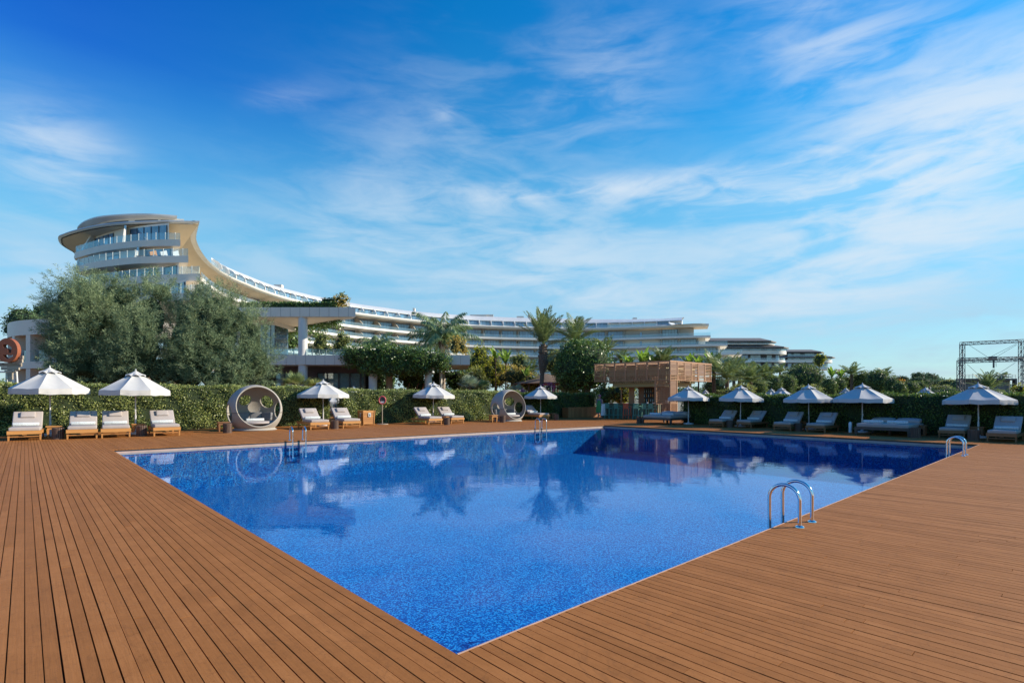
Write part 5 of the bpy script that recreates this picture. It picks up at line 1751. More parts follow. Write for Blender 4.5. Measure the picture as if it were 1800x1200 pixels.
def lattice(m, a, b, w, step, r=0.028):
    a, b = Vector(a), Vector(b); d = (b - a); ln = d.length; d.normalize()
    u = d.orthogonal().normalized() if abs(d.z) < 0.9 else Vector((1, 0, 0))
    if abs(d.z) < 0.9: u = Vector((0, 0, 1))
    v = d.cross(u)
    cs = [(u * sx + v * sy) * w / 2 for sx, sy in ((-1, -1), (1, -1), (1, 1), (-1, 1))]
    for c in cs: m.tube([a + c, b + c], r, 5)
    n = max(1, int(ln / step))
    for i in range(n):
        p, q = a + d * ln * i / n, a + d * ln * (i + 1) / n
        for k in range(4):
            c0, c1 = cs[k], cs[(k + 1) % 4]
            if (i + k) % 2: c0, c1 = c1, c0
            m.tube([p + c0, q + c1], r * 0.6, 4, cap=False)
            m.tube([p + cs[k], p + cs[(k + 1) % 4]], r * 0.6, 4, cap=False)


def pt(px, py, Y=TYs): return P(px, py, Y)


for pa, pb, Y0, nm in (((1691.5, 604), (1691.5, 699), TYs, 'tower'), ((1795, 598), (1795, 699), TYs, 'tower'), ((1687, 633), (1687, 699), TYs - 4, 'tower'), ((1803, 629), (1803, 699), TYs - 4, 'tower')):
    a = P(pa[0], pa[1], Y0); b = Vector((a.x, a.y, -0.1))
    m = MB(); lattice(m, b, a, 0.33, 0.42, 0.034); m.build(nm, M['dark_metal'], tr_)
for pa, pb, Y0 in (((1689, 604), (1797, 599), TYs), ((1686, 635), (1810, 631.5), TYs - 4), ((1686, 632), (1803, 629), TYs)):
    m = MB(); lattice(m, P(*pa, Y0), P(*pb, Y0), 0.33, 0.42, 0.03); m.build('beam', M['dark_metal'], tr_)
m = MB()
for pa, pb in (((1703, 606), (1737, 628)), ((1741, 627), (1787, 604)), ((1700, 640), (1720, 658)), ((1756, 656), (1785, 637)), ((1750, 628), (1787, 606))):
    m.tube([pt(*pa), pt(*pb)], 0.018, 4)
m.build('stay_cables', M['dark_metal'], tr_)
m = MB(); m.box(pt(1738, 630) + Vector((0, -0.5, 0)), (0.55, 0.5, 0.4)); m.box(pt(1741, 639) + Vector((0, -0.4, 0)), (0.12, 0.12, 1.0)); m.tube([pt(1745, 636) + Vector((0, -0.4, 0)), pt(1745.5, 645) + Vector((0, -0.4, 0))], 0.02, 5); m.build('hoist', M['dark_metal'], tr_)
st_ = empty('stage_box'); tag(st_, 'low dark stage box with a grey curtain and thin roof railing below the truss frame', 'stage')
Y0 = TYs + 3
m = MB(); m.box2(xx(1690, Y0), xx(1788, Y0), Y0, Y0 + 0.8, zz(668, Y0), zz(665, Y0)); m.box2(xx(1690, Y0), xx(1693.5, Y0), Y0, Y0 + 0.4, -0.1, zz(668, Y0)); m.box2(xx(1784.5, Y0), xx(1788, Y0), Y0, Y0 + 0.4, -0.1, zz(668, Y0)); m.build('frame', M['charcoal'], st_)
m = MB()
X = np.linspace(xx(1693.6, Y0), xx(1784.4, Y0), 80)
m.strip([(x, Y0 + 0.6 + 0.05 * math.sin(i * 1.3), -0.1) for i, x in enumerate(X)], [(x, Y0 + 0.6 + 0.05 * math.sin(i * 1.3), zz(668.1, Y0)) for i, x in enumerate(X)]); m.build('curtain', simple('grey_curtain', (0.16, 0.17, 0.18), 0.9), st_, smooth=80)
m = MB()
for x in np.linspace(xx(1692, Y0), xx(1787, Y0), 16): m.tube([(x, Y0 + 0.1, zz(665, Y0)), (x, Y0 + 0.1, zz(658.5, Y0))], 0.025, 5)
for yy in (658.5, 661.5): m.tube([(xx(1692, Y0), Y0 + 0.1, zz(yy, Y0)), (xx(1787, Y0), Y0 + 0.1, zz(yy, Y0))], 0.022, 5)
m.build('railing', M['panel_grey'], st_)

# ------------------------------------------------------------------ pool bar with slatted upper storey
bc0 = Vector((xx(1178, 36.5), 36.5, 0))
lv = (Vector((xx(1045, 40.2), 40.2, 0)) - bc0); LL = lv.length; lv.normalize()
rv = (Vector((xx(1250, 40.2), 40.2, 0)) - bc0); LR = rv.length; rv.normalize()
bar = empty('pool_bar')
tag(bar, 'copper slatted pool bar pavilion with khaki upper walls above an open counter', 'pool bar')
ZB, ZTp = 2.70, 4.02
ang_l, ang_r = math.atan2(lv.y, lv.x), math.atan2(rv.y, rv.x)


def bp3(l, r, z): return bc0 + lv * l + rv * r + Vector((0, 0, z))


def bbox(m, l0, l1, r0, r1, z0, z1):
    vs = [bp3(l, r, z) for z in (z0, z1) for l, r in ((l0, r0), (l1, r0), (l1, r1), (l0, r1))]
    m.add(vs, [(0, 1, 2, 3), (7, 6, 5, 4), (0, 4, 5, 1), (1, 5, 6, 2), (2, 6, 7, 3), (3, 7, 4, 0)])


# inner khaki box and its steps
m = MB(); bbox(m, 0.75, LL - 0.7, 0.75, LR - 0.9, 2.55, 3.80); m.build('khaki_wall', M['khaki'], bar)
m = MB(); bbox(m, 0.9, LL - 0.9, 0.9, LR - 1.1, 2.30, 2.549); m.build('khaki_step', M['khaki'], bar)
m = MB(); bbox(m, 0.55, LL - 0.45, 0.55, LR - 0.7, 3.801, 3.87); m.build('ceiling_board', M['copper'], bar)
# horizontal joints and branch motif on the khaki walls
m = MB()
for z in np.arange(2.75, 3.8, 0.14):
    bbox(m, 0.76, LL - 0.71, 0.745, 0.752, z, z + 0.012); bbox(m, 0.745, 0.752, 0.76, LR - 0.91, z, z + 0.012)
m.build('board_joints', simple('khaki_joint', (0.16, 0.14, 0.07), 0.8), bar)
m = MB()
rnd = random.Random(4)
for i in range(26):
    l = 0.9 + i * (LL - 1.8) / 26; z = 2.56; pts = []
    for k in range(6):
        pts.append(bp3(l, 0.735, z)); l += rnd.uniform(-0.09, 0.12); z += rnd.uniform(0.07, 0.18)
    m.tube(pts, [0.016, 0.014, 0.012, 0.01, 0.008, 0.005], 4)
    if i % 2: m.tube([pts[2], pts[2] + lv * rnd.uniform(-0.25, 0.25) + Vector((0, 0, 0.2))], [0.01, 0.005], 4)
for i in range(18):
    l = 0.95 + i * (LR - 2.0) / 18; z = 2.56; pts = []
    for k in range(5):
        pts.append(bp3(0.735, l, z)); l += rnd.uniform(-0.09, 0.12); z += rnd.uniform(0.07, 0.18)
    m.tube(pts, [0.016, 0.014, 0.012, 0.01, 0.006], 4)
m.build('branch_motif', M['dark_wood'], bar)
# lattice screens: each bay its own part
t_ = 0.03


def screen(side, a, b, z0, z1, style, mt='copper'):
    m = MB()
    bx = (lambda p0, p1, za, zb, d0=0.0, d1=t_: bbox(m, p0, p1, d0, d1, za, zb)) if side == 'l' else (lambda p0, p1, za, zb, d0=0.0, d1=t_: bbox(m, d0, d1, p0, p1, za, zb))
    bx(a, a + 0.05, z0, z1, -0.02, 0.06); bx(b - 0.05, b, z0, z1, -0.02, 0.06)
    if style == 'h':
        for z in np.arange(z0 + 0.06, z1 - 0.02, 0.11): bx(a + 0.05, b - 0.05, z, z + 0.045)
    elif style == 'x':
        n = int((b - a) / 0.105)
        for z in np.arange(z0 + 0.05, z1 - 0.02, 0.12): bx(a + 0.05, b - 0.05, z, z + 0.04)
        for k in range(1, n):
            p_ = a + (b - a) * k / n; bx(p_ - 0.014, p_ + 0.014, z0 + 0.02, z1 - 0.02, t_ + 0.001, t_ + 0.02)
    elif style == 'v':
        for p_ in np.arange(a + 0.1, b - 0.06, 0.11): bx(p_, p_ + 0.04, z0, z1)
    elif style == 's':
        for z in np.arange(z0 + 0.03, z1 - 0.05, 0.085): bx(a + 0.05, b - 0.05, z, z + 0.07)
    m.build('slat_screen', M[mt], bar)


nbl = 7
for k in range(nbl):
    a, b = LL * k / nbl, LL * (k + 1) / nbl
    screen('l', a, b, ZB + 0.36, ZTp - 0.05, ['x', 'h', 'x', 'h', 'x', 'h', 'x'][k])
    screen('l', a, b, ZB + 0.05, ZB + 0.33, 'v')
nbr = 6
for k in range(nbr):
    a, b = LR * k / nbr, LR * (k + 1) / nbr
    screen('r', a, b, ZB + 0.36, ZTp - 0.05, ['s', 'h', 's', 'h', 's', 'h'][k], 'copper_dark' if k % 2 == 0 else 'copper')
    screen('r', a, b, ZB + 0.05, ZB + 0.33, ['h', 'v', 'h', 'v', 'h', 'v'][k])
for k in range(2):      # far sides
    screen('l', LL * 0.0, LL, ZB, ZTp, 'h') if False else None
m = MB()
for z0, z1 in ((ZTp - 0.05, ZTp + 0.04), (ZB + 0.33, ZB + 0.36), (ZB, ZB + 0.05)):
    bbox(m, -0.03, LL + 0.03, -0.03, 0.07, z0, z1); bbox(m, -0.03, 0.07, 0.071, LR + 0.03, z0, z1)
    bbox(m, LL - 0.05, LL + 0.03, 0.071, LR + 0.03, z0, z1); bbox(m, 0.071, LL - 0.051, LR - 0.05, LR + 0.03, z0, z1)
m.build('copper_frame', M['copper'], bar)
m = MB()
for l in np.arange(0.3, LL - 0.2, 0.28): bbox(m, l, l + 0.05, 0.08, LR - 0.06, ZTp - 0.03, ZTp + 0.0)
m.build('roof_battens', M['copper'], bar)
for k in range(5):
    m = MB(); a, b = LR * k / 5, LR * (k + 1) / 5
    for z in np.arange(ZB + 0.08, ZTp - 0.08, 0.12): bbox(m, LL - 0.02, LL + 0.01, a + 0.03, b - 0.03, z, z + 0.05)
    m.build('slat_screen', M['copper'], bar)
# corner tower of screens down to the deck
screen('l', 0.0, 1.05, 0.02, 1.1, 'v'); screen('l', 0.0, 1.05, 1.16, ZB - 0.003, 'x')
screen('r', 0.0, 0.85, 0.02, 1.1, 'v'); screen('r', 0.0, 0.85, 1.16, ZB - 0.003, 's', 'copper_dark')
m = MB(); bbox(m, 0, 1.05, -0.01, 0.06, 1.1, 1.16); bbox(m, -0.01, 0.06, 0.061, 0.85, 1.1, 1.16)
for l, r in ((1.05, 0.0), (0.0, 0.85), (LL - 1.3, 1.4), (LL - 1.3, LR - 1.4), (0.9, LR - 1.4)): bbox(m, l, l + 0.08, r, r + 0.08, 0.0, 2.299 if l > 0.5 and r > 0.5 else ZB)
m.build('posts', M['copper'], bar)
# counter, back shelf
m = MB(); bbox(m, 1.1, LL - 0.35, 0.35, 0.75, 0.0, 1.04); m.build('counter_front', simple('counter_green', (0.13, 0.16, 0.10), 0.7, var=0.2), bar)
m = MB(); bbox(m, 1.1, LL - 0.25, 0.2, 0.95, 1.041, 1.10); m.build('counter_top', M['copper_dark'], bar)
m = MB(); bbox(m, 1.1, 4.0, 2.6, 2.9, 0.0, 2.299); m.build('back_wall', M['copper_dark'], bar)
m = MB(); bbox(m, 2.3, 3.5, 2.55, 2.599, 0.9, 2.25); m.build('shelf_recess', M['black'], bar)
m = MB()
for z in (1.2, 1.55, 1.9): bbox(m, 2.32, 3.48, 2.42, 2.549, z, z + 0.02)
m.build('shelf', M['dark_wood'], bar)
m = MB(); bbox(m, 4.15, 4.6, 2.3, 2.34, 0.3, 2.299); m.build('side_screen', M['copper'], bar)
for z in (1.22, 1.57, 1.92):
    for l in np.arange(2.4, 3.45, 0.17):
        q = bp3(l, 2.46, z + 0.001)
        m = MB(); m.lathe([(0, 0), (0.035, 0), (0.035, 0.14), (0.012, 0.19), (0.012, 0.25), (0, 0.25)], 10)
        o = m.build('bottle', M['win_pale'] if rnd.random() < 0.6 else M['teak'], smooth=40); o.location = q
        tag(o, 'small bottle standing on the dark back shelf of the pool bar', 'bottle', 'bottles on the bar shelf')
for l, w0, h0 in ((1.5, 0.22, 0.07), (2.0, 0.12, 0.1), (0.55, 0.2, 0.16), (0.3, 0.16, 0.14)):
    q = bp3(l, 0.55, 1.101 if l > 1.05 else 1.161)
    m = MB(); m.lathe([(0, 0), (w0 / 2, 0), (w0 / 2 * 1.1, h0), (w0 / 2, h0), (w0 / 2 * 0.9, 0.01), (0, 0.01)], 14); o = m.build('serving_bowl', M['white_paint'], smooth=40); o.location = q
    tag(o, 'white serving bowl standing on the counter of the pool bar', 'bowl', 'white bowls on the bar counter')


def make_stool(mt):
    root = empty('bar_stool')
    m = MB(); m.box((0, 0, 0.74), (0.44, 0.42, 0.035)); m.build('seat', mt, root)
    for sx in (-1, 1):
        for sy in (-1, 1):
            l = MB(); l.taper((sx * 0.22, sy * 0.22, 0), (sx * 0.18, sy * 0.17, 0.725), 0.02, 0.022); l.build('leg', mt, root)
    m = MB()
    for sx in (-1, 1): m.box((0.0, sx * 0.2, 0.28), (0.40, 0.025, 0.03)); m.box((sx * 0.2, 0, 0.24), (0.025, 0.4, 0.03))
    m.build('footrest', mt, root)
    m = MB()
    for k in range(5): m.box((-0.16 + 0.08 * k, -0.21, 0.93), (0.055, 0.02, 0.36))
    m.box((0, -0.215, 1.09), (0.46, 0.032, 0.05)); m.build('backrest', mt, root)
    for sx in (-1, 1):
        m = MB(); m.box((sx * 0.225, -0.02, 0.93), (0.035, 0.38, 0.025)); m.box((sx * 0.225, 0.15, 0.84), (0.03, 0.03, 0.17)); m.build('armrest', mt, root)
    return root


GREEN = simple('green_lacquer', (0.10, 0.27, 0.20), 0.45); ORANGE = simple('orange_lacquer', (0.62, 0.10, 0.035), 0.45)
sg, so_ = make_stool(GREEN), make_stool(ORANGE)
for px, c, lab in ((1070.5, 0, 'green bar stool at the left end of the bar counter, nearest the person'), (1086, 0, 'green bar stool directly left of the orange stool'),
                   (1102.5, 1, 'orange red bar stool among the green ones at the bar counter'), (1120, 0, 'green bar stool directly right of the orange stool'),
                   (1135.5, 0, 'green bar stool second from the slatted corner tower'), (1147, 0, 'green bar stool beside the slatted corner tower')):
    k = (px - 900) / F
    b0 = bc0 - rv * 0.35
    t = (k * b0.y - b0.x) / (lv.x - k * lv.y)
    o = inst(so_ if c else sg); place(o, b0 + lv * t, ang_r - math.pi / 2 + random.uniform(-0.2, 0.2), 1.0)
    tag(o, lab, 'bar stool', 'bar stools along the counter')

# ------------------------------------------------------------------ timber sign at the far left
sy = 22.6
sg_ = empty('timber_sign'); tag(sg_, 'oval reddish wooden sign with cut-outs on weathered planks at the far left', 'sign')
cu = bpy.data.curves.new('oval', 'CURVE'); cu.dimensions = '2D'; cu.fill_mode = 'BOTH'; cu.extrude = 0.10


def loop(pts):
    s = cu.splines.new('POLY'); s.points.add(len(pts) - 1)
    for q, (x, y) in zip(s.points, pts): q.co = (x, y, 0, 1)
    s.use_cyclic_u = True


u_ = sy / F
cx, cy = 15.5, 616.0
loop([((16.5 * math.cos(t)) * u_, (21.5 * math.sin(t) * (1.0 if math.sin(t) > 0 else 0.98)) * u_) for t in np.linspace(0, 2 * math.pi, 48, endpoint=False)])
loop([((x - cx) * u_, (cy - y) * u_) for x, y in ((8.7, 607.5), (10, 605.8), (13, 605.4), (17, 606.3), (20.5, 608.6), (23.2, 611.8), (22.5, 615), (21.6, 620.3), (17.0, 620.3), (17.5, 616), (16.5, 613.3), (13.5, 612.3), (10, 611))])
loop([((x - cx) * u_, (cy - y) * u_) for x, y in ((9.0, 623.8), (25.5, 623.8), (24.0, 627), (20.5, 629.6), (16, 631), (12.5, 629.0), (10.2, 626.6))])
tmp = bpy.data.objects.new('oval_curve', cu); COL.objects.link(tmp)
dg = bpy.context.evaluated_depsgraph_get()
me = bpy.data.meshes.new_from_object(tmp.evaluated_get(dg)); me.name = 'oval_board'
bpy.data.objects.remove(tmp)
RUST = simple('rust_wood', (0.28, 0.085, 0.04), 0.6, var=0.15, scale=8)
o = link('oval_board', me, RUST, sg_)
o.location = P(cx, cy, sy); o.rotation_euler = (R(90), 0, R(8))
m = MB()
for x0, x1, y0, y1 in ((-8, 5.5, 622.5, 629), (31, 41, 625, 630.5), (-8, 8, 629.5, 635.5), (24, 40, 631, 637), (-4, 38, 637.5, 644), (3, 34, 644.5, 650), (9, 26, 650.5, 653), (14, 22.5, 653.5, 667)):
    a, b = P(x0, y1, sy + 0.16), P(x1, y0, sy + 0.16)
    m.box((a + b) / 2, (b.x - a.x, 0.07, b.z - a.z))
m.build('planks', M['weathered'], sg_)
m = MB()
for x, y in ((36, 627.5), (33, 634), (35, 639.5), (5, 639.5), (0.5, 633), (18, 663.5)): m.tube([P(x, y, sy + 0.13) , P(x, y, sy + 0.10)], 0.025, 8)
m.build('bolts', M['dark_metal'], sg_)
m = MB()
for xa, xb in ((11.5, 11.5), (29, 32.5)):
    a, b = P(xa, 653, sy + 0.3), P(xb, 672, sy + 0.3); b.z = 0; b.x = a.x + (b.x - a.x) * 2.2; m.tube([a, b], 0.035, 8)
m.tube([P(-12, 653.2, sy + 0.3), P(30, 653.8, sy + 0.3)], 0.035, 8)
m.build('frame', M['white_paint'], sg_)

# ------------------------------------------------------------------ thatched hut behind the date palm
hut = empty('thatched_hut'); tag(hut, 'small brown thatched hut roof behind the date palm and the round ficus', 'hut')
hy = 50
THATCH = simple('thatch', (0.16, 0.11, 0.08), 0.95, var=0.35, scale=12, bump=0.8, bscale=30)
m = MB(); c0 = (xx(962, hy), hy + 3, 0); m.lathe([(0.05, zz(654, hy)), (1.0, zz(659, hy)), (3.3, zz(673, hy)), (3.2, zz(674.5, hy)), (0.1, zz(662, hy))], 28, c=c0); m.build('roof', THATCH, hut, smooth=40)
for a in range(6):
    m = MB(); x, y = c0[0] + 2.6 * math.cos(a), c0[1] + 2.6 * math.sin(a); m.tube([(x, y, -0.1), (x, y, zz(672, hy))], 0.09, 8); m.build('post', M['bark'], hut)
# ------------------------------------------------------------------ plants
LM = {
    'tamarisk': leafy('tamarisk_sprays', (0.062, 0.112, 0.062), (0.375, 0.455, 0.25), 0.25, 0.7, patch=0.4, pscale=0.35, gloss=0.15),
    'dark': leafy('dark_leaf', (0.026, 0.065, 0.019), (0.162, 0.272, 0.06), 0.2, 0.38, patch=0.35, gloss=0.45),
    'ficus': leafy('ficus_leaf', (0.03, 0.078, 0.022), (0.185, 0.283, 0.064), 0.2, 0.36, patch=0.4, gloss=0.5),
    'deep': leafy('deep_leaf', (0.026, 0.061, 0.026), (0.109, 0.185, 0.076), 0.15, 0.5, patch=0.35),
    'olive': leafy('olive_leaf', (0.099, 0.131, 0.039), (0.434, 0.456, 0.153), 0.3, 0.5, patch=0.4),
    'yellow': leafy('yellow_green_leaf', (0.105, 0.15, 0.018), (0.527, 0.496, 0.078), 0.35, 0.45, patch=0.4),
    'gold': leafy('golden_leaf', (0.18, 0.135, 0.03), (0.6, 0.465, 0.139), 0.35, 0.5, patch=0.4),
    'orange': leafy('orange_leaf', (0.33, 0.135, 0.03), (0.6, 0.341, 0.078), 0.3, 0.5),
    'ball': leafy('clipped_leaf', (0.039, 0.087, 0.026), (0.272, 0.325, 0.098), 0.2, 0.45, patch=0.4, pscale=1.2),
    'palm': leafy('palm_leaf', (0.075, 0.128, 0.045), (0.341, 0.403, 0.171), 0.3, 0.42, patch=0.3, gloss=0.4),
    'queen': leafy('queen_palm_leaf', (0.065, 0.131, 0.055), (0.347, 0.434, 0.217), 0.3, 0.4, patch=0.3, gloss=0.4),
    'banana': leafy('banana_leaf', (0.075, 0.15, 0.027), (0.31, 0.449, 0.093), 0.4, 0.35, patch=0.3, gloss=0.45),
    'silver': leafy('silver_fan_leaf', (0.18, 0.24, 0.165), (0.496, 0.589, 0.419), 0.2, 0.5),
    'pine': leafy('pine_needles', (0.065, 0.12, 0.065), (0.217, 0.304, 0.162), 0.2, 0.6),
    'pink': leafy('pink_bracts', (0.42, 0.075, 0.24), (0.6, 0.248, 0.527), 0.3, 0.5),
}


def lump(dirs, seed, amp):
    """smooth lumpy factor per direction so that no crown is a plain ball"""
    r = np.random.default_rng(seed)
    f = np.zeros(len(dirs))
    for k in range(7):
        w = r.normal(size=3) * (1.5 + k * 0.9); f += np.sin(dirs @ w + r.uniform(0, 6)) / (1 + 0.5 * k)
    return 1 + amp * f / 2.2


def crown_mesh(name, lobes, nclump, per, size, mat, root, width=0.5, spread=0.2, shell=(0.70, 1.04), amp=0.14, core=0.74, seed=1, flat=0.0, up=0.15):
    Cs, Ns = [], []
    vols = np.array([(l[1][0] * l[1][1] * l[1][2]) ** 0.667 for l in lobes]); vols /= vols.sum()
    for li, (c, r) in enumerate(lobes):
        n = max(4, int(nclump * vols[li]))
        d = unit(RNG.normal(size=(n, 3)))
        if flat: d = d[(d[:, 2] > -0.55)]
        n = len(d)
        lo_ = max(shell[0], core + 0.02) if core else shell[0]
        rad = lump(d, seed * 31 + li, amp) * RNG.uniform(lo_, shell[1], n)
        p = np.array(c) + d * np.array(r) * rad[:, None]
        C = np.repeat(p, per, axis=0) + RNG.normal(size=(n * per, 3)) * spread * size * 2.2
        N = np.repeat(d, per, axis=0)
        Cs.append(C); Ns.append(N)
    C = np.concatenate(Cs); N = np.concatenate(Ns)
    V = rand_leaves(C, unit(N + 0.25 * RNG.normal(size=N.shape)), size, width, up=up)
    nl = len(C)
    o = np_mesh(name, V, quads(nl), mat, root)
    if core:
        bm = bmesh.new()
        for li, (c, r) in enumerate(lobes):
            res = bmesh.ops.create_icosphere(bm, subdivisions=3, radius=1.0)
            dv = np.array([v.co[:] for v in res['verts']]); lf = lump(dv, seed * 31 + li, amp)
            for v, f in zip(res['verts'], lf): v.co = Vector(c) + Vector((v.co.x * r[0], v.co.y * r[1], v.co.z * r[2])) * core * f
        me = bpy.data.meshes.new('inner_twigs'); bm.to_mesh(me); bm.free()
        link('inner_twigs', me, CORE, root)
    return o


def bush(px, py, rx, ry, Y, mat, label, cat='shrub', name='shrub', leaf=3.4, dens=1.0, group=None, trunk=None, lobes=None, core=0.64, amp=0.16, width=0.5, base=None, depth=None):
    """leafy mass seen round (px, py) with half sizes in photo pixels, standing Y metres away"""
    k = Y / F
    c = P(px, py, Y)
    root = empty(name, (c.x, c.y, 0))
    a, b, dp = rx * k, ry * k, (depth * k if depth else max(rx * 0.8, 6) * k)
    if lobes is None:
        rr = random.Random(int(px * 7 + py))
        lobes = [((0, 0, c.z), (a * 0.82, dp * 0.85, b * 0.86))]
        for i in range(5):
            t = rr.uniform(0, 6.28); q = rr.uniform(0.35, 0.55)
            lobes.append(((math.cos(t) * a * (1 - q), rr.uniform(-0.4, 0.2) * dp, c.z + math.sin(t) * b * (1 - q)), (a * q, dp * q, b * q)))
    size = leaf * k
    n = int(rx * ry * 3.1416 / (leaf * leaf * 0.3) * 3.0 * dens / 5)
    crown_mesh('crown', lobes, n, 5, size, LM[mat], root, width=width, amp=amp, core=core, seed=int(px) % 97 + 1)
    if trunk or (trunk is None and c.z - b > 0.3):
        m = MB(); rt = max(0.05, a * 0.09)
        m.tube([(0, 0, -0.1), (0.02, 0, c.z * 0.3), (-0.03, 0.02, c.z * 0.7), (0, 0, c.z)], [rt * 1.3, rt, rt * 0.9, rt * 0.5], 8)
        for t in (0.4, 2.5, 4.4): m.tube([(0, 0, max(0.2, c.z - b * 1.0)), (math.cos(t) * a * 0.3, math.sin(t) * dp * 0.3, c.z - b * 0.2)], [rt * 0.6, rt * 0.3], 6)
        m.build('trunk', M['bark'], root, smooth=60)
    tag(root, label, cat, group)
    return root


# ---- tamarisks: plumes of fine drooping sprays
def tamarisk(x, y, lobes, label, nplume, seed):
    root = empty('tamarisk_tree', (x, y, 0))
    V = []
    for li, (c, r) in enumerate(lobes):
        ar = (r[0] * r[2]); tot = sum(l[1][0] * l[1][2] for l in lobes)
        n = int(nplume * ar / tot)
        d = unit(RNG.normal(size=(n, 3)) + np.array([0, -0.25, 0.15]))
        d = d[d[:, 1] < 0.45]; n = len(d)
        p = np.array(c) + d * np.array(r) * (lump(d, seed + li, 0.3) * RNG.uniform(0.55, 0.98, n))[:, None]
        ax = unit(d * 0.8 + np.array([0, 0, 0.75]) + 0.35 * RNG.normal(size=(n, 3)))
        ln = RNG.uniform(0.55, 1.15, n)
        per = 78
        t = RNG.uniform(0, 1, (n, per)) ** 0.8
        base = p[:, None, :] + ax[:, None, :] * (t * ln[:, None])[:, :, None]
        rad = 0.26 * (1 - t * 0.75)
        off_ = unit(RNG.normal(size=(n * per, 3))).reshape(n, per, 3)
        base = base + off_ * (rad * RNG.uniform(0.1, 0.6, (n, per)))[:, :, None]
        dr = ax[:, None, :] * 0.75 + off_ * 0.85 + np.array([0, 0, -0.1])
        dr = unit(dr.reshape(-1, 3)); base = base.reshape(-1, 3)
        S = unit(np.cross(dr, unit(RNG.normal(size=base.shape))))
        V.append(leaf_cards(base, dr, S, RNG.uniform(0.11, 0.24, len(base)), RNG.uniform(0.011, 0.024, len(base))))
    V = np.concatenate(V)
    np_mesh('crown', V, quads(len(V) // 4), LM['tamarisk'], root)
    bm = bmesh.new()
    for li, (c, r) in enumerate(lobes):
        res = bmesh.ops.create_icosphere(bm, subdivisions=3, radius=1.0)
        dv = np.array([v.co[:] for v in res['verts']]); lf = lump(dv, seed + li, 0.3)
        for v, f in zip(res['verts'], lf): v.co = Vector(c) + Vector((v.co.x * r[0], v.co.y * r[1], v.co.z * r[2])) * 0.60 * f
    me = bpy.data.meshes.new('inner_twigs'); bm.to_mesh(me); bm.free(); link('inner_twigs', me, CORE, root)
    m = MB()
    m.tube([(0, 0, -0.1), (0.1, 0, 1.0), (-0.05, 0.1, 2.6)], [0.24, 0.2, 0.14], 10)
    for (c, r) in lobes: m.tube([(0, 0, 0.9), (c[0] * 0.5, c[1] * 0.5, 0.9 + (c[2] - 0.9) * 0.55), tuple(c)], [0.13, 0.09, 0.04], 7)
    m.build('trunk', M['bark'], root, smooth=60)
    tag(root, label, 'tree', 'tamarisk trees behind the left hedge')


def lobes_px(x, y, lst):
    out = []
    for px, py, rx, ry, dy in lst:
        Y = y + dy; k = Y / F
        c = P(px, py, Y)
        out.append(((c.x - x, dy, c.z), (rx * k, max(rx, 24) * k * 0.8, ry * k)))
    return out


yA = 29.0; xA = xx(120, yA)
tamarisk(xA, yA, lobes_px(xA, yA, [(132, 590, 42, 62, 0.5), (108, 566, 24, 34, 1.0), (125, 528, 30, 36, 0), (155, 565, 38, 60, -0.5), (118, 625, 28, 34, 0.4), (148, 640, 44, 36, -0.8), (150, 668, 46, 22, -0.4)]),
         'dark feathery tamarisk, leftmost of the three behind the left hedge', 900, 5)
yB = 30.0; xB = xx(225, yB)
tamarisk(xB, yB, lobes_px(xB, yB, [(215, 580, 52, 62, 0), (160, 525, 30, 34, 0.6), (205, 528, 34, 32, 0.2), (262, 560, 34, 52, 0.4), (285, 515, 22, 24, 1.0), (250, 610, 48, 60, -1.4), (190, 640, 50, 38, -0.8), (235, 650, 40, 30, -1.2), (290, 652, 40, 34, -0.6), (210, 668, 60, 22, -0.6)]),
         'tall middle tamarisk tree in front of the hotel head', 1150, 9)
yC = 30.5; xC = xx(385, yC)
tamarisk(xC, yC, lobes_px(xC, yC, [(380, 590, 58, 64, 0), (335, 560, 32, 40, 0.6), (372, 545, 32, 32, 0.4), (415, 565, 30, 36, 0.5), (440, 600, 28, 50, 0), (350, 625, 44, 50, -1.2), (420, 640, 50, 40, -0.8), (455, 640, 26, 34, -0.4), (318, 600, 24, 60, 0.8), (330, 664, 40, 26, -1.0), (400, 668, 60, 22, -1.0)]),
         'pale green tamarisk on the right, beside the terrace pavilion', 1250, 15)

bush(48, 569, 38, 29, 38, 'deep', 'dark round bush spilling over the roof of the round gallery', leaf=3.6, trunk=False, core=0.85)
bush(96, 556, 34, 26, 41, 'deep', 'dark bush on the gallery roof right behind the leftmost tamarisk', leaf=3.6, trunk=False, core=0.85)
bush(50, 643, 14, 10, 42, 'yellow', 'small yellow green shrub inside the round gallery', leaf=3, trunk=False)
bush(72, 644, 10, 9, 42, 'yellow', 'second yellow green shrub inside the round gallery beside its pier', leaf=3, trunk=False)


# ---- pavilion greenery
def boxgreen(name, a, b, thick, z0, z1, mat, size, dens, label, cat, parent=None):
    a, b = Vector(a), Vector(b); d = b - a; ln = d.length; h = z1 - z0
    root = empty(name, (a + b) / 2, math.atan2(d.y, d.x)); root.location.z = z0
    m = MB(); m.box2(-ln / 2 + 0.04, ln / 2 - 0.04, 0.05, thick - 0.05, 0.0, h - 0.06); m.build('twigs', CORE, root)
    n = int((ln * h + ln * thick) * dens)
    x = RNG.uniform(-ln / 2, ln / 2, n); side = RNG.uniform(0, 1, n) < h / (h + thick)
    y = np.where(side, RNG.uniform(-0.06, 0.06, n), RNG.uniform(0, thick, n)); z = np.where(side, RNG.uniform(0, h, n), h + RNG.uniform(-0.1, 0.06, n))
    N = np.where(side[:, None], np.array([[0, -1, 0.3]]), np.array([[0, -0.2, 1]]))
    V = rand_leaves(np.c_[x, y, z], unit(N.astype(float)), size); np_mesh('foliage', V, quads(n), LM[mat], root)
    tag(root, label, cat)


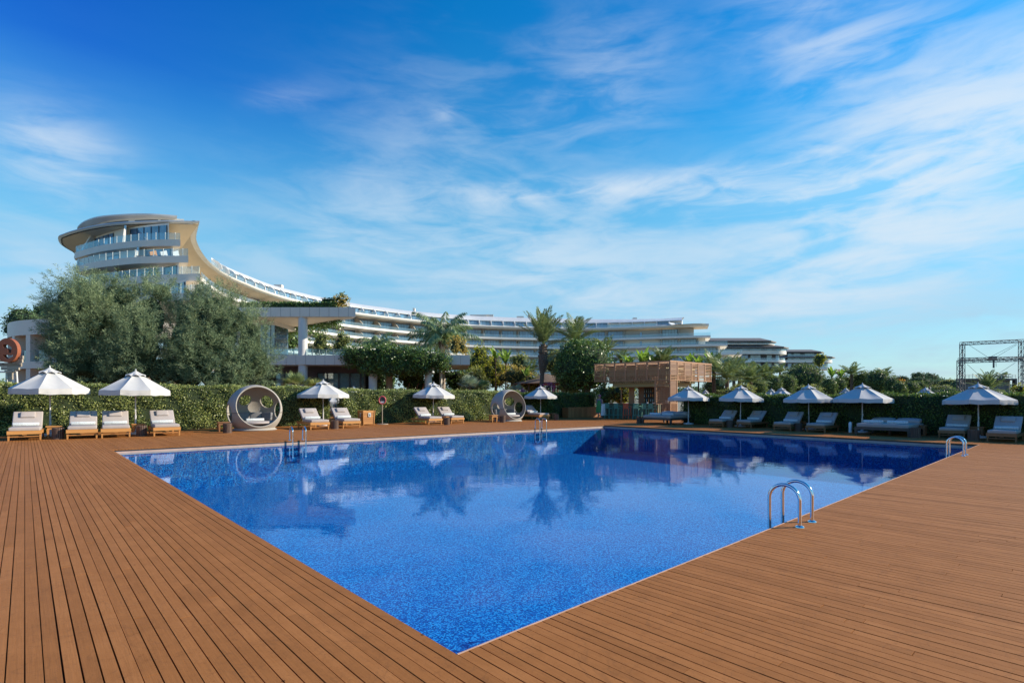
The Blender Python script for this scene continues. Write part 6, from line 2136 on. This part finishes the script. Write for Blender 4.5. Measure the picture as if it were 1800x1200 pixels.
boxgreen('roof_hedge', (xx(420, 48.4), 48.4, 0), (xx(592, 48.4), 48.4, 0), 0.7, ztp + 0.002, ztp + 0.5, 'dark', 0.15, 190, 'long low hedge along the roof edge of the terrace pavilion', 'hedge')
boxgreen('block_hedge', (xx(565, 49.2), 49.2, 0), (xx(587, 49.2), 49.2, 0), 0.9, ztp + 0.002, ztp + 1.02, 'deep', 0.13, 200, 'squared dark hedge block on the pavilion roof beside the golden shrub', 'hedge')
bush(601, 530, 15, 12, 48.9, 'gold', 'golden green shrub on the right end of the pavilion roof', leaf=3.6, trunk=False, core=0.5)

# vines hanging below the pavilion's roof edge
vh = empty('hanging_vines', (rc + bc) / 2); n = 2600
t = RNG.uniform(0.12, 1, n) ** 0.8
dropm = 0.9 + 0.5 * np.sin(t * 17) * RNG.uniform(0.3, 1, n)
p0 = np.array(rc)[None] + (np.array(bc) - np.array(rc))[None] * t[:, None] - np.array((rc + bc) / 2)[None]
C = p0 + np.c_[RNG.normal(size=n) * 0.15 + 0.15, RNG.normal(size=n) * 0.15, zbt - 0.02 - RNG.uniform(0, 1, n) ** 1.3 * dropm]
np_mesh('foliage', rand_leaves(C, unit(np.tile([0.3, -1, 0.1], (n, 1)) + 0.4 * RNG.normal(size=(n, 3))), 0.2), quads(n), LM['dark'], vh)
tag(vh, 'vines hanging under the slanting roof edge of the terrace pavilion', 'vines')

k48 = 47.4 / F
bush(694, 629, 98, 24, 47.6, 'ficus', 'wide dark creeper covering the terrace edge above the white columns', cat='creeper', name='wall_creeper', trunk=False, leaf=3.3, dens=3.0, amp=0.12, core=0.66,
     lobes=[((xx(p, 47.6) - xx(694, 47.6), (0.0 if q % 2 else 0.3), zz(yv, 47.6)), (rx * k48, 1.1, ry * k48)) for q, (p, yv, rx, ry) in enumerate(
         [(616, 627, 19, 21), (640, 626, 24, 25), (665, 628, 24, 24), (690, 629, 26, 25), (715, 631, 25, 24), (738, 634, 26, 22), (762, 634, 24, 20), (780, 637, 14, 17), (652, 645, 30, 16), (690, 645, 36, 18), (677, 629, 26, 25), (703, 630, 26, 25), (727, 632, 26, 24), (705, 648, 30, 14), (735, 646, 26, 16)])])
bush(725, 672, 34, 22, 53, 'dark', 'dark undergrowth with reddish stems behind the white columns', leaf=4, trunk=True)
m = MB(); xs_ = xx(705, 52.0)
for px in (706, 722, 732): m.tube([(xx(px, 52) - xx(725, 52) + 0.0, 0, 0), (xx(px, 52) - xx(725, 52) + 0.3, 0, 1.4), (xx(px, 52) - xx(725, 52) + 0.9, 0, 2.9)], [0.11, 0.09, 0.06], 7)
o = m.build('bare_stems', simple('red_bark', (0.16, 0.075, 0.05), 0.9, var=0.4)); o.location = (xx(725, 52), 51.3, 0); tag(o, 'slanting reddish bare stems under the creeper between the white columns', 'stems')
bush(664, 676, 10, 22, 54, 'olive', 'thin olive shrub between the first white column and the beige column', leaf=3.4)
bush(672, 668, 26, 28, 60, 'dark', 'dark shrub behind the white and beige columns under the creeper', leaf=4)
bush(770, 668, 20, 26, 56, 'dark', 'dark shrub right of the third white column', leaf=4)
bush(808, 664, 30, 26, 58, 'dark', 'dark shrub under the white end of the terrace slab', leaf=4)
bush(800, 612, 26, 22, 49.5, 'gold', 'golden climber above the white end of the terrace slab', leaf=3.4, trunk=False, core=0.4, dens=0.6)
bush(508, 596, 24, 20, 60, 'dark', 'dark rounded shrub on the terrace left of the big column', leaf=3.6, trunk=False)
bush(490, 606, 14, 20, 62, 'yellow', 'bright green shrub on the terrace behind the glass corner', leaf=3.4, trunk=False)
bush(563, 604, 26, 20, 62, 'olive', 'feathery olive shrub on the terrace right of the big column', leaf=3.2, trunk=False, core=0.5, dens=0.7)
bush(600, 603, 22, 22, 64, 'olive', 'second feathery olive shrub on the terrace next to the creeper', leaf=3.2, trunk=False, core=0.5, dens=0.7)
bush(845, 640, 36, 34, 60, 'yellow', 'yellow green shrub right of the white slab end', leaf=3.8)
bush(835, 668, 30, 24, 56, 'olive', 'olive green shrub behind the silver fan palm', leaf=3.6)
bush(872, 655, 26, 30, 55, 'yellow', 'yellow green shrub below the two banana plants', leaf=3.6)
bush(905, 662, 34, 28, 53, 'gold', 'golden brown shrub above the smaller wicker pod', leaf=3.2, core=0.55, dens=0.8)
bush(918, 640, 22, 20, 60, 'olive', 'green shrub behind the golden brown one', leaf=3.6)
bush(935, 672, 22, 20, 52, 'olive', 'loose olive shrub just left of the date palm trunk', leaf=3.4)
bush(972, 640, 22, 26, 58, 'olive', 'pale green shrub between the date palm trunk and the round ficus', leaf=3.6)
bush(915, 690, 10, 6, 45, 'pink', 'low pink flowering patch left of the small parasol behind the wicker pod', cat='flowers', name='flowering_shrub', leaf=2.6)
bush(963, 680, 16, 9, 46, 'pink', 'pink bougainvillea spray at the foot of the date palm trunk', cat='flowers', name='flowering_shrub', leaf=2.6, core=0.3, dens=0.5)
bush(815, 691, 20, 6, 43, 'olive', 'low grassy tuft over the hedge left of the smaller wicker pod', leaf=3)
bush(996, 678, 22, 12, 47, 'olive', 'low reddish green planting at the thatched hut', leaf=3)

# ---- big round ficus
fk = 46 / F
bush(1030, 645, 58, 54, 46, 'ficus', 'big dense round ficus tree beside the pool bar', cat='tree', name='ficus_tree', leaf=3.6, dens=1.7, amp=0.15, core=0.8, depth=52, trunk=True)
bush(1066, 695, 24, 16, 42, 'dark', 'dark shrub behind the bar at the foot of the ficus', leaf=3.6)
bush(1090, 692, 30, 16, 44, 'yellow', 'sunlit green hedge bush seen through the open bar', leaf=3.2, core=0.85)


# ---- palms
def frond_arrays(az, el, L, droop, leaf_len, nl, hang, wid, twist=0.0):
    """one feather leaf; returns quads of leaflets and rachis"""
    n = 12
    t = np.linspace(0, 1, n)
    ang = el - droop * t ** 1.4
    ds_ = L / (n - 1)
    r = np.concatenate([[0], np.cumsum(np.cos(ang[:-1]) * ds_)]); z = np.concatenate([[0], np.cumsum(np.sin(ang[:-1]) * ds_)])
    ca, sa = math.cos(az), math.sin(az)
    pts = np.c_[r * ca, r * sa, z]
    side = np.array([-sa, ca, 0.0])
    tt = np.linspace(0.10, 1.0, nl)
    C = np.c_[np.interp(tt, t, pts[:, 0]), np.interp(tt, t, pts[:, 1]), np.interp(tt, t, pts[:, 2])]
    an = np.interp(tt, t, ang)
    T = np.c_[np.cos(an) * ca, np.cos(an) * sa, np.sin(an)]
    out = []
    for sg in (-1, 1):
        D = unit(sg * side[None] * 0.85 + T * (0.45 + 0.5 * tt[:, None]) + np.array([0, 0, -hang]) + 0.12 * RNG.normal(size=(nl, 3)))
        up = np.cross(T, side[None]); S = unit(np.cross(D, up + 0.3 * RNG.normal(size=up.shape)))
        ll = leaf_len * np.sin(np.pi * (0.16 + 0.74 * tt)) * RNG.uniform(0.85, 1.1, nl)
        out.append(leaf_cards(C, D, S, ll, wid))
    # rachis strip
    rc_ = []
    for i in range(n - 1):
        wdt = 0.028 * (1 - i / n) * L / 2.5
        u_ = np.cross(side, pts[i + 1] - pts[i]); u_ /= np.linalg.norm(u_) + 1e-9
        rc_ += [pts[i] - side * wdt, pts[i] + side * wdt, pts[i + 1] + side * wdt * 0.85, pts[i + 1] - side * wdt * 0.85]
    out.append(np.array(rc_))
    return out


def palm_crown(root, z, n, L, els, droop, leaf_len, nl, hang, wid, mat, seed=0):
    rr = random.Random(seed); V = []
    for i in range(n):
        az = i * 2.39996 + rr.uniform(-0.3, 0.3)
        el = els[0] + (els[1] - els[0]) * (i / max(1, n - 1)) + rr.uniform(-0.12, 0.12)
        for a in frond_arrays(az, el, L * rr.uniform(0.82, 1.08), droop * rr.uniform(0.75, 1.2), leaf_len, nl, hang, wid): V.append(a)
    V = np.concatenate(V); V[:, 2] += z
    return np_mesh('fronds', V, quads(len(V) // 4), mat, root)


def palm(px, py, Y, n, Lpx, els, droop, lpx, nl, hang, wpx, mat, label, trunk=(0.2, 0.16), tmat='bark', bulb=None, lean=0.0, name='palm_tree', seed=3, boss=None):
    k = Y / F; c = P(px, py, Y)
    root = empty(name, (c.x, c.y, 0))
    palm_crown(root, c.z, n, Lpx * k, els, droop, lpx * k, nl, hang, wpx * k, LM[mat], seed)
    if trunk:
        m = MB(); h = c.z
        pts = []; rs = []
        for i in range(25):
            t = i / 24
            pts.append((lean * (1 - t) ** 1.5, 0, -0.1 + (h + 0.15) * t))
            r = trunk[0] + (trunk[1] - trunk[0]) * t
            if bulb and t > bulb[0]: r += bulb[1] * math.sin(math.pi * min(1, (t - bulb[0]) / (1.02 - bulb[0]))) ** 0.7
            rs.append(r * (1 + 0.05 * (i % 2)))
        m.tube(pts, rs, 14)
        m.build('trunk', M[tmat], root, smooth=70)
        if bulb:       # cut frond stubs round the swollen head
            s = MB()
            for i in range(110):
                t = bulb[0] + (1 - bulb[0]) * RNG.uniform(0.03, 1.0); a = RNG.uniform(0, 6.28)
                r = trunk[1] + bulb[1] * math.sin(math.pi * min(1, (t - bulb[0]) / (1.02 - bulb[0]))) ** 0.7
                z = -0.1 + (h + 0.15) * t
                p = Vector((math.cos(a) * r * 0.95, math.sin(a) * r * 0.95, z)); d = Vector((math.cos(a), math.sin(a), 0.9)).normalized()
                s.tube([p, p + d * 0.16], [0.055, 0.03], 5)
            s.build('frond_stubs', M['bark'], root)
    tag(root, label, 'palm', 'palms in the garden')
    return root


palm(778, 596, 53, 22, 74, (1.45, -0.05), 1.7, 20, 74, 1.25, 1.4, 'queen', 'tall queen palm with drooping feather fronds rising above the creeper', trunk=(0.30, 0.22), tmat='bark_pale', bulb=(0.86, 0.12), seed=4)
palm(664, 606, 55, 13, 40, (1.3, 0.1), 1.9, 14, 50, 1.1, 1.3, 'queen', 'small queen palm crown peeping over the left part of the creeper', trunk=(0.16, 0.13), seed=6)
palm(955, 606, 46, 26, 66, (1.54, 0.88), 0.42, 12, 80, 0.02, 0.95, 'palm', 'date palm with upright fronds and a swollen trunk head, tallest in the middle', trunk=(0.19, 0.155), bulb=(0.60, 0.2), lean=-0.35, seed=8)
palm(1011, 602, 50, 30, 58, (1.5, 0.0), 0.9, 12, 72, 0.08, 1.0, 'palm', 'date palm with a full crown behind the round ficus', trunk=(0.25, 0.22), seed=9)
palm(992, 622, 49, 12, 50, (0.5, -0.1), 1.2, 12, 40, 0.3, 1.5, 'palm', 'low drooping palm left behind the round ficus', trunk=(0.2, 0.16), seed=10)
palm(1062, 618, 56, 16, 34, (1.4, 0.1), 0.9, 10, 36, 0.2, 1.5, 'palm', 'small palm top over the right shoulder of the round ficus', trunk=(0.2, 0.16), seed=11)
palm(1092, 632, 52, 14, 26, (1.3, 0.0), 1.0, 9, 30, 0.2, 1.5, 'palm', 'small palm between the ficus and the left end of the bar roof', trunk=(0.15, 0.12), seed=12)
palm(933, 652, 57, 12, 30, (1.3, 0.2), 0.8, 9, 28, 0.2, 1.5, 'palm', 'small palm just left of the date palm trunk', trunk=(0.15, 0.12), seed=13)
RIGHTP = [(1166, 640, 46, 36, 'palm fronds rising directly behind the nearest corner of the bar roof'), (1255, 655, 48, 46, 'palm right behind the right end of the bar roof'),
          (1278, 668, 46, 52, 'broad arching palm right of the bar, above the tiny parasol top'), (1300, 668, 52, 40, 'arching palm in front of the hotel end'),
          (1318, 672, 48, 40, 'arching palm left of the first clipped ball tree'), (1340, 664, 60, 28, 'palm in front of the bigger dark roofed block'),
          (1290, 655, 60, 32, 'taller palm in front of the hotel end terraces')]
for i, (px, py, Y, Lp, lab) in enumerate(RIGHTP):
    palm(px, py, Y, 22, Lp, (1.45, 0.15), 0.75, 11, 62, 0.1, 1.0, 'palm', lab, trunk=(0.2, 0.16), seed=20 + i)
palm(1497, 659, 66, 18, 26, (1.4, 0.1), 0.8, 8, 30, 0.1, 1.3, 'palm', 'palm tuft right of the smaller dark roofed block', trunk=(0.2, 0.16), seed=31)
palm(1554, 660, 80, 16, 19, (1.4, 0.1), 0.8, 7, 26, 0.1, 1.2, 'palm', 'small palm tuft above the clipped ball trees, left of the stone pines', trunk=(0.2, 0.16), seed=32)
palm(1737, 685, 44, 24, 36, (1.5, 0.1), 0.7, 9, 40, 0.1, 1.3, 'palm', 'palm in front of the stage box under the truss frame', trunk=(0.2, 0.16), seed=33)
palm(1762, 664, 70, 14, 13, (1.4, 0.0), 1.0, 6, 22, 0.2, 1.2, 'palm', 'small palm top at the stage roof railing', trunk=(0.2, 0.16), seed=34)
palm(1371, 655, 95, 14, 20, (1.4, 0.1), 0.8, 7, 26, 0.1, 1.2, 'palm', 'small grey palm right of the bigger dark roofed block', trunk=(0.2, 0.16), seed=35)
palm(601, 522, 49.3, 10, 11, (1.3, 0.0), 0.8, 4, 20, 0.1, 1.0, 'palm', 'little palm tuft growing out of the golden shrub on the pavilion roof', trunk=None, seed=36)


# ---- banana plants with paddle leaves
def banana(px, py, Y, n, Lpx, label, seed, name='banana_plant'):
    k = Y / F; c = P(px, py, Y); rr = random.Random(seed)
    root = empty(name, (c.x, c.y, 0)); V = []; m = MB()
    h0 = max(0.2, c.z - Lpx * k * 0.2)
    for i in range(n):
        az = i * 2.4 + rr.uniform(-0.3, 0.3); L_ = Lpx * k * rr.uniform(0.75, 1.1); el = R(rr.uniform(55, 84)); dr = rr.uniform(0.4, 1.1)
        nn = 9; p = np.array([0, 0, h0]); pts = [p]
        for j in range(nn):
            a = el - dr * (j / nn) ** 1.8; p = p + np.array([math.cos(a) * math.cos(az), math.cos(a) * math.sin(az), math.sin(a)]) * L_ / nn; pts.append(p)
        side = np.array([-math.sin(az), math.cos(az), 0])
        w = [0.01, 0.016, 0.07, 0.115, 0.13, 0.13, 0.12, 0.095, 0.06, 0.008]
        for j in range(nn):
            for sg in (-1, 1):
                lift = np.array([0, 0, 0.25])
                a0 = pts[j]; a1 = pts[j + 1]; s0 = (side * sg + lift) * w[j] * L_ * 0.95; s1 = (side * sg + lift) * w[j + 1] * L_ * rr.uniform(0.8, 1.0)
                V += [a0, a1, a1 + s1, a0 + s0]
        m.tube([(0, 0, -0.1), tuple(pts[0]), tuple(pts[2])], [0.09, 0.05, 0.025], 6)
    V = np.array(V); np_mesh('leaves', V, quads(len(V) // 4), LM['banana'], root); m.build('stem', M['bark'], root)
    tag(root, label, 'banana plant', 'banana plants in the garden')


for i, a in enumerate([(871, 628, 54, 8, 28, 'left of the two banana plants in the middle of the garden'), (889, 636, 53, 9, 32, 'right of the two banana plants in the middle of the garden'),
                       (1106, 640, 47, 8, 34, 'banana plant at the left behind the bar roof, nearest the ficus'), (1130, 640, 48, 9, 42, 'tallest banana plant behind the bar roof'),
                       (1148, 642, 47, 8, 34, 'banana plant just left of the bar roof corner'), (1212, 640, 48, 9, 32, 'banana plant over the right part of the bar roof'),
                       (1228, 642, 47, 8, 30, 'banana plant near the right end of the bar roof'), (1248, 632, 54, 8, 24, 'banana plant behind the right end of the bar roof'),
                       (1322, 655, 54, 8, 24, 'banana plant above the first clipped ball tree'), (1462, 660, 62, 8, 22, 'banana plant below the smaller dark roofed block'),
                       (1478, 662, 60, 8, 20, 'banana plant left of the palm tuft beside the smaller dark block'), (925, 660, 52, 7, 26, 'single banana plant beside the golden brown shrub')]):
    banana(*a, 40 + i)


# ---- fan palms
def fan_palm(px, py, Y, n, Rpx, mat, label, seed):
    k = Y / F; c = P(px, py, Y); rr = random.Random(seed); root = empty('fan_palm', (c.x, c.y, 0)); V = []; m = MB()
    for i in range(n):
        az = i * 2.4; el = R(rr.uniform(8, 80)); L_ = Rpx * k * rr.uniform(0.45, 0.6)
        d = np.array([math.cos(el) * math.cos(az), math.cos(el) * math.sin(az), math.sin(el)]); o_ = np.array([0, 0, c.z]) + d * L_
        m.tube([(0, 0, c.z - 0.05), tuple(o_)], 0.012, 4)
        u1 = np.cross(d, [0, 0, 1]); u1 /= np.linalg.norm(u1) + 1e-6; u2 = np.cross(u1, d)
        ns_ = 15
        A = np.linspace(-1.75, 1.75, ns_)
        D = np.array([d * math.cos(a) + u1 * math.sin(a) + u2 * 0.12 * math.cos(a * 2) for a in A])
        V.append(leaf_cards(np.repeat(o_[None], ns_, 0), unit(D), unit(np.cross(D, u2[None])), Rpx * k * 0.52 * RNG.uniform(0.85, 1.05, ns_), 0.055 * Rpx * k))
    V = np.concatenate(V); np_mesh('fans', V, quads(len(V) // 4), LM[mat], root)
    m.tube([(0, 0, -0.1), (0, 0, c.z)], [0.13, 0.1], 8); m.build('stem', M['bark'], root)
    tag(root, label, 'fan palm', 'low fan palms in the garden')


for i, a in enumerate([(520, 681, 40, 26, 32, 'palm', 'green fan palm behind the hedge in front of the dark pavilion wall'), (555, 684, 41, 18, 22, 'olive', 'paler fan palm peeping up left of the parasol by the crate bin'),
                       (825, 682, 47, 24, 26, 'silver', 'silver grey fan palm over the hedge right of the parasol by the round sign'), (850, 686, 48, 20, 20, 'palm', 'green fan palm right beside the silver grey one'),
                       (908, 688, 47, 18, 16, 'silver', 'small silver fan palm just above the smaller wicker pod')]):
    fan_palm(*a, 60 + i)

# ---- clipped ball trees, far trees
BALLS = [(1256, 680, 19, 17, 52, 'clipped ball shrub right behind the bar'), (1331, 680, 16, 16, 55, 'leftmost clipped ball tree in the row over the dark hedge'),
         (1361, 674, 14, 13, 58, 'small clipped ball tree above the hidden parasol top'), (1381, 673, 18, 15, 60, 'clipped ball tree left of the giant one'),
         (1413, 667, 35, 25, 64, 'giant clipped dome tree, biggest in the row'), (1458, 677, 13, 13, 58, 'clipped ball tree right of the giant dome'),
         (1474, 676, 13, 13, 60, 'clipped ball tree half overlapping its left neighbour beside the giant dome'), (1488, 672, 15, 11, 68, 'low clipped ball tree below the palm tuft'),
         (1505, 668, 12, 9, 76, 'smallest clipped ball tree, set behind the row'), (1521, 669, 19, 15, 66, 'clipped ball tree above the parasol over the daybed'),
         (1543, 670, 19, 19, 62, 'tall dark clipped dome right of the parasol over the daybed'), (1567, 677, 11, 15, 60, 'narrow clipped ball tree left of the orange bush'),
         (1582, 682, 11, 11, 58, 'clipped ball tree below the orange bush'), (1599, 681, 15, 10, 62, 'clipped ball tree above the wide far parasol'),
         (1615, 678, 13, 8, 74, 'flat clipped ball tree below the stone pines')]
for px, py, rx, ry, Y, lab in BALLS:
    c = P(px, py, Y); kk = Y / F
    bush(px, py, rx, ry, Y, 'ball', lab, cat='clipped tree', name='clipped_tree', leaf=2.5, dens=2.1, core=0.86, amp=0.08, group='clipped ball trees over the dark hedge',
         lobes=[((0, 0, c.z), (rx * kk, rx * kk * 0.9, ry * kk)), ((0, 0, c.z - ry * kk * 0.6), (rx * kk * 0.9, rx * kk * 0.8, ry * kk))])
bush(1440, 634, 9.5, 14, 92, 'yellow', 'bright green columnar tree in front of the smaller dark roofed block', cat='tree', name='columnar_tree', leaf=2.6, core=0.8)
bush(1357, 648, 17, 6, 100, 'deep', 'dark clipped hedge at the foot of the bigger dark block', leaf=2.6, core=0.9)
bush(1411, 644, 22, 5, 105, 'deep', 'dark clipped hedge between the two dark roofed blocks', leaf=2.6, core=0.9)
bush(1581, 671, 8, 5, 85, 'orange', 'small orange leaved bush among the clipped trees', leaf=2.6)
bush(1476, 655, 9, 5, 72, 'orange', 'rusty flowering shrub below the smaller dark block', leaf=2.6)
bush(1793, 688, 16, 12, 34, 'yellow', 'bright green shrub over the hedge at the far right edge', leaf=3)
bush(1310, 685, 26, 12, 46, 'olive', 'yellowish undergrowth beneath the arching palms right of the bar', leaf=3)
bush(1285, 690, 24, 10, 44, 'olive', 'low green undergrowth left of the first clipped ball tree', leaf=3)
bush(1425, 684, 24, 9, 56, 'olive', 'low olive planting under the giant clipped dome', leaf=2.8)
bush(1345, 662, 18, 10, 70, 'olive', 'olive shrub behind the small clipped balls', leaf=2.8)
for i, (px, py, rx, ry, lab) in enumerate([(1613, 661, 12, 7, 'left crown of the far stone pines on the skyline'), (1634, 664, 16, 8.5, 'right and wider crown of the far stone pines on the skyline')]):
    bush(px, py, rx, ry, 150, 'pine', lab, cat='pine tree', name='stone_pine', leaf=1.8, dens=1.2, amp=0.1, core=0.9, group='far stone pines', trunk=True)
for i, (px, py, rx, ry, Y, mt, lab) in enumerate([(1582, 668, 18, 7, 130, 'deep', 'far dark tree top on the skyline above the orange bush'), (1618, 672, 22, 9, 125, 'deep', 'dark far tree right below the stone pines'),
                                           (1648, 674, 16, 9, 130, 'pine', 'far tree directly right of the stone pines'), (1668, 676, 18, 9, 120, 'olive', 'pale far tree left of the truss frame'),
                                           (1682, 677, 12, 9, 110, 'pine', 'far tree right at the left tower of the truss frame'), (1655, 684, 20, 8, 95, 'olive', 'low olive tree above the right rim of the wide far parasol'),
                                           (1672, 688, 20, 7, 85, 'dark', 'low dark shrub left of the rightmost parasol top'), (1640, 690, 14, 5, 80, 'deep', 'low dark shrub behind the wide far parasol')]):
    bush(px, py, rx, ry, Y, mt, lab, cat='tree', name='far_tree', leaf=2.0, dens=1.2, core=0.88, amp=0.15, group='far trees on the right skyline')
# woodland that reads as one mass beyond everything
V = []; n = 70000
ang_ = RNG.uniform(-0.95, 0.95, n); dist = RNG.uniform(235, 300, n)
hh = 6.5 + 2.2 * np.sin(ang_ * 31) + 1.4 * np.sin(ang_ * 77 + 1)
C = np.c_[np.sin(ang_) * dist, np.cos(ang_) * dist, RNG.uniform(0, 1, n) ** 0.6 * hh]
o = np_mesh('distant_woods', rand_leaves(C, unit(np.c_[-np.sin(ang_) * 0.5, -np.cos(ang_) * 0.5, np.full(n, 0.8)]), 0.85), quads(n), LM['pine'])
tag(o, 'low distant woods closing the horizon behind the gardens', 'woods', kind='stuff')

# ------------------------------------------------------------------ the person beside the bar
pp = G(1054, 734.6)
per = empty('person', pp, math.atan2(pp.y, pp.x) - R(90) + R(-14))
tag(per, 'person in green apron and pink headscarf by the bar holding a white towel', 'person')
SKIN = simple('skin', (0.42, 0.23, 0.16), 0.6, var=0.05); CLOTH = simple('lilac_cloth', (0.16, 0.13, 0.2), 0.9); APRON = simple('green_apron', (0.06, 0.25, 0.07), 0.85); SCARF = simple('pink_scarf', (0.32, 0.09, 0.19), 0.85)


def skin_fig(name, verts, edges, radii, mat, parent):
    me = bpy.data.meshes.new(name); me.from_pydata(verts, edges, []); o_ = bpy.data.objects.new(name, me); COL.objects.link(o_)
    md = o_.modifiers.new('s', 'SKIN'); me.skin_vertices[0].data[0].use_root = True
    for i, r in enumerate(radii): me.skin_vertices[0].data[i].radius = (r, r) if not isinstance(r, tuple) else r
    o_.modifiers.new('u', 'SUBSURF').levels = 2
    dg_ = bpy.context.evaluated_depsgraph_get(); m2 = bpy.data.meshes.new_from_object(o_.evaluated_get(dg_)); bpy.data.objects.remove(o_)
    m2.name = name
    return link(name, m2, mat, parent, smooth=180)


vs = [(0, 0, 0.86), (0, 0.01, 1.05), (0, 0.0, 1.25), (0, 0.01, 1.38), (0, 0, 1.46), (0, -0.02, 1.54), (0, -0.03, 1.64),
      (0.10, 0, 0.84), (0.10, -0.01, 0.46), (0.10, 0.02, 0.08), (0.10, -0.12, 0.03), (-0.10, 0, 0.84), (-0.10, 0.0, 0.46), (-0.10, 0.03, 0.08), (-0.10, -0.11, 0.03),
      (0.19, 0, 1.33), (0.25, -0.02, 1.08), (0.21, -0.2, 0.98), (0.17, -0.28, 0.98), (-0.19, 0, 1.33), (-0.25, -0.01, 1.08), (-0.2, -0.17, 0.97), (-0.15, -0.25, 0.97), (0, -0.135, 1.60)]
es = [(0, 1), (1, 2), (2, 3), (3, 4), (4, 5), (5, 6), (0, 7), (7, 8), (8, 9), (9, 10), (0, 11), (11, 12), (12, 13), (13, 14), (3, 15), (15, 16), (16, 17), (17, 18), (3, 19), (19, 20), (20, 21), (21, 22), (6, 23)]
rad = [0.14, 0.125, 0.14, 0.12, 0.055, 0.085, 0.08, 0.09, 0.062, 0.042, 0.035, 0.09, 0.062, 0.042, 0.035, 0.062, 0.045, 0.036, 0.03, 0.062, 0.045, 0.036, 0.03, 0.016]
skin_fig('body', vs, es, rad, SKIN, per)
m = MB()
m.lathe([(0.165, 1.40), (0.20, 1.30), (0.185, 1.10), (0.20, 0.92), (0.225, 0.60), (0.23, 0.36)], 20); m.build('dress', CLOTH, per, smooth=60)
m = MB(); m.add([(x * w_, -0.205 - 0.03 * (1 - abs(x)), z) for z, w_ in ((1.32, 0.10), (1.12, 0.13), (1.0, 0.19), (0.7, 0.22), (0.42, 0.23)) for x in (-1, 0, 1)], [(3 * i + j, 3 * i + 3 + j, 3 * i + 4 + j, 3 * i + 1 + j) for i in range(4) for j in range(2)]); m.build('apron', APRON, per)
m = MB(); m.lathe([(0.0, 1.735), (0.07, 1.72), (0.105, 1.66), (0.105, 1.60), (0.085, 1.56)], 16, c=(0, 0.012, 0)); m.tube([(0, 0.09, 1.62), (0, 0.13, 1.5), (0, 0.12, 1.38)], [0.05, 0.045, 0.01], 8); m.build('headscarf', SCARF, per, smooth=60)
for sx in (-1, 1):
    m = MB(); m.lathe([(0.0, -0.012), (0.011, -0.006), (0.011, 0.006), (0.0, 0.012)], 8, c=(sx * 0.034, -0.108, 1.645)); m.build('eye', M['black'], per, smooth=80)
m = MB(); m.tube([(-0.022, -0.104, 1.555), (0, -0.112, 1.552), (0.022, -0.104, 1.555)], 0.006, 6); m.build('mouth', SCARF, per)
m = MB()
X = np.linspace(-0.2, 0.2, 13)
for y0 in (-0.03, 0.03): m.strip([(x, y0 + 0.02 * math.sin(x * 30), 0.2) for x in X], [(x * 0.8, y0 * 0.4 + 0.012 * math.sin(x * 30), 1.02) for x in X])
m.tube([(-0.16, 0, 1.02), (0.16, 0, 1.02)], 0.03, 8)
tw = m.build('white_towel', M['white_towel'], smooth=60)
tw.location = pp + Vector((0.24, -0.28, 0)); tag(tw, 'long white towel hanging from the hands of the person by the bar', 'towel')
